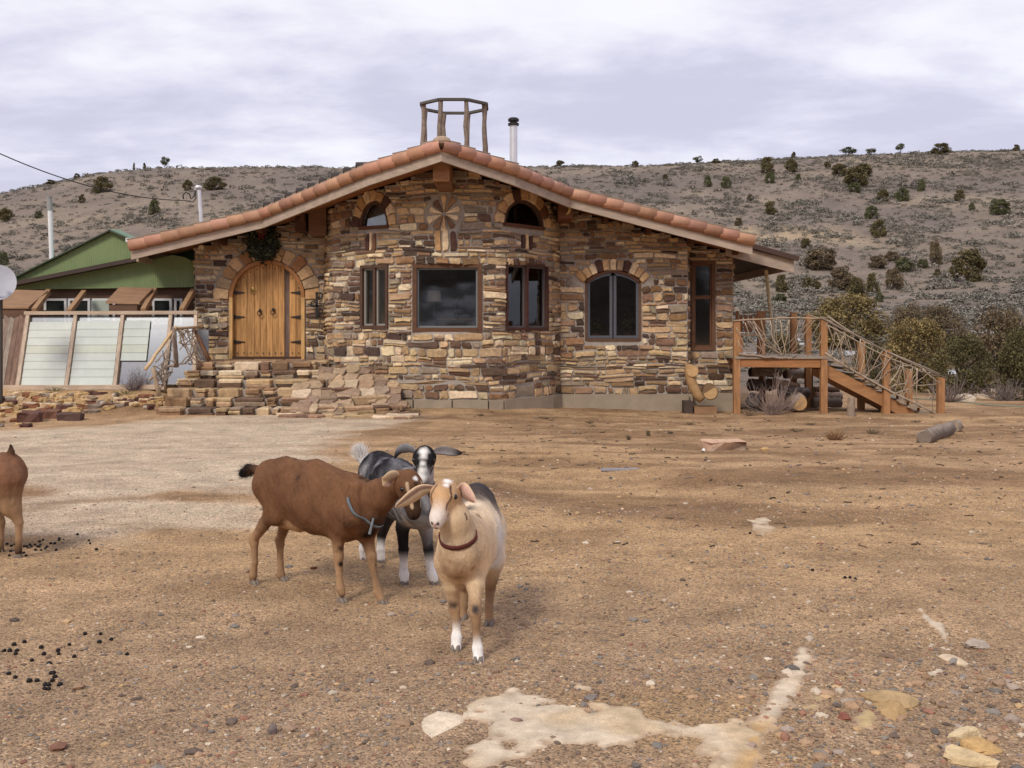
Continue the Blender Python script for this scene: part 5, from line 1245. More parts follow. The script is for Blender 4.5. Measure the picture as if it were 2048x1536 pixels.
# green metal building
gb = thing('metal_building', 'green ribbed metal building behind the greenhouse', 'building', (WX(200, 23), 23.2, 0)); GN = C(124, 143, 92)
def ribbed(poly_px, y, c, nm='metal_panel', off=.05):
    """vertical ribbed sheet inside a polygon with a straight top and bottom edge per column"""
    P = poly_px; x0, x1 = min(p[0] for p in P), max(p[0] for p in P); n = max(2, int((x1 - x0) / 2.2)); top = []; bot = []
    for i in range(n + 1):
        x = x0 + (x1 - x0) * i / n; ys = []
        for k in range(len(P)):
            a, b_ = P[k], P[(k + 1) % len(P)]
            if a[0] != b_[0] and min(a[0], b_[0]) - 1e-6 <= x <= max(a[0], b_[0]) + 1e-6: ys.append(a[1] + (b_[1] - a[1]) * (x - a[0]) / (b_[0] - a[0]))
            elif a[0] == b_[0] and abs(a[0] - x) < 1e-6: ys += [a[1], b_[1]]
        d = -.006 * (i % 2); q = W(x, min(ys), y); r_ = W(x, max(ys), y); q[1] += d; r_[1] += d; top.append(q); bot.append(r_)
    v = bot + top + [p + np.array([0, off, 0]) for p in bot] + [p + np.array([0, off, 0]) for p in top]; m_ = n + 1; f = []
    for i in range(n): f += [(i, i + 1, m_ + i + 1, m_ + i), (2 * m_ + i + 1, 2 * m_ + i, 3 * m_ + i, 3 * m_ + i + 1), (m_ + i, m_ + i + 1, 3 * m_ + i + 1, 3 * m_ + i), (i + 1, i, 2 * m_ + i, 2 * m_ + i + 1)]
    f += [(0, m_, 3 * m_, 2 * m_), (n, 2 * m_ + n, 3 * m_ + n, m_ + n)]
    b = MB(); b.add(v, f, tuple(np.array(c) * random.uniform(.95, 1.04))); return b.build(nm, M['paint'], gb)
for a0, a1 in ((-60, 86), (86, 220), (220, 272), (272, 330)):
    tp = lambda x: 563 - (x - 30) * (563 - 505) / 305 + 7
    ribbed([(a0, tp(a0)), (a1, tp(a1)), (a1, 574.5 + (390 - a1) * .012), (a0, 574.5 + (390 - a0) * .012)], 22.15, GN)
ribbed([(330, 512), (346, 510), (368, 514), (396, 528), (396, 574), (330, 575)], 22.15, np.array(GN) * .97)  # end panel slightly darker: shade of its side-turned face put into the colour
lo = lambda x: 563 - (x - 30) * (563 - 505) / 305 + 1
for a0, a1 in ((30, 86), (86, 220)):
    hi = lambda x: 556 - (x - 30) * (556 - 462) / 190
    ribbed([(a0, hi(a0)), (a1, hi(a1)), (a1, lo(a1)), (a0, lo(a0))], 22.45, GN)
ribbed([(220, 462), (262, 479), (300, 500), (330, 507), (220, lo(220))], 22.45, GN)
b = MB(); b.bar(W(-40, 582, 22.0), W(335, 507, 22.0), .25, .085, (0, 0, 1), C(72, 58, 52)); b.build('gutter', M['paint'], gb)
for q0, q1 in (((24, 559), (221, 461)), ((219, 461), (300, 497))):
    b = MB(); b.bar(W(*q0, 22.40), W(*q1, 22.40), .12, .03, (0, 0, 1), C(60, 66, 50)); b.build('edge_trim', M['paint'], gb)
b = MB(); A = [W(220, 461, 22.5), W(310, 500, 22.5), W(320, 500, 27), W(240, 462, 27)]; b.prism(A, (0, 0, .03), C(96, 132, 96)); A = [W(20, 560, 22.5), W(220, 461, 22.5), W(225, 465, 27), W(45, 560, 27)]; b.prism(A, (0, 0, .03), C(96, 132, 96)); b.build('roof_sheet', M['paint'], gb)
b = MB(); b.box((WX(-60, 22.7), 22.7, -.2), (WX(385, 22.7) - WX(-60, 22.7), 0, 0), (0, 4, 0), (0, 0, WZ(560, 22.7) + .2), C(104, 134, 70)); b.build('wall', M['paint'], gb)
b = MB(); q = W(251, 484, 22.3); b.box(q, (.12, 0, 0), (0, .06, 0), (0, 0, .09), C(225, 225, 228)); b.build('eave_light', M['paint'], gb)
# white vent pipe
y = 24.0; q = W(103, 512, y); vp_ = thing('vent_pipe', 'tall white vent pipe with grey top by the green roof', 'pipe', q)
b = MB(); b.tube([W(104, 540, y), W(100, 420, y)], .052, 12); b.build('pipe', M['white'], vp_); b = MB(); b.tube([W(100, 421, y), W(98.5, 398, y), W(98.5, 393, y)], [.06, .06, .07], 12, C(150, 150, 150)); b.build('collar', M['paint'], vp_)
# service mast on the roof, cable
y = 24.5; q = W(401, 440, y); sm_ = thing('service_mast', 'metal electric service mast with weatherhead on the roof', 'mast', q)
b = MB(); b.tube([W(403, 450, y), W(398, 380, y)], .045, 12); b.build('pole', M['metal'], sm_)
b = MB(); b.ball(W(396.5, 375, y), (.085, .085, .06), 12, 7); b.tube([W(396.5, 375, y), W(390, 381, y)], [.06, .03], 10); b.build('weatherhead', M['metal'], sm_, True)
b = MB(); b.tube([W(391, 380, y), W(388, 393, y), W(382, 398, y), W(379, 388, y), W(372, 384, y), W(366, 390, y), W(367, 398, y)], .016, 6); b.tube([W(391, 381, y), W(392, 396, y), W(386, 404, y), W(376, 402, y)], .013, 6); b.build('drip_loop', M['iron'], sm_, True)
P0, P1 = W(372, 401, y), np.array(W(-420, 60, 16)); pts = []
for t in np.linspace(0, 1, 40): p = P0 * (1 - t) + P1 * t; p[2] -= 1.05 * 4 * t * (1 - t) * .62; pts.append(p)
b = MB(); b.tube(pts, .011, 6); cab = b.build('power_cable', M['iron'], None, True, loc=P0); tag(cab, 'thin black power cable sagging down from the upper left to the mast', 'cable')
# satellite dish
y = 19.0; c0 = W(-3, 566, y); ds = thing('satellite_dish', 'pale round satellite dish cut by the left edge', 'satellite dish', W(6, 690, y))
ax = np.array([.35, -.9, .25]); ax /= np.linalg.norm(ax); a_ = np.cross(ax, (0, 0, 1)); a_ /= np.linalg.norm(a_); b_ = np.cross(a_, ax); v = []; f = []
for th2 in (0, .012):
    for i in range(6):
        r = .31 * i / 5
        for k in range(22): t = 2 * math.pi * k / 22; v.append(c0 + a_ * r * math.cos(t) + b_ * r * 1.1 * math.sin(t) + ax * (.5 * r * r - th2))
for s in (0, 132):
    for i in range(5):
        for k in range(22): q = (s + i * 22 + k, s + i * 22 + (k + 1) % 22, s + (i + 1) * 22 + (k + 1) % 22, s + (i + 1) * 22 + k); f.append(q if s == 0 else q[::-1])
b = MB(); b.add(v, f, C(176, 178, 190)); b.build('reflector', M['paint'], ds, True)
tip = c0 + ax * .34 - b_ * .02; b = MB(); b.tube([c0 - b_ * .33, tip], .014, 6, C(60, 60, 66)); b.tube([c0 - b_ * .30 + a_ * .1, tip], .009, 6, C(60, 60, 66)); b.build('feed_arm', M['paint'], ds)
b = MB(); b.tube([tip, tip - ax * .10], [.03, .04], 10, C(120, 120, 124)); b.build('feed_horn', M['paint'], ds)
zg = g1(c0[0], y + .1); b = MB(); b.tube([(c0[0], y + .1, zg - .1), (c0[0], y + .1, c0[2])], .028, 10, C(70, 62, 58)); b.build('mast', M['paint'], ds)
# ---------------------------------------------------------------- goats: smooth bodies grown from tapered limbs
class Body:
    def __init__(s, yaw):
        s.f = np.array([math.cos(yaw), math.sin(yaw), 0]); s.l = np.array([-math.sin(yaw), math.cos(yaw), 0]); s.p = []; s.paint = []; s.roan = 0
    def loc(s, p): p = np.asarray(p, float); return np.stack([p @ s.f, p @ s.l, p[..., 2]], -1)
    def cone(s, a, b, ra, rb, ca, cb=None, lat=1.0, k=.03, cut=False):
        s.p.append((s.loc(a), s.loc(b), ra, rb, lat, k, np.array(ca), np.array(cb if cb is not None else ca), cut)); return s
    def chain(s, pts, rad, c, lat=1.0, k=.03):
        cs = c if isinstance(c, list) else [c] * len(pts)
        for i in range(len(pts) - 1): s.cone(pts[i], pts[i + 1], rad[i], rad[i + 1], cs[i], cs[i + 1], lat, k if i == 0 else min(k, .018))
    def on(s, T, u, v, w_, u0=None):
        c = T(u if u0 is None else u0, 0, -.005); d = T(u, v, w_) - c; d /= np.linalg.norm(d); rs = np.linspace(.004, .14, 273); D = s.sdf(c + d * rs[:, None]); return c + d * rs[np.argmax(D > 0)]
    def spot(s, p, r, c, soft=.5, axis=None): s.paint.append((np.array(p, float), r, np.array(c), soft))
    @staticmethod
    def _d(P, q):
        a, b, ra, rb, lat = q[:5]; sc_ = np.array([1, lat, 1.]); A, B, X = a * sc_, b * sc_, P * sc_
        ba = B - A; t = np.clip(((X - A) @ ba) / max(ba @ ba, 1e-9), 0, 1); return np.linalg.norm(X - A - t[..., None] * ba, axis=-1) - (ra + (rb - ra) * t), t
    def sdf_local(s, P):
        D = np.full(P.shape[:-1], 9.)
        for q in s.p:
            d, _ = s._d(P, q); k = q[5]
            if q[8]: D = np.maximum(D, -d); continue
            h = np.maximum(k - np.abs(D - d), 0) / k; D = np.minimum(D, d) - h * h * k * .25
        return D
    def sdf(s, p): return s.sdf_local(s.loc(p))
    def mesh(s, h):
        lo = np.min([np.minimum(q[0], q[1]) - max(q[2], q[3]) for q in s.p], 0) - 3 * h; hi = np.max([np.maximum(q[0], q[1]) + max(q[2], q[3]) for q in s.p], 0) + 3 * h
        n = np.ceil((hi - lo) / h).astype(int) + 1; ax = [lo[i] + h * np.arange(n[i]) for i in range(3)]
        D = np.full(tuple(n), 9., np.float64)
        for q in s.p:
            R_ = max(q[2], q[3]) + q[5] + 2 * h; a0 = np.minimum(q[0], q[1]) - R_; a1 = np.maximum(q[0], q[1]) + R_
            i0 = np.clip(np.floor((a0 - lo) / h).astype(int), 0, n - 1); i1 = np.clip(np.ceil((a1 - lo) / h).astype(int) + 1, 1, n)
            sl = tuple(slice(a, b) for a, b in zip(i0, i1)); X = np.stack(np.meshgrid(ax[0][sl[0]], ax[1][sl[1]], ax[2][sl[2]], indexing='ij'), -1)
            d, _ = s._d(X, q); cur = D[sl]; k = q[5]
            if q[8]: D[sl] = np.maximum(cur, -d); continue
            hh = np.maximum(k - np.abs(cur - d), 0) / k; D[sl] = np.minimum(cur, d) - hh * hh * k * .25
        ins = D < 0; cn = np.zeros(tuple(n - 1), int)
        off = [(i, j, k) for i in (0, 1) for j in (0, 1) for k in (0, 1)]
        cut = lambda A, o: A[o[0]:A.shape[0] - 1 + o[0], o[1]:A.shape[1] - 1 + o[1], o[2]:A.shape[2] - 1 + o[2]]
        for o in off: cn += cut(ins, o)
        act = (cn > 0) & (cn < 8); ids = np.full(act.shape, -1); ids[act] = np.arange(act.sum()); cell = np.argwhere(act).astype(float)
        pos = np.zeros((len(cell), 3)); cnt = np.zeros(len(cell))
        for o in off:
            for axi in range(3):
                if o[axi]: continue
                o2 = list(o); o2[axi] = 1; d1 = cut(D, o)[act]; d2 = cut(D, tuple(o2))[act]; x = (d1 < 0) != (d2 < 0)
                t = np.where(x, d1 / np.where(np.abs(d1 - d2) < 1e-12, 1, d1 - d2), 0); e = np.array(o, float)[None] * np.ones((len(cell), 1)); e[:, axi] += t
                pos += np.where(x[:, None], e, 0); cnt += x
        V = lo + h * (cell + pos / cnt[:, None]); Fc = []
        for axi in range(3):
            u, v_ = [(1, 2), (2, 0), (0, 1)][axi]; s1 = [slice(0, None)] * 3; s2 = [slice(0, None)] * 3; s1[axi] = slice(0, -1); s2[axi] = slice(1, None)
            A, B = ins[tuple(s1)], ins[tuple(s2)]; E = np.argwhere(A != B); ok = (E[:, u] > 0) & (E[:, v_] > 0) & (E[:, u] < n[u] - 1) & (E[:, v_] < n[v_] - 1); E = E[ok]
            du = np.zeros(3, int); du[u] = 1; dv = np.zeros(3, int); dv[v_] = 1
            q = np.stack([ids[tuple((E - du - dv).T)], ids[tuple((E - dv).T)], ids[tuple(E.T)], ids[tuple((E - du).T)]], 1)
            fl = A[tuple(E.T)]; q[~fl] = q[~fl][:, ::-1]; Fc.append(q)
        return V, np.concatenate(Fc)
    def colours(s, V, world):
        W_ = np.zeros(len(V)); Cc = np.zeros((len(V), 3))
        for q in s.p:
            if q[8]: continue
            d, t = s._d(V, q); w_ = np.exp(-np.clip(d, 0, None) / .011); W_ += w_; Cc += w_[:, None] * (q[6] + (q[7] - q[6]) * t[:, None])
        c = Cc / W_[:, None]
        lo_ = fbm2(world[:, 0] * 7 + world[:, 2] * 4, world[:, 1] * 7 - world[:, 2] * 6, 4, 13) + .6 * fbm2(world[:, 0] * 30 + world[:, 1] * 26, world[:, 2] * 9, 3, 17); c = c * (.50 + .64 * lo_)[:, None]
        nz = fbm2(world[:, 0] * 23 + world[:, 2] * 11, world[:, 1] * 23 - world[:, 2] * 17, 3, 3) - .5
        nz = nz * 1.25 + .9 * (fbm2(world[:, 0] * 85 + world[:, 1] * 60, world[:, 2] * 40 + world[:, 1] * 20, 3, 7) - .5)
        if s.roan:
            ro = fbm2(world[:, 0] * 15 + world[:, 2] * 9, world[:, 1] * 15 - world[:, 2] * 13, 4, 23); rw = sm(.30, .42, world[:, 2])[:, None]; c = c * (1 - rw) + rw * c * np.clip(.12 + 4.2 * np.clip(ro - .25, 0, 1) ** 1.5, .25, 2.8)[:, None]
        for p, r, k, soft in s.paint:
            d = np.linalg.norm((world - p) / r, axis=1) + nz * .35; w_ = 1 - sm(1 - soft, 1.0, d); c = c * (1 - w_[:, None]) + k * w_[:, None]
        return c
def ear(parent, pts, wid, wdir, c_out, c_in, cup=.25, name='ear', tip=None, fold=0):
    """leaf shaped ear with thickness, along a centre line"""
    P = [np.array(p, float) for p in pts]; n = 14; cl = []
    for i in range(n + 1):
        t = i / n * (len(P) - 1); k = min(int(t), len(P) - 2); u = t - k
        p0, p1, p2, p3 = P[max(k - 1, 0)], P[k], P[k + 1], P[min(k + 2, len(P) - 1)]
        cl.append(.5 * ((2 * p1) + (p2 - p0) * u + (2 * p0 - 5 * p1 + 4 * p2 - p3) * u * u + (3 * p1 - p0 - 3 * p2 + p3) * u ** 3))
    v = []; f = []; cc = []; m_ = 7; wd = np.array(wdir, float)
    for i in range(n + 1):
        t = i / n; d = cl[min(i + 1, n)] - cl[max(i - 1, 0)]; d /= np.linalg.norm(d); ww = wd - d * (wd @ d); ww /= np.linalg.norm(ww); nr = np.cross(d, ww)
        w_ = wid * (.50 + .75 * math.sin(math.pi * min(1, t ** .85))) * (1 if t < .72 else math.sqrt(max(0.03, 1 - ((t - .72) / .28) ** 2)))
        for side in (0, 1):
            for j in range(m_):
                s_ = -1 + 2 * j / (m_ - 1); th2 = .0030 * math.sqrt(max(.03, 1 - s_ * s_)); p = cl[i] + ww * s_ * w_ + nr * (cup * w_ * s_ * s_ + (th2 if side else -th2)); v.append(p)
                c = np.array(c_in if side else c_out)
                if fold and s_ * fold > .12: c = np.array(c_in) * (.55 + .35 * abs(s_))
                if abs(s_) > .9: c = np.array(c_out) * 1.1
                c = c * (1 - .25 * (1 - abs(s_)))
                if tip is not None: c = c * (1 - sm(.6, .9, t)) + np.array(tip) * sm(.6, .9, t)
                cc.append(tuple(np.clip(c, 0, .9)))
    S = 2 * m_
    for i in range(n):
        for j in range(m_ - 1): a = i * S + j; f += [(a, a + 1, a + S + 1, a + S), (a + m_ + 1, a + m_, a + S + m_, a + S + m_ + 1)]
        f += [(i * S + m_, i * S, (i + 1) * S, (i + 1) * S + m_), (i * S + m_ - 1, i * S + 2 * m_ - 1, (i + 1) * S + 2 * m_ - 1, (i + 1) * S + m_ - 1)]
    f += [tuple(range(m_)) + tuple(range(2 * m_ - 1, m_ - 1, -1)), tuple(n * S + q for q in (list(range(m_, 2 * m_)) + list(range(m_ - 1, -1, -1))))]
    b = MB(); b.add(v, f, cc); return b.build(name, M['fur'], parent, True)
def hoof(parent, p, fwd, s=1.0):
    p = np.array(p, float); z = g1(p[0], p[1]) - .004; fwd = np.array([fwd[0], fwd[1], 0.]); fwd /= np.linalg.norm(fwd); la = np.array([-fwd[1], fwd[0], 0]); b = MB()
    for sd_ in (-1, 1):
        o = np.array([p[0], p[1], z]) + la * sd_ * .0135 * s; v = []
        for zz_, l0, l1, w_ in ((0, -.026, .040, .0125), (.016, -.024, .030, .0115), (.032, -.016, .014, .009)):
            for x, y in ((l0, -w_ * .8), (l0, w_ * .8), (l1 * .6, w_), (l1, w_ * .25 * 1), (l1, -w_ * .25), (l1 * .6, -w_)): v.append(o + fwd * x * s + la * (y * s + sd_ * -.002) + np.array([0, 0, zz_ * s]))
        f = [tuple(range(6))[::-1], tuple(range(12, 18))]
        for r_0 in (0, 6):
            for k in range(6): f.append((r_0 + k, r_0 + (k + 1) % 6, r_0 + 6 + (k + 1) % 6, r_0 + 6 + k))
        b.add(v, f)
    return b.build('hoof', M['horn'], parent)
def collar(parent, body, c, axis_, colr, wd=.02, a0=0, a1=2 * math.pi, rmax=.3, ztop=9, keep=None):
    axis_ = np.array(axis_, float); axis_ /= np.linalg.norm(axis_); a = np.cross(axis_, (0, 0, 1)); a /= np.linalg.norm(a); b_ = np.cross(axis_, a); c = np.array(c, float); K = 44; v = []; f = []
    for i in range(K):
        t = a0 + (a1 - a0) * i / K; d = a * math.cos(t) + b_ * math.sin(t); rs = np.linspace(.0, .3, 151); D = body.sdf(c + d * rs[:, None]); r = min(rs[np.argmax(D > 0)], rmax)
        for rr, s_ in ((r + .003, -1), (r + .009, -1), (r + .009, 1), (r + .003, 1)): v.append(c + d * rr + axis_ * s_ * wd / 2)
    for i in range(K):
        j = (i + 1) % K
        if max(v[4 * i][2], v[4 * j][2]) > ztop or (keep and not keep(v[4 * i])): continue
        for k in range(4): f.append((i * 4 + k, j * 4 + k, j * 4 + (k + 1) % 4, i * 4 + (k + 1) % 4))
    b = MB(); b.add(v, f, colr); return b.build('collar', M['fabric'], parent, True)
def coat(parent, V, Fq, Cv, n, ln, flow, seed):
    """short hair: thin blades lying over the skin"""
    r = np.random.default_rng(seed); A, B, D = V[Fq[:, 0]], V[Fq[:, 1]], V[Fq[:, 3]]; cr_ = np.cross(B - A, D - A); ar = np.linalg.norm(cr_, axis=1); N_ = cr_ / np.maximum(ar, 1e-12)[:, None]
    k = r.choice(len(Fq), n, p=ar / ar.sum()); u, v = r.uniform(size=(2, n)); P = V[Fq[k, 0]] + (B - A)[k] * u[:, None] + (D - A)[k] * v[:, None]; nn = N_[k]
    fl = np.array(flow) + r.normal(0, .28, (n, 3)); t = fl - nn * np.sum(fl * nn, 1)[:, None]; t /= np.maximum(np.linalg.norm(t, axis=1), 1e-9)[:, None]
    d = t * .95 + nn * r.uniform(.06, .26, n)[:, None]; d /= np.linalg.norm(d, axis=1)[:, None]; s_ = np.cross(d, nn); s_ /= np.maximum(np.linalg.norm(s_, axis=1), 1e-9)[:, None]
    fac = sm(.02, .35, P[:, 2] - ORG[parent.name][2]) * .65 + .35; hd = np.array(parent['_head']) if '_head' in parent else None
    if hd is not None: fac = fac * (.32 + .68 * sm(.12, .24, np.linalg.norm(P - hd, axis=1)))
    L_ = ln * r.uniform(.6, 1.4, n) * fac; w_ = .0013
    v3 = np.stack([P - s_ * w_ - nn * .002, P + s_ * w_ - nn * .002, P + d * L_[:, None]], 1).reshape(-1, 3); c = np.repeat(Cv[Fq[k, 0]] * r.uniform(.76, 1.24, n)[:, None], 3, 0)
    me = mesh_from('coat', v3 - ORG[parent.name], np.arange(3 * n).reshape(-1, 3), np.clip(c, 0, .92), False, [M['fur']])
    o = link('coat', me, parent); return tag(o, kind='stuff')
def head(B, O, fw, up, s, C_, lat_cols=None):
    """adds a goat's head to the body; O cranium centre, fw towards the muzzle; returns placing function"""
    O = np.array(O, float); fw = np.array(fw, float); fw /= np.linalg.norm(fw); up = np.array(up, float); up -= fw * (up @ fw); up /= np.linalg.norm(up); la = np.cross(up, fw)
    T = lambda u, v, w_: O + s * (fw * u + la * v + up * w_)
    c, fc, mz, ch = C_['head'], C_['face'], C_['muzzle'], C_['cheek']
    K = lambda a, b, ra, rb, ca, cb=None, k=.03: B.cone(T(*a), T(*b), ra * s, rb * s, ca, cb, 1, k * s)
    K((-.012, 0, -.004), (.03, 0, .006), .058, .055, c); K((.04, 0, .004), (.15, 0, -.012), .050, .034, fc, fc); K((.06, 0, .016), (.165, 0, .004), .027, .021, fc, mz)
    K((.01, 0, -.045), (.10, 0, -.042), .036, .028, ch); K((.10, 0, -.04), (.168, 0, -.036), .027, .018, ch, mz); K((.15, 0, -.012), (.178, 0, -.016), .031, .025, mz, k=.025); K((.170, 0, -.036), (.182, 0, -.034), .0165, .014, mz, k=.012)
    for v in (-1, 1):
        K((.02, v * .030, -.030), (.055, v * .028, -.032), .030, .026, ch); K((.018, v * .041, .024), (.050, v * .042, .021), .017, .015, c, fc, .02); K((.0, v * .040, -.002), (.015, v * .04, .0), .028, .026, c)
        K((.052, v * .047, -.006), (.066, v * .044, -.010), .011, .010, fc, k=.015)
    nd = np.array(C_['nose'])
    for v in (-1, 1):
        B.cone(T(.198, v * .013, -.004), T(.207, v * .018, -.001), .006 * s, .006 * s, nd, nd, 1, .01, True); B.spot(T(.196, v * .013, -.006), .0125 * s, nd, .6)
        B.cone(T(.198, 0, -.031), T(.150, v * .028, -.030), .0035 * s, .003 * s, nd, nd, 1, .01, True)
        for u in np.linspace(0, 1, 6): B.spot(T(.198 - .046 * u, v * (.004 + .024 * u), -.0305), .009 * s, nd * .8, .7)
    for v in (-1, 1):
        for q_ in np.linspace(0, 1, 10): B.spot(B.on(T, .178 - .062 * q_, v * (.016 + .02 * q_), -.024 + .002 * q_), .0055 * s, nd * .7, .7)
    B.spot(T(.203, 0, -.008), .013 * s, C_.get('nosepink', nd), .7)
    T.s = s; return T
def eyes(t, T, B):
    for v in (-1, 1):
        c = T(.036, 0, .008); d = T(.042, v * .06, .018) - c; d /= np.linalg.norm(d); rs = np.linspace(.01, .12, 221); D = B.sdf(c + d * rs[:, None]); r = rs[np.argmax(D > 0)]
        b = MB(); b.ball(c + d * (r - .0065 * T.s), .0145 * T.s, 12, 8); b.build('eye', M['eye'], t, True)
BRN, BRD, TAN, TANL, BLK, WHT = np.array(C(117, 79, 51)), np.array(C(76, 53, 38)), np.array(C(172, 134, 96)), np.array(C(212, 180, 140)), np.array(C(34, 31, 33)), np.array(C(232, 226, 220))
GRY, PNK = np.array(C(120, 118, 122)), np.array(C(222, 176, 156))
def WT(x, y, z): return np.array([x, y, z], float)
def finish(t, B, h, hair, ln, flow, seed, hd=None):
    V, Fq = B.mesh(h)
    fn = np.cross(V[Fq[:, 2]] - V[Fq[:, 0]], V[Fq[:, 3]] - V[Fq[:, 1]]); vn = np.zeros_like(V)
    for k in range(4): np.add.at(vn, Fq[:, k], fn)
    vn /= np.maximum(np.linalg.norm(vn, axis=1), 1e-12)[:, None]; rel_ = sm(.30, .42, V[:, 2] - ORG[t.name][2])
    if hd is not None: rel_ = rel_ * sm(.14, .24, np.linalg.norm(V - B.loc(np.array(hd)), axis=1))
    dsp = noise3(V[:, 0] * 9, V[:, 1] * 9, V[:, 2] * 7, 3) * .6 + noise3(V[:, 0] * 19, V[:, 1] * 19, V[:, 2] * 13, 4) * .4 - .5
    clump = noise3(V[:, 0] * 60 + V[:, 2] * 20, V[:, 1] * 60, V[:, 2] * 22, 5) - .5
    V = V + vn * (rel_ * (dsp * .020 + clump * .005))[:, None]
    Vw = V[:, :1] * B.f + V[:, 1:2] * B.l; Vw[:, 2] = V[:, 2]
    Cv = B.colours(V, Vw); me = mesh_from('body', Vw - ORG[t.name], Fq, np.clip(Cv, .004, .9), True, [M['fur']]); o = link('body', me, t)
    if hd is not None: t['_head'] = [float(q) for q in hd]
    coat(t, Vw, Fq, Cv, hair, ln, flow, seed)
    if '_head' in t: del t['_head']
    return V

def tuft(t, c, n, ln, dirv_, spread, colr, seed):
    """brush of fine hairs growing from c"""
    r = np.random.default_rng(seed); d = np.array(dirv_, float) + r.normal(0, spread, (n, 3)); d /= np.linalg.norm(d, axis=1)[:, None]; P = np.array(c) + r.normal(0, .011, (n, 3)); s_ = np.cross(d, r.normal(size=(n, 3))); s_ /= np.linalg.norm(s_, axis=1)[:, None]
    L_ = ln * r.uniform(.5, 1.15, n)[:, None]; v = np.stack([P - s_ * .0022, P + s_ * .0022, P + d * L_], 1).reshape(-1, 3)
    o = link('tail_tuft', mesh_from('tail_tuft', v - ORG[t.name], np.arange(3 * n).reshape(-1, 3), np.repeat(np.array(colr) * r.uniform(.7, 1.15, n)[:, None], 3, 0).clip(0, .9), False, [M['fur']]), t)
    return tag(o, kind='stuff')
# ---- brown goat, side on
L_PL = 4.42; yaw = R(-35); B = Body(yaw); fB, lB = B.f, B.l
def S(px, py, t=0):
    u = (px - 1024) / F; Y = (L_PL + t) / (lB[1] + lB[0] * u); return W(px, py, Y)
def rp(px, r, t=0): return r * S(px, 900, t)[1] / F
t1 = thing('goat', 'brown goat seen side on, nuzzling the tan goat in front', 'goat', (*S(625, 1100)[:2], 0), 'goats in the yard')
pel, fl2, bar, chs = S(546, 965), S(588, 984), S(640, 998), S(690, 1014)
B.cone(pel, fl2, rp(545, 43), rp(588, 51), BRN, BRN, 1.25, .05); B.cone(fl2, bar, rp(588, 51), rp(640, 66), BRN, BRN, 1.25, .05); B.cone(bar, chs, rp(640, 67), rp(690, 64), BRN, BRN, 1.25, .06); B.cone(chs, S(714, 1012), rp(690, 64), rp(714, 55), BRN, BRN, 1.25, .06)
B.cone(S(538, 944), S(572, 934), rp(540, 19), rp(572, 19), BRN, BRN, 1, .04); B.cone(S(572, 934), S(630, 940), rp(572, 19), rp(630, 15), BRN, BRN, 1, .05); B.cone(S(630, 940), S(708, 972), rp(630, 15), rp(706, 20), BRN, BRN, 1, .05)
for t_ in (-1, 1): B.cone(S(566, 936, t_ * .075), S(560, 950, t_ * .085), .022, .03, BRN, BRN, 1, .035); B.cone(S(524, 950, t_ * .05), S(530, 970, t_ * .06), .025, .03, BRN, BRN, 1, .03); B.cone(S(712, 975, t_ * .085), S(704, 1035, t_ * .115), .04, .065, BRN, BRN, 1, .04)
B.cone(S(712, 1008), S(758, 992), rp(712, 47), rp(758, 32), BRN, BRN, 1.35, .045); B.cone(S(758, 992), S(798, 965), rp(758, 32), rp(798, 25), BRN, BRN, 1.25, .035)
B.cone(S(730, 1040), S(744, 1032), rp(738, 34), rp(738, 26), BRN, BRD, 1.1, .05); B.cone(S(575, 1036), S(600, 1046), rp(575, 22), rp(600, 18), TAN, TAN, 1, .04)
for t_, stf, hk_, sh, fet, hf in ((-.085, (551, 1030), (508, 1079), (510, 1125), (506, 1150), (506, 1163)), (.085, (582, 1032), (560, 1081), (561, 1125), (562, 1150), (565, 1163))):
    a = t_ * .8; B.cone(S(540 if t_ < 0 else 548, 975, a), S(*stf, t_), rp(540, 35), rp(540, 20), BRN, BRN * 1.05, 1.25, .045)
    B.cone(S(stf[0] - 4, stf[1] - 10, t_), S(*hk_, t_), rp(540, 17), rp(540, 7.6), BRN * 1.1, TAN * .9, 1, .03); B.cone(S(hk_[0] - 2, hk_[1] - 3, t_), S(hk_[0] + 1, hk_[1] + 8, t_), rp(540, 9.2), rp(540, 8), TAN * .85, TAN * .85, 1, .012); B.cone(S(*hk_, t_), S(*sh, t_), rp(540, 8.0), rp(540, 5.6), TAN * .85, TAN * .85, 1, .012); B.cone(S(*sh, t_), S(*fet, t_), rp(540, 5.6), rp(540, 7.9), TAN * .85, TAN * .85, 1, .012); B.cone(S(*fet, t_), S(hf[0], hf[1] - 3, t_), rp(540, 7.4), rp(540, 6.8), TAN * .8, BRD, 1, .012)
    hoof(t1, S(hf[0] + 2, hf[1], t_) , fB)
for t_, sh, el, kn, cn, fet, hf in ((-.085, (698, 1032), (676, 1066), (677, 1113), (678, 1148), (681, 1176), (684, 1190)), (.03, (722, 1035), (733, 1072), (743, 1113), (748, 1150), (756, 1184), (765, 1206))):
    r6 = rp(700, 1); B.cone(S(*sh, t_ * .9), S(*el, t_), 33 * r6, 15 * r6, BRN, BRN * 1.05, 1.3, .05); B.cone(S(*el, t_), S(*kn, t_), 14 * r6, 9.0 * r6, BRN * 1.1, TAN * .85, 1, .02)
    B.cone(S(*kn, t_), S(*cn, t_), 10.2 * r6, 5.9 * r6, TAN * .85, TAN * .85, 1, .012); B.cone(S(*cn, t_), S(*fet, t_), 5.9 * r6, 8.4 * r6, TAN * .85, TAN * .85, 1, .012); B.cone(S(*fet, t_), S(hf[0], hf[1] - 4, t_), 8 * r6, 7.5 * r6, TAN * .85, TAN * .7, 1, .012)
    hoof(t1, S(*hf, t_), fB + np.array([.1, -.3, 0]))
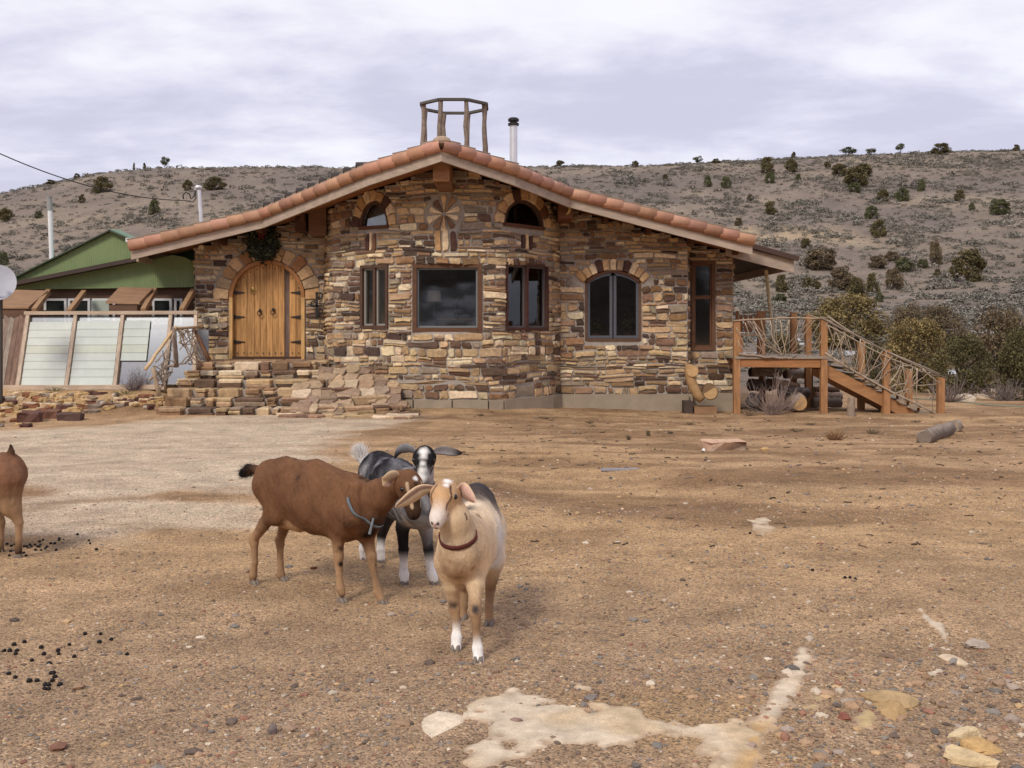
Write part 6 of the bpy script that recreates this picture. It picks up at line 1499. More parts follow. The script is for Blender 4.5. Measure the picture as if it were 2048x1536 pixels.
B.chain([S(522, 942), S(510, 938), S(498, 939), S(484, 948)], [rp(515, 10), rp(515, 9), rp(490, 10), rp(490, 6)], [BRN, BRD, BLK, BLK], 1, .02)
T = head(B, S(818, 963, -.01), fB * .36 + np.array([0, 0, -.90]) + lB * -.12, fB * .9 + np.array([0, 0, .36]) - lB * .3, 1.06, dict(head=BRN, face=BRD, muzzle=BRD * .7, cheek=BRN * .95, nose=BLK, nosepink=BLK * 1.5))
for p, r, c in ((S(680, 1095, -.09), .032, BLK), (S(682, 1128, -.09), .026, BLK * 1.2), (S(684, 1112, -.11), .016, TAN), (S(752, 1130, .03), .012, BLK), (S(745, 1105, .03), .018, BLK * 2), (S(738, 1068, -.03), .075, BRD * .35), (S(700, 1040, -.14), .06, BRD * .8), (S(512, 965, -.05), .07, TAN * 1.1), (S(512, 992, -.08), .05, TAN * 1.1), (S(516, 1015, -.09), .04, TAN), (S(590, 1052, -.03), .06, TAN), (S(660, 985, -.2), .12, BRN * 1.18), (S(600, 1000, -.2), .10, BRN * 1.12), (S(735, 985, -.12), .09, BRN * .8), (S(765, 1000, -.1), .08, BRN * .82), (S(550, 965, -.16), .05, BRD), (S(640, 1010, -.2), .11, BRN * 1.1), (S(592, 955, -.14), .035, BRD)):
    B.spot(p, r, c, .8)  # coat markings; paler flank spots also paint in the highlight on the side
for u in np.linspace(0, 1, 12): B.spot(S(560 + 180 * u, 916 + 47 * u), .036, BRD * .5, .8)
for u in np.linspace(0, 1, 6): B.spot(B.on(T, .03 + .1 * u, 0, .05), .018, BRD * .6, .8)
for v in (-1, 1):
    for u in np.linspace(0, 1, 18): B.spot(B.on(T, .02 + .125 * u, v * (.046 - .012 * u), .05 - .02 * u), .0115, TANL * .72, .6)
B.spot(B.on(T, .0, .01, .06), .022, WHT, .6); B.spot(B.on(T, .12, 0, -.06), .05, TAN * .9, .8)
finish(t1, B, .006, 42000, .016, -fB * .7 + np.array([0, 0, -.7]), 1, T(.05, 0, 0)); eyes(t1, T, B)
ear(t1, [S(797, 953, -.055), S(783, 955, -.10), S(774, 963, -.12), S(766, 971, -.125)], .036, np.array([0, 0, 1]) + fB * .55, TANL * .95, PNK * .85, .2, fold=-1)
ear(t1, [S(806, 953, .055), S(800, 965, .11), S(798, 985, .12)], .03, fB, TANL * .9, PNK * .8, .3)
collar(t1, B, S(737, 1002), S(760, 985) - S(722, 1012), C(112, 122, 128), .018, ztop=S(737, 990)[2], keep=lambda p: (p - S(739, 1000)) @ lB < .01)
b = MB(); b.tube([S(747, 1036, -.055), S(743, 1052, -.065), S(739, 1068, -.07)], [.006, .007, .009], 6, C(128, 136, 142)); b.build('collar_tag', M['fabric'], t1)
tuft(t1, S(496, 941), 900, .07, -fB * .8 + np.array([0, 0, -.45]), .3, BLK, 1); tuft(t1, S(506, 938), 500, .06, -fB * .8 + np.array([0, 0, -.3]), .4, BRD, 2)

# ---- black, grey and white goat behind
yaw = math.atan2(-.62, .33); B = Body(yaw); B.roan = 1; fB, lB = B.f, B.l
t2 = thing('goat', 'black grey and white goat with sideways ears, standing behind the others', 'goat', (*W(800, 1140, 6.75)[:2], 0), 'goats in the yard')
rr = lambda r, y: r * y / F
DK, MD = np.array(C(62, 60, 64)), np.array(C(150, 146, 148))
B.cone(W(757, 946, 7.05), W(792, 978, 6.75), rr(44, 7.05), rr(56, 6.75), DK, DK, 1.15, .06); B.cone(W(792, 978, 6.75), W(832, 1000, 6.47), rr(56, 6.75), rr(52, 6.47), DK, MD, 1.2, .06)
B.cone(W(838, 1015, 6.42), W(842, 1020, 6.36), rr(42, 6.4), rr(36, 6.4), MD, MD, 1, .05)
B.cone(W(834, 985, 6.42), W(845, 945, 6.33), rr(34, 6.4), rr(23, 6.3), DK, MD, 1, .05)
for sh, el, kn, cn, fet, hf, c1, c2, y in (((812, 1015), (805, 1055), (807, 1100), (807, 1128), (808, 1150), (809, 1163), BLK, WHT, 6.46), ((850, 1025), (852, 1060), (857, 1100), (859, 1128), (864, 1150), (868, 1163), MD, WHT, 6.46)):
    k = y / F; B.cone(W(*sh, y + .02), W(*el, y), 24 * k, 13 * k, DK, c1, 1.1, .04); B.cone(W(*el, y), W(*kn, y), 13 * k, 9.3 * k, c1, BLK, 1, .02); B.cone(W(*kn, y), W(*cn, y - .01), 10.0 * k, 7.2 * k, BLK, c2, 1, .012); B.cone(W(*cn, y - .01), W(*fet, y - .02), 7.2 * k, 9.5 * k, c2, c2, 1, .012); B.cone(W(*fet, y - .02), W(hf[0], hf[1] - 4, y - .03), 9.5 * k, 8.5 * k, c2, c2, 1, .012)
    hoof(t2, W(hf[0], hf[1], y - .03), fB, 1.05)
for sh, st, hk_, cn, hf, y in (((758, 975), (772, 1030), (763, 1072), (761, 1098), (762, 1119), 7.03), ((740, 975), (742, 1030), (728, 1070), (726, 1098), (728, 1119), 7.12)):
    k = y / F; B.cone(W(*sh, y), W(*st, y - .06), 36 * k, 19 * k, DK, DK, 1.1, .05); B.cone(W(*st, y - .06), W(*hk_, y + .02), 18 * k, 9 * k, DK, BLK, 1, .03); B.cone(W(*hk_, y + .02), W(*cn, y), 8.8 * k, 7.5 * k, BLK, WHT, 1, .012); B.cone(W(*cn, y), W(hf[0], hf[1] - 3, y), 7.8 * k, 8.2 * k, WHT, WHT, 1, .012); hoof(t2, W(*hf, y), fB)
B.chain([W(738, 930, 7.22), W(726, 918, 7.28), W(716, 900, 7.3)], [.03, .034, .018], [WHT, WHT, WHT], 1, .02)
hd_f = np.array([-.02, -.62, -.78]); T = head(B, W(849, 912, 6.28), hd_f, np.array([0, -.78, .62]), 1.0, dict(head=BLK, face=BLK * 1.3, muzzle=WHT * .92, cheek=BLK * 1.2, nose=BLK, nosepink=np.array(C(120, 100, 98))))
for p, r, c in ((T(.0, 0, .06), .052, WHT), (T(.04, .0, .055), .036, WHT), (T(.08, .0, .045), .028, WHT), (T(.12, 0, .03), .034, WHT * .95), (T(.16, 0, .01), .042, WHT * .95), (T(.03, .042, .045), .020, BLK), (T(.03, -.042, .045), .020, BLK), (T(.075, .03, .04), .016, BLK), (T(.075, -.03, .04), .016, BLK),
                (W(738, 945, 6.95), .10, MD * .95), (W(768, 935, 6.8), .075, MD * 1.3), (W(728, 965, 7.0), .09, MD * 1.5), (W(752, 958, 6.8), .07, MD * 1.4), (W(822, 1040, 6.35), .07, WHT * .7), (W(775, 1010, 6.6), .08, BLK * 1.5), (W(790, 925, 6.75), .05, GRY), (W(845, 1045, 6.3), .10, MD), (W(858, 1085, 6.42), .028, GRY), (W(848, 1125, 6.42), .03, WHT), (W(862, 1108, 6.40), .022, BLK), (W(808, 1112, 6.40), .026, BLK), (W(806, 1098, 6.42), .026, BLK)):
    B.spot(p, r, c, .8)
for v in (-1, 1):
    for u in np.linspace(0, 1, 6): B.spot(B.on(T, .068 + .05 * u, v * .05, .0 - .008 * u), .0065, WHT * .7, .6)
    B.spot(B.on(T, .03, v * .04, .05), .024, BLK, .8); B.spot(B.on(T, .07, v * .036, .045), .018, BLK, .8)
finish(t2, B, .006, 36000, .016, -fB * .6 + np.array([0, 0, -.8]), 2, T(.05, 0, 0)); eyes(t2, T, B)
ear(t2, [W(868, 902, 6.26), W(885, 900, 6.27), W(905, 903, 6.27), W(925, 907, 6.28)], .024, np.array([0, -.3, 1]), GRY * 1.1, MD * 1.2, .25, tip=BLK * 2)
ear(t2, [W(830, 902, 6.26), W(813, 897, 6.28), W(800, 902, 6.3), W(789, 918, 6.3)], .024, np.array([.2, -.4, 1]), GRY * 1.1, MD, .25, tip=BLK * 2.2)
tuft(t2, W(726, 922, 7.27), 1100, .12, np.array([-.30, .25, .8]), .28, WHT, 3); tuft(t2, W(720, 908, 7.3), 700, .08, np.array([-.35, .2, .8]), .4, WHT, 4)

# ---- tan goat in front
yaw = math.atan2(-.56, -.10); B = Body(yaw); fB, lB = B.f, B.l
t3 = thing('goat', 'tan and white goat with red brown collar facing forward in front', 'goat', (*W(945, 1290, 5.2)[:2], 0), 'goats in the yard')
CR = np.array(C(218, 194, 164))
B.cone(W(955, 1018, 5.6), W(950, 1078, 5.3), rr(52, 5.6), rr(67, 5.3), DK, CR, 1.32, .06); B.cone(W(951, 1076, 5.3), W(929, 1094, 5.05), rr(67, 5.3), rr(61, 5.05), CR, TANL, 1.28, .05); B.cone(W(924, 1101, 5.04), W(920, 1114, 4.99), rr(55, 5), rr(41, 4.95), TANL, TAN, 1.2, .05)
B.cone(W(922, 1100, 4.96), W(909, 1040, 4.93), rr(36, 5), rr(29, 4.96), TANL, TANL, 1, .05); B.cone(W(909, 1040, 4.93), W(896, 1000, 4.96), rr(29, 4.95), rr(27, 4.95), TANL, TAN, 1, .04)
for sh, el, kn, cn, fet, hf, y, c3 in (((900, 1125), (904, 1170), (909, 1216), (913, 1252), (913, 1275), (912, 1303), 5.09, WHT), ((946, 1130), (951, 1172), (951, 1226), (953, 1265), (955, 1296), (957, 1328), 4.9, WHT)):
    k = y / F; y1 = 5.06; B.cone(W(*sh, y1), W(*el, (y + y1) / 2), 33 * k, 17 * k, TANL, TANL, 1, .05); B.cone(W(*el, (y + y1) / 2), W(*kn, y + .02), 16 * k, 10.5 * k, TANL, TAN, 1, .02); B.cone(W(*kn, y + .02), W(*cn, y + .02), 11.6 * k, 7.4 * k, TAN, TAN * .8, 1, .012)
    B.cone(W(*cn, y + .02), W(*fet, y), 7.4 * k, 10 * k, c3 if y > 5 else TAN * .8, c3, 1, .012); B.cone(W(*fet, y), W(hf[0], hf[1] - 7, y - .02), 10 * k, 10.5 * k, c3, c3, 1, .012); hoof(t3, W(hf[0], hf[1], y - .025), fB, .98)
for sh, st, hk_, cn, hf, y in (((980, 1060), (988, 1115), (981, 1176), (978, 1215), (979, 1258), 5.48), ((935, 1060), (925, 1120), (928, 1180), (927, 1212), (925, 1238), 5.60)):
    k = y / F; B.cone(W(*sh, y + .05), W(*st, y - .08), 38 * k, 24 * k, CR, CR, 1.1, .05); B.cone(W(*st, y - .08), W(*hk_, y + .06), 21 * k, 10 * k, CR, TAN * .8, 1, .03); B.cone(W(*hk_, y + .06), W(*cn, y + .02), 9.8 * k, 8 * k, TAN * .75, TAN * .75, 1, .012); B.cone(W(*cn, y + .02), W(hf[0], hf[1] - 4, y), 8 * k, 9 * k, TAN * .75, TAN * .8, 1, .012); hoof(t3, W(*hf, y), fB, 1.1)
T = head(B, W(891, 984, 4.93), np.array([-.20, -.76, -.60]), np.array([-.1, -.6, .78]), 1.0, dict(head=TAN, face=np.array(C(196, 150, 100)), muzzle=WHT * .95, cheek=TANL * .95, nose=np.array(C(70, 44, 42)), nosepink=np.array(C(196, 140, 128))))
DKB = np.array(C(78, 56, 46))
for p, r, c in ((T(-.03, .012, .055), .034, WHT), (T(.01, .014, .06), .022, WHT), (W(945, 975, 5.45), .14, np.array(C(74, 62, 60))), (W(975, 985, 5.5), .14, np.array(C(74, 62, 60))), (W(935, 1010, 5.2), .08, np.array(C(110, 96, 90))), (W(1000, 1080, 5.3), .16, WHT * .85), (W(990, 1130, 5.3), .12, WHT * .85),
                (W(906, 1208, 5.085), .036, BLK * 2.5), (W(951, 1218, 4.895), .036, BLK * 2.5), (W(918, 1250, 5.06), .014, DKB), (W(985, 1195, 5.42), .03, DKB), (W(918, 1150, 4.93), .035, TAN * .8), (W(902, 1120, 4.9), .03, TAN), (W(940, 1120, 4.9), .03, TAN), (W(893, 1100, 4.95), .05, TAN * .95), (W(916, 1135, 4.9), .022, TAN * .72), (W(919, 1160, 4.9), .024, TAN * .7), (W(888, 1140, 4.93), .025, TAN * .85), (W(945, 1135, 4.92), .028, TAN * .9)):
    B.spot(p, r, c, .85)
for v in (-1, 1):
    for u in np.linspace(0, 1, 14): B.spot(B.on(T, .005 + .115 * u, v * (.034 + .012 * u), .05 - .036 * u + .006 * math.sin(u * 9)), .0085, DKB, .8)
    for u in np.linspace(0, 1, 5): B.spot(B.on(T, .075 + .03 * u, v * .05, -.03 - .01 * u), .009, DKB, .8)
    B.spot(B.on(T, .042, v * .06, .018, .036), .021, TANL * .85, .6)
for u in np.linspace(0, 1, 8): B.spot(W(950 + 12 * u, 1035 + 38 * u, 5.13), .034, DKB, .8)
finish(t3, B, .006, 46000, .014, -fB * .45 + np.array([0, 0, -.9]), 3, T(.05, 0, 0)); eyes(t3, T, B)
eL = T(-.002, -.052, .012) if T(0, -.05, 0)[0] < T(0, .05, 0)[0] else T(-.002, .052, .012); eR = T(-.002, .052, .012) if T(0, -.05, 0)[0] < T(0, .05, 0)[0] else T(-.002, -.052, .012)
ear(t3, [eL, W(846, 981, 4.90), W(828, 992, 4.87), W(810, 1004, 4.85), W(790, 1015, 4.84)], .026, np.array([-.55, -.40, .75]), TANL, np.array(C(150, 112, 92)), .3, fold=1)
ear(t3, [eR, W(922, 978, 4.93), W(935, 990, 4.91), W(951, 1004, 4.89)], .029, np.array([.6, -.45, .65]), TANL, PNK, -.3, fold=-1)
collar(t3, B, W(915, 1074, 4.94), np.array([-.12, -.42, .90]), C(96, 44, 38), .022, rmax=.088)

# ---- brown goat leaving the frame at the left
yaw = R(192); B = Body(yaw); fB, lB = B.f, B.l; y = 7.25
t4 = thing('goat', 'brown goat cut off by the left edge, only its hindquarters showing', 'goat', (*W(-30, 1100, y)[:2], 0), 'goats in the yard')
q = lambda px, py, d=0: W(px, py, y + d); rk = y / F; BR4 = np.array(C(124, 84, 58))
B.cone(q(6, 948), q(-60, 968, .06), 44 * rk, 58 * rk, BR4, BR4, 1.15, .06); B.cone(q(-60, 968, .06), q(-135, 975, .1), 58 * rk, 56 * rk, BR4, BR4, 1.25, .06); B.cone(q(-135, 965, .1), q(-195, 925, .15), 40 * rk, 26 * rk, BR4, BR4, 1.2, .05)
for d, hx in ((-.09, 38), (.09, 2)):
    B.cone(q(14 if d < 0 else 4, 965, d), q(hx - 18, 1012, d), 34 * rk, 20 * rk, BR4, TAN * .8, 1.2, .05); B.cone(q(hx - 16, 1008, d), q(hx, 1045, d), 19 * rk, 8 * rk, TAN * .85, TAN * .85, 1, .03); B.cone(q(hx, 1045, d), q(hx - 1, 1078, d), 8 * rk, 6 * rk, TAN * .85, TAN * .85, 1, .012); B.cone(q(hx - 1, 1078, d), q(hx - 1, 1104, d), 6.2 * rk, 7 * rk, TAN * .8, BRD, 1, .012); hoof(t4, q(hx - 2, 1109, d), fB)
for d, hx in ((0, -150), (.2, -128)):
    B.cone(q(hx, 985, d), q(hx, 1045, d), 26 * rk, 9 * rk, BR4, TAN * .85, 1.1, .05); B.cone(q(hx, 1045, d), q(hx, 1104, d), 8 * rk, 7 * rk, TAN * .85, TAN * .8, 1, .012); hoof(t4, q(hx, 1108, d), fB)
B.chain([q(16, 918), q(22, 904), q(21, 890)], [.026, .024, .012], [BR4, BRD, BRD * .6], 1, .02)
T = head(B, q(-215, 905, .16), fB * .85 + np.array([0, 0, -.5]), np.array([0, 0, 1]), 1.0, dict(head=BR4, face=BRD, muzzle=BRD, cheek=BR4, nose=BLK)); B.spot(q(40, 985), .06, TAN, .9); B.spot(q(20, 1015, -.1), .05, TAN * 1.1, .9)
finish(t4, B, .010, 14000, .016, -fB * .6 + np.array([0, 0, -.7]), 4, T(.05, 0, 0)); eyes(t4, T, B)
for s in (-1, 1): ear(t4, [T(0, s * .05, .01), T(-.02, s * .1, 0), T(-.02, s * .13, -.05)], .028, fB, TANL * .8, PNK * .8)
# ---------------------------------------------------------------- rocks, pebbles, litter
def rock_mesh(v_dir, r, seed, facet=True):
    rr2 = np.random.default_rng(seed); pl = rr2.normal(size=(14, 3)); pl /= np.linalg.norm(pl, axis=1)[:, None]; off = rr2.uniform(.62, 1.0, 14)
    d = v_dir; k = d @ pl.T; t = np.min(np.where(k > .05, off / np.maximum(k, .05), 9), 1); return d * np.minimum(t, 1.25)[:, None] * np.array(r)
def sphere_dirs(n, m_):
    b = MB(); b.ball((0, 0, 0), 1, n, m_); return np.array(b.v), b.f
SD1 = sphere_dirs(14, 9)
def rock(px, py, wpx, hpx, dpx, colr, lab, name='rock', grp=None, rot=0., seed=None, flat=1., sink=.35, mt='rock', c2=None):
    p = hit(px, py); k = p[1] / F; v = rock_mesh(SD1[0], (wpx * k / 2 * 1.08, dpx * k / 2, hpx * k / 2 * 1.15), seed if seed is not None else random.randint(0, 9999))
    ct, st = math.cos(rot), math.sin(rot); v = np.stack([v[:, 0] * ct - v[:, 1] * st, v[:, 0] * st + v[:, 1] * ct, v[:, 2]], 1)
    c = np.array(colr) * rng.uniform(.88, 1.1, len(v))[:, None]
    if c2 is not None: w_ = (v[:, 1] < 0) & (v[:, 2] < hpx * k * .2); c[w_] = np.array(c2) * rng.uniform(.6, 1.2, w_.sum())[:, None]
    o = link(name, mesh_from(name, v, SD1[1], c, False, [M[mt]]), None, (p[0], p[1], p[2] + hpx * k * (.5 - sink))); return tag(o, lab, 'rock', grp)
def block(px, py, wpx, hpx, dpx, colr, lab, name='rock', grp=None, rot=0., sink=.2, j=.03, mt='stone', front=None):
    p = hit(px, py); k = p[1] / F; v, f, cc = rock_box(0, 0, 0, wpx * k, dpx * k, hpx * k, 0, colr, min(j, hpx * k * .3)); v = np.array(v); v[:, :2] += rng.normal(0, min(j, wpx * k * .05), (len(v), 2)); v[:, 2] += rng.normal(0, hpx * k * .05, len(v)); cc = np.array(cc)
    if front is not None: w_ = (v[:, 1] < -.15 * dpx * k) & (v[:, 2] < hpx * k * .34); cc[w_] = np.array(front) * rng.uniform(.35, 1.2, (w_.sum(), 1))
    o = link(name, mesh_from(name, v, f, cc, False, [M[mt]]), None, (p[0], p[1], p[2] + hpx * k * (.5 - sink)), (0, 0, rot)); return tag(o, lab, 'rock', grp)
SAND, OCH, PUR, RSTN = C(214, 184, 142), C(196, 160, 106), C(104, 72, 62), C(150, 98, 66)
block(1449, 899, 84, 21, 60, C(206, 166, 134), 'long flat pinkish rock lying on the dirt', rot=.14, sink=.15, j=.06, front=C(180, 154, 134))
rock(1407, 902, 8, 7, 8, C(232, 228, 222), 'tiny white stone at the left end of the pinkish rock'); rock(1530, 902, 17, 10, 12, C(196, 158, 102), 'small rounded ochre stone right of the pinkish rock')
rock(1925, 803, 40, 26, 30, C(206, 186, 160), 'pale boulder beyond the foot of the stairs', seed=9); rock(1962, 797, 34, 14, 24, C(186, 164, 138), 'low pale boulder right of the boulder beyond the stairs')
rock(1951, 1292, 42, 20, 46, C(176, 158, 140), 'smooth flat oval grey stone on the gravel at the right'); rock(1932, 1482, 58, 34, 50, C(206, 182, 140), 'rounded pale stone at lower right, left of an ochre one', seed=21); rock(1956, 1502, 72, 30, 54, C(200, 160, 100), 'rounded ochre stone at the lower right', seed=22); rock(1935, 1528, 90, 30, 90, C(208, 180, 132), 'pale slab at the very bottom right under the ochre stone', seed=23)
rock(1690, 1442, 26, 16, 24, C(150, 92, 74), 'small reddish stone among the yellow gravel'); rock(546, 1474, 22, 24, 18, C(122, 108, 104), 'grey pointed stone in the foreground'); rock(627, 1141, 16, 8, 12, C(112, 68, 48), 'flat dark brown stone by the brown goat', seed=3)
rock(1033, 1446, 24, 12, 20, C(150, 118, 108), 'small purplish stone on the pale bedrock'); rock(1503, 1498, 22, 14, 20, C(176, 150, 132), 'small pale stone at the end of the bedrock rib'); rock(404, 1280, 20, 9, 12, C(216, 200, 182), 'flat whitish stone left of the goats')
rock(1768, 1400, 100, 30, 100, C(184, 152, 104), 'ochre slab sticking out of the gravel', rot=-.6, seed=31, sink=.62); rock(1783, 1425, 70, 26, 90, C(176, 142, 92), 'second ochre slab beside the first, nearer', rot=-.4, seed=32, sink=.62); rock(1911, 1322, 30, 12, 70, C(214, 188, 154), 'pale sliver of bedrock at the right', rot=.5, seed=33, sink=.5)
rock(880, 1447, 92, 14, 150, C(216, 196, 168), 'pale flat stone left of the bedrock patch', seed=34, sink=.55)
# rubble in front of the greenhouse
block(62, 843, 46, 24, 40, PUR, 'large dark red block, leftmost of three in the rubble', rot=.2); block(100, 836, 38, 20, 34, C(120, 82, 66), 'dark block in the middle of three in the rubble', rot=.2); block(141, 840, 46, 18, 34, C(92, 70, 62), 'dark speckled block, right of three in the rubble', rot=.2)
_q = random.Random(9)
for k in range(120):
    px = _q.uniform(-10, 318); py = _q.uniform(787, 826) if px > 60 or _q.random() < .4 else _q.uniform(800, 858); 
    if px > 200: py = _q.uniform(792, 818)
    block(px, py, _q.uniform(9, 34), _q.uniform(4, 10), _q.uniform(12, 26), tuple(np.array(_q.choice([SAND, OCH, PUR, RSTN, C(206, 190, 166), C(150, 132, 116), SAND, OCH])) * _q.uniform(.75, 1.05)), 'loose building stone in the rubble before the greenhouse', 'loose_stone', 'loose stones before the greenhouse', rot=_q.uniform(-.5, .5), sink=.2)
# bedrock showing through the gravel: a sheet that rises through the dirt where it is bare
def bedrock(name, poly, lab, col1, col2, amp=.03, seed=0, step=.022, e=.055, up=0., rag=.036):
    P = [tuple(G(*p)) for p in poly]; xs = np.arange(min(p[0] for p in P) - .2, max(p[0] for p in P) + .2, step); ys = np.arange(min(p[1] for p in P) - .2, max(p[1] for p in P) + .2, step); X, Y = np.meshgrid(xs, ys)
    sdv = in_poly_sd(X, Y, P); n1 = fbm2(X / .22, Y / .22, 4, seed); n2 = fbm2(X / .07, Y / .07, 3, seed + 5)
    hgt = sm(e, -e * 1.6, sdv) * .026 + (n1 - .52) * amp * 2.2 + (n2 - .5) * rag - .013 + up; Z = gz(X, Y) + np.minimum(hgt, .0065 + (n1 - .5) * .008 + (n2 - .5) * .004); Z[sdv > e * 1.5] -= .06
    n3 = fbm2(X / .03, Y / .03, 2, seed + 3); c = np.array(col1) * (.72 + .34 * n2 + .22 * n3)[..., None]; w_ = sm(.45, .62, fbm2(X / .5, Y / .5, 3, seed + 9))[..., None]; c = c * (1 - w_) + np.array(col2) * (.72 + .34 * n2 + .22 * n3)[..., None] * w_; dz = sm(.010, .000, hgt + (n3 - .5) * .008)[..., None] * .9; c = c * (1 - dz) + D_GRAV * .92 * dz
    ny_, nx_ = X.shape; ii = np.arange(nx_ * ny_).reshape(ny_, nx_); q = np.stack([ii[:-1, :-1], ii[:-1, 1:], ii[1:, 1:], ii[1:, :-1]], -1).reshape(-1, 4); kp = (sdv < max(e * 2.2, .07))[:-1, :-1].ravel(); q = q[kp]
    o_ = np.array([X.mean(), Y.mean(), 0.]); me = mesh_from(name, np.stack([X, Y, Z], -1).reshape(-1, 3) - o_, q, c.reshape(-1, 3), True, [M['rock']]); o = link(name, me, None, o_); tag(o, lab, 'bedrock'); return o
PB, OB = C(206, 186, 158), C(196, 158, 104)
bedrock('bedrock_patch', [(935, 1560), (945, 1500), (975, 1420), (1050, 1395), (1150, 1385), (1080, 1420), (1220, 1435), (1300, 1450), (1400, 1462), (1500, 1440), (1470, 1500), (1440, 1560), (1400, 1500), (1300, 1480), (1220, 1500), (1080, 1500), (1000, 1560)], 'pale sandstone bedrock showing through the foreground gravel', PB, C(196, 170, 132), amp=.030, seed=71, up=.009, rag=.05, step=.016)
bedrock('bedrock_rib', [(1445, 1560), (1470, 1500), (1530, 1440), (1560, 1380), (1590, 1330), (1606, 1306), (1614, 1325), (1600, 1370), (1570, 1420), (1520, 1480), (1500, 1560)], 'narrow ochre bedrock rib running up from the bottom edge', OB, PB, amp=.004, seed=75, e=.035, up=.012, rag=.014, step=.016)
bedrock('bedrock_streak', [(1500, 1040), (1540, 1022), (1545, 1060), (1520, 1075)], 'chalky pale streak in the middle of the dirt yard', C(200, 178, 148), C(188, 162, 128), amp=.030, e=.03, seed=78, step=.03)
bedrock('yellow_bedrock', [(1610, 1390), (1700, 1370), (1740, 1400), (1760, 1470), (1690, 1480), (1620, 1440)], 'crumbled yellow bedrock among the gravel', C(180, 154, 104), C(170, 146, 110), amp=.075, e=.02, seed=79)
bedrock('bedrock_sliver', [(1836, 1226), (1862, 1250), (1890, 1265), (1900, 1300), (1870, 1270), (1845, 1250)], 'thin pale bedrock sliver at the far right', PB, PB, seed=80, e=.012, amp=.012, up=.004)
# pebbles: many thousands, denser near the camera
def pebbles(name, n, ymin, ymax, smin, smax, seed, dens=None):
    r = np.random.default_rng(seed); ico_v = np.array([(0, 0, 1), (.9, 0, .35), (.28, .85, .35), (-.73, .53, .35), (-.73, -.53, .35), (.28, -.85, .35), (.73, .53, -.4), (-.28, .85, -.4), (-.9, 0, -.4), (-.28, -.85, -.4), (.73, -.53, -.4)])
    fc = [(0, 1, 2), (0, 2, 3), (0, 3, 4), (0, 4, 5), (0, 5, 1), (1, 6, 2), (2, 7, 3), (3, 8, 4), (4, 9, 5), (5, 10, 1), (6, 7, 2), (7, 8, 3), (8, 9, 4), (9, 10, 5), (10, 6, 1)]
    y = ymin * (ymax / ymin) ** r.uniform(size=n); x = r.uniform(-.56, .56, n) * y
    w_ = .30 + .70 * sm(.40, .60, fbm2(x / .9, y / .9, 3, 91)); cl = np.minimum(in_poly_sd(x, y, P_CLAY), in_poly_sd(x, y, P_CLAY2)); w_ = w_ * (.25 + .75 * sm(-.2, .4, cl)); w_ = w_ * np.where((y > 11) & (x < -3), .4, 1)
    w_ = np.clip(w_ * (.55 + .45 * sm(-2.5, 1.5, x)), 0, 1)
    if dens: w_ = np.where((x > dens[0]) & (x < dens[1]) & (y < 4.9 + .0 * x), 1., 0.)
    kp = r.uniform(size=n) < w_; x, y = x[kp], y[kp]; n = len(x); s = smin * (smax / smin) ** (r.uniform(size=n) ** 3.6); z = gz(x, y)
    rz = r.uniform(0, 6.28, n); fl = np.stack([s * r.uniform(.8, 1.5, n), s * r.uniform(.7, 1.1, n), s * r.uniform(.35, .75, n)], 1)
    P = ico_v[None] * fl[:, None] * r.uniform(.78, 1.2, (n, 11, 1)); ct, st = np.cos(rz)[:, None], np.sin(rz)[:, None]
    V = np.stack([P[..., 0] * ct - P[..., 1] * st + x[:, None], P[..., 0] * st + P[..., 1] * ct + y[:, None], P[..., 2] + (z + fl[:, 2] * .22)[:, None]], -1)
    pal = np.array([C(176, 140, 106), C(150, 122, 98), C(134, 128, 122), C(116, 112, 110), C(214, 196, 172), C(156, 104, 84), C(98, 84, 78), C(196, 160, 112), C(168, 150, 136)]); pr_ = np.array([.26, .18, .10, .07, .09, .07, .09, .09, .05]); c = (pal[r.choice(9, n, p=pr_)] * .86 + D_GRAV * .14) * r.uniform(.70, 1.05, n)[:, None]
    Fz = (np.array(fc)[None] + 11 * np.arange(n)[:, None, None]).reshape(-1, 3)
    o = link(name, mesh_from(name, V.reshape(-1, 3), Fz, np.repeat(c, 11, 0), False, [M['rock']])); return tag(o, 'mixed small pebbles scattered over the dirt yard', 'gravel', kind='stuff')
pebbles('gravel', 76000, 3.4, 10, .0032, .013, 5); pebbles('gravel', 9000, 8, 24, .008, .028, 6); pebbles('gravel', 1100, 3.5, 8, .014, .034, 8); pebbles('gravel', 2600, 3.5, 5.0, .008, .036, 12, (.95, 2.6))
# droppings
dm = MB(); dm.ball((0, 0, 0), (.012, .0105, .010), 8, 6); DME = mesh_from('dropping', dm.v, dm.f, dm.c, True, [M['dung']])
D7 = [(435, 438), (515, 448), (508, 478), (569, 468), (125, 479), (72, 497), (22, 525), (50, 532), (86, 531), (80, 545), (211, 513), (225, 541), (297, 523), (300, 546), (355, 490), (163, 586), (253, 590), (380, 565), (650, 540), (45, 640), (78, 663), (154, 676), (190, 677), (149, 690), (274, 637), (261, 649), (268, 674), (281, 671), (249, 696), (232, 711), (229, 729), (250, 729), (306, 714)]
D2 = [(933, 1275), (1071, 1357), (1085, 1385), (1160, 1460), (714, 1328), (712, 1353), (759, 1342), (517, 1335), (477, 1367), (485, 1392), (361, 1390), (378, 1420), (421, 1410), (473, 1418), (453, 1424), (290, 1425), (322, 1428), (343, 1448), (428, 1460), (495, 1466), (544, 1443), (563, 1427), (612, 1384), (660, 1390), (677, 1455), (285, 1497), (314, 1522), (128, 1477), (160, 1484), (178, 1486), (112, 1520), (182, 1400), (137, 1403), (85, 1380), (38, 1358)]
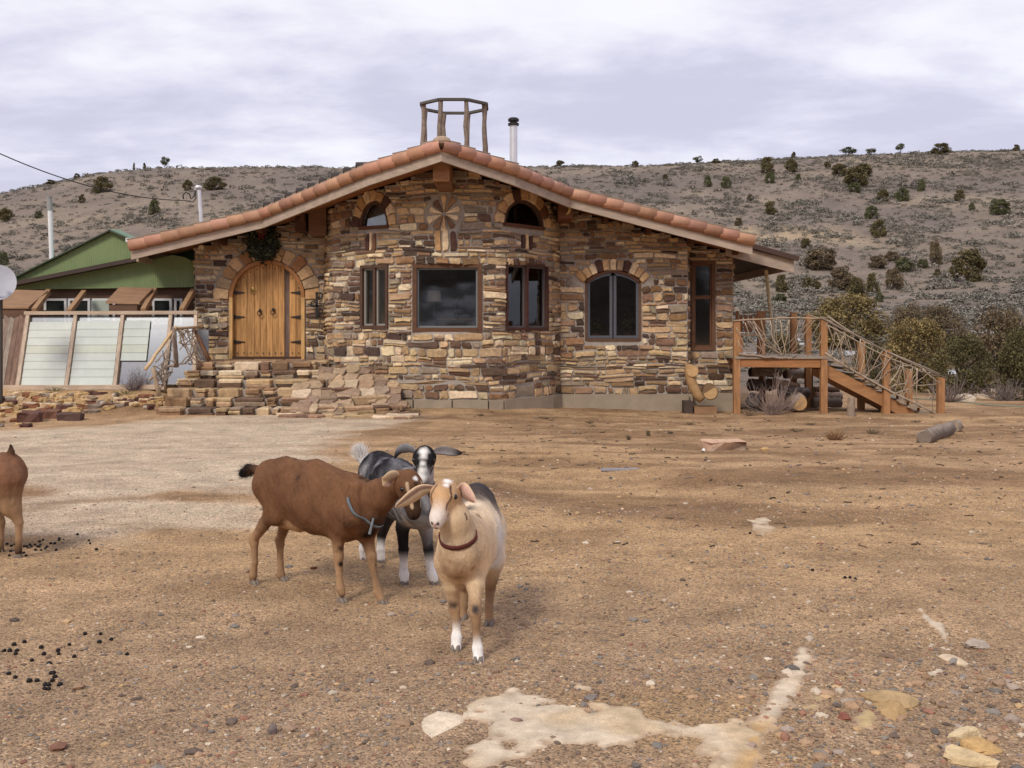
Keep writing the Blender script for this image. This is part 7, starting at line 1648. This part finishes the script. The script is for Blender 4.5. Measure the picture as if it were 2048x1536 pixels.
for px, py in [(a / 2.56, 1100 + b_ / 2.56) for a, b_ in D7] + [(a / 6.02, 860 + b_ / 6.02) for a, b_ in D2] + [(1140, 1030), (1500, 1068), (1625, 1143), (1700, 1158), (1710, 1160), (1690, 1160)]:
    p = hit(px, py); s = random.uniform(.85, 1.15) * (1 if px > 190 or py > 1180 else .95)
    tag(link('goat_dropping', DME, None, (p[0], p[1], p[2] + .006), (random.uniform(-.3, .3), random.uniform(-.3, .3), random.uniform(0, 3.1)), (s, s, s)), 'black goat dropping pellet on the tan dirt', 'dropping', 'goat droppings on the dirt')
# leafless bush by the deck, grass tufts and stick litter
def bush(px, py, wpx, hpx, lab, n=60, c=C(150, 128, 118), name='leafless_bush', cat='bush', r0=.008, seed=1, y=None):
    p = hit(px, py) if y is None else np.array([WX(px, y), y, g1(WX(px, y), y)]); k = p[1] / F; t = thing(name, lab, cat, p); rq = random.Random(seed); b = MB(); tw = MB()
    for i in range(n):
        a = rq.uniform(0, 6.28); sp_ = rq.uniform(.15, 1) * wpx * k / 2; h = hpx * k * rq.uniform(.3, 1) * (1 - .45 * (sp_ / (wpx * k / 2)) ** 2); e = p + np.array([math.cos(a) * sp_, math.sin(a) * sp_, h]); m_ = p + (e - p) * np.array([.6, .6, .4]) + np.array([rq.uniform(-.1, .1), rq.uniform(-.1, .1), 0]) * hpx * k
        cc = tuple(np.array(c) * rq.uniform(.7, 1.15)); b.tube([p + np.array([rq.uniform(-.05, .05), rq.uniform(-.05, .05), -.03]), m_, e], [r0, r0 * .7, r0 * .35], 4, cc, False)
        for q in range(3):
            u = rq.uniform(.3, .9); s0_ = p + (m_ - p) * min(1, u * 2) if u < .5 else m_ + (e - m_) * (u * 2 - 1); d = np.array([rq.uniform(-.2, .2), rq.uniform(-.2, .2), rq.uniform(.05, .25)]) * (hpx * k)
            tw.tube([s0_, s0_ + d * .6 + np.array([0, 0, .01]), s0_ + d], [r0 * .5, r0 * .4, r0 * .2], 3, cc, False)
    b.build('stem', M['twig'], t); o = tw.build('twig', M['twig'], t); tag(o, kind='stuff'); return t
bush(1542, 830, 150, 100, 'grey leafless bush growing in front of the deck', 60, r0=.0065)
bush(1900, 800, 130, 62, 'tangled grey leafless bush behind the foot of the stairs', 60, C(132, 116, 110), seed=4, y=25); bush(2010, 805, 120, 56, 'grey leafless bush at the right edge', 60, C(126, 112, 108), seed=5, y=26)
bush(1748, 798, 70, 60, 'grey leafless bush behind the stairs', 40, C(138, 122, 116), seed=6, y=24.5); bush(268, 772, 66, 52, 'dry grey bush against the lower greenhouse glazing', 55, C(140, 128, 130), seed=7, y=19.85, r0=.006)
bush(1670, 880, 60, 24, 'tawny dry grass tuft in the yard', 70, C(150, 112, 76), 'grass_tuft', 'grass', .005, 8); bush(1500, 832, 50, 16, 'low dry grass clump beneath the leafless bush', 40, C(150, 126, 100), 'grass_tuft', 'grass', .005, 9)
for k, (px, py, w_, h) in enumerate([(1257, 880, 14, 14), (1297, 872, 12, 16), (1340, 868, 16, 8), (1465, 862, 60, 7), (1590, 862, 40, 6), (1745, 868, 40, 14), (1380, 850, 30, 6), (1180, 846, 30, 6), (1090, 838, 24, 5), (960, 832, 26, 8), (830, 824, 40, 10), (1620, 850, 26, 7), (1830, 845, 30, 7), (110, 782, 50, 10), (180, 790, 60, 12), (250, 788, 60, 12)]):
    bush(px, py, w_, h, 'small dry weed tuft on the bare dirt', 26, C(112, 96, 72) if px > 300 else C(112, 116, 76), 'weed_tuft', 'weed', .004, 30 + k)['group'] = 'dry weed tufts in the yard'
b = MB(); _q = random.Random(3)
for k in range(420):
    px = _q.uniform(900, 2048); py = _q.uniform(822, 940) if _q.random() < .8 else _q.uniform(940, 1100); p = hit(px, py); a = _q.uniform(0, 3.14); l_ = _q.uniform(.02, .10); d = np.array([math.cos(a), math.sin(a), 0]) * l_
    q = p + d; q[2] = g1(q[0], q[1]); b.tube([p + np.array([0, 0, .006]), (p + q) / 2 + np.array([0, 0, _q.uniform(.004, .012)]), q + np.array([0, 0, .006])], _q.uniform(.003, .007), 4, tuple(np.array(_q.choice([C(84, 66, 52), C(110, 90, 70), C(140, 124, 108), C(70, 56, 46)]))), False)
tag(b.build('stick_litter', M['twig']), 'small sticks and bark litter strewn over the dirt', 'litter', kind='stuff')
# green hose behind the stairs
pts = []
for px, py in ((1765, 790), (1800, 796), (1850, 800), (1890, 803), (1930, 806), (1980, 812), (2060, 816)): p = hit(px, py); pts.append(p + np.array([0, 0, .02]))
b = MB(); b.tube(pts, .013, 6, C(120, 146, 128)); tag(b.build('garden_hose', M['paint'], None, True, loc=pts[2]), 'pale green hose lying on the dirt past the stairs', 'hose')
q = hit(1240, 944); b = MB(); b.box(q + np.array([-.2, 0, .0]), (.42, .05, 0), (-.01, .07, 0), (0, 0, .02), C(150, 150, 160)); tag(b.build('scrap_strip', M['paint'], None, loc=q), 'small grey strip of scrap lying on the dirt', 'scrap')
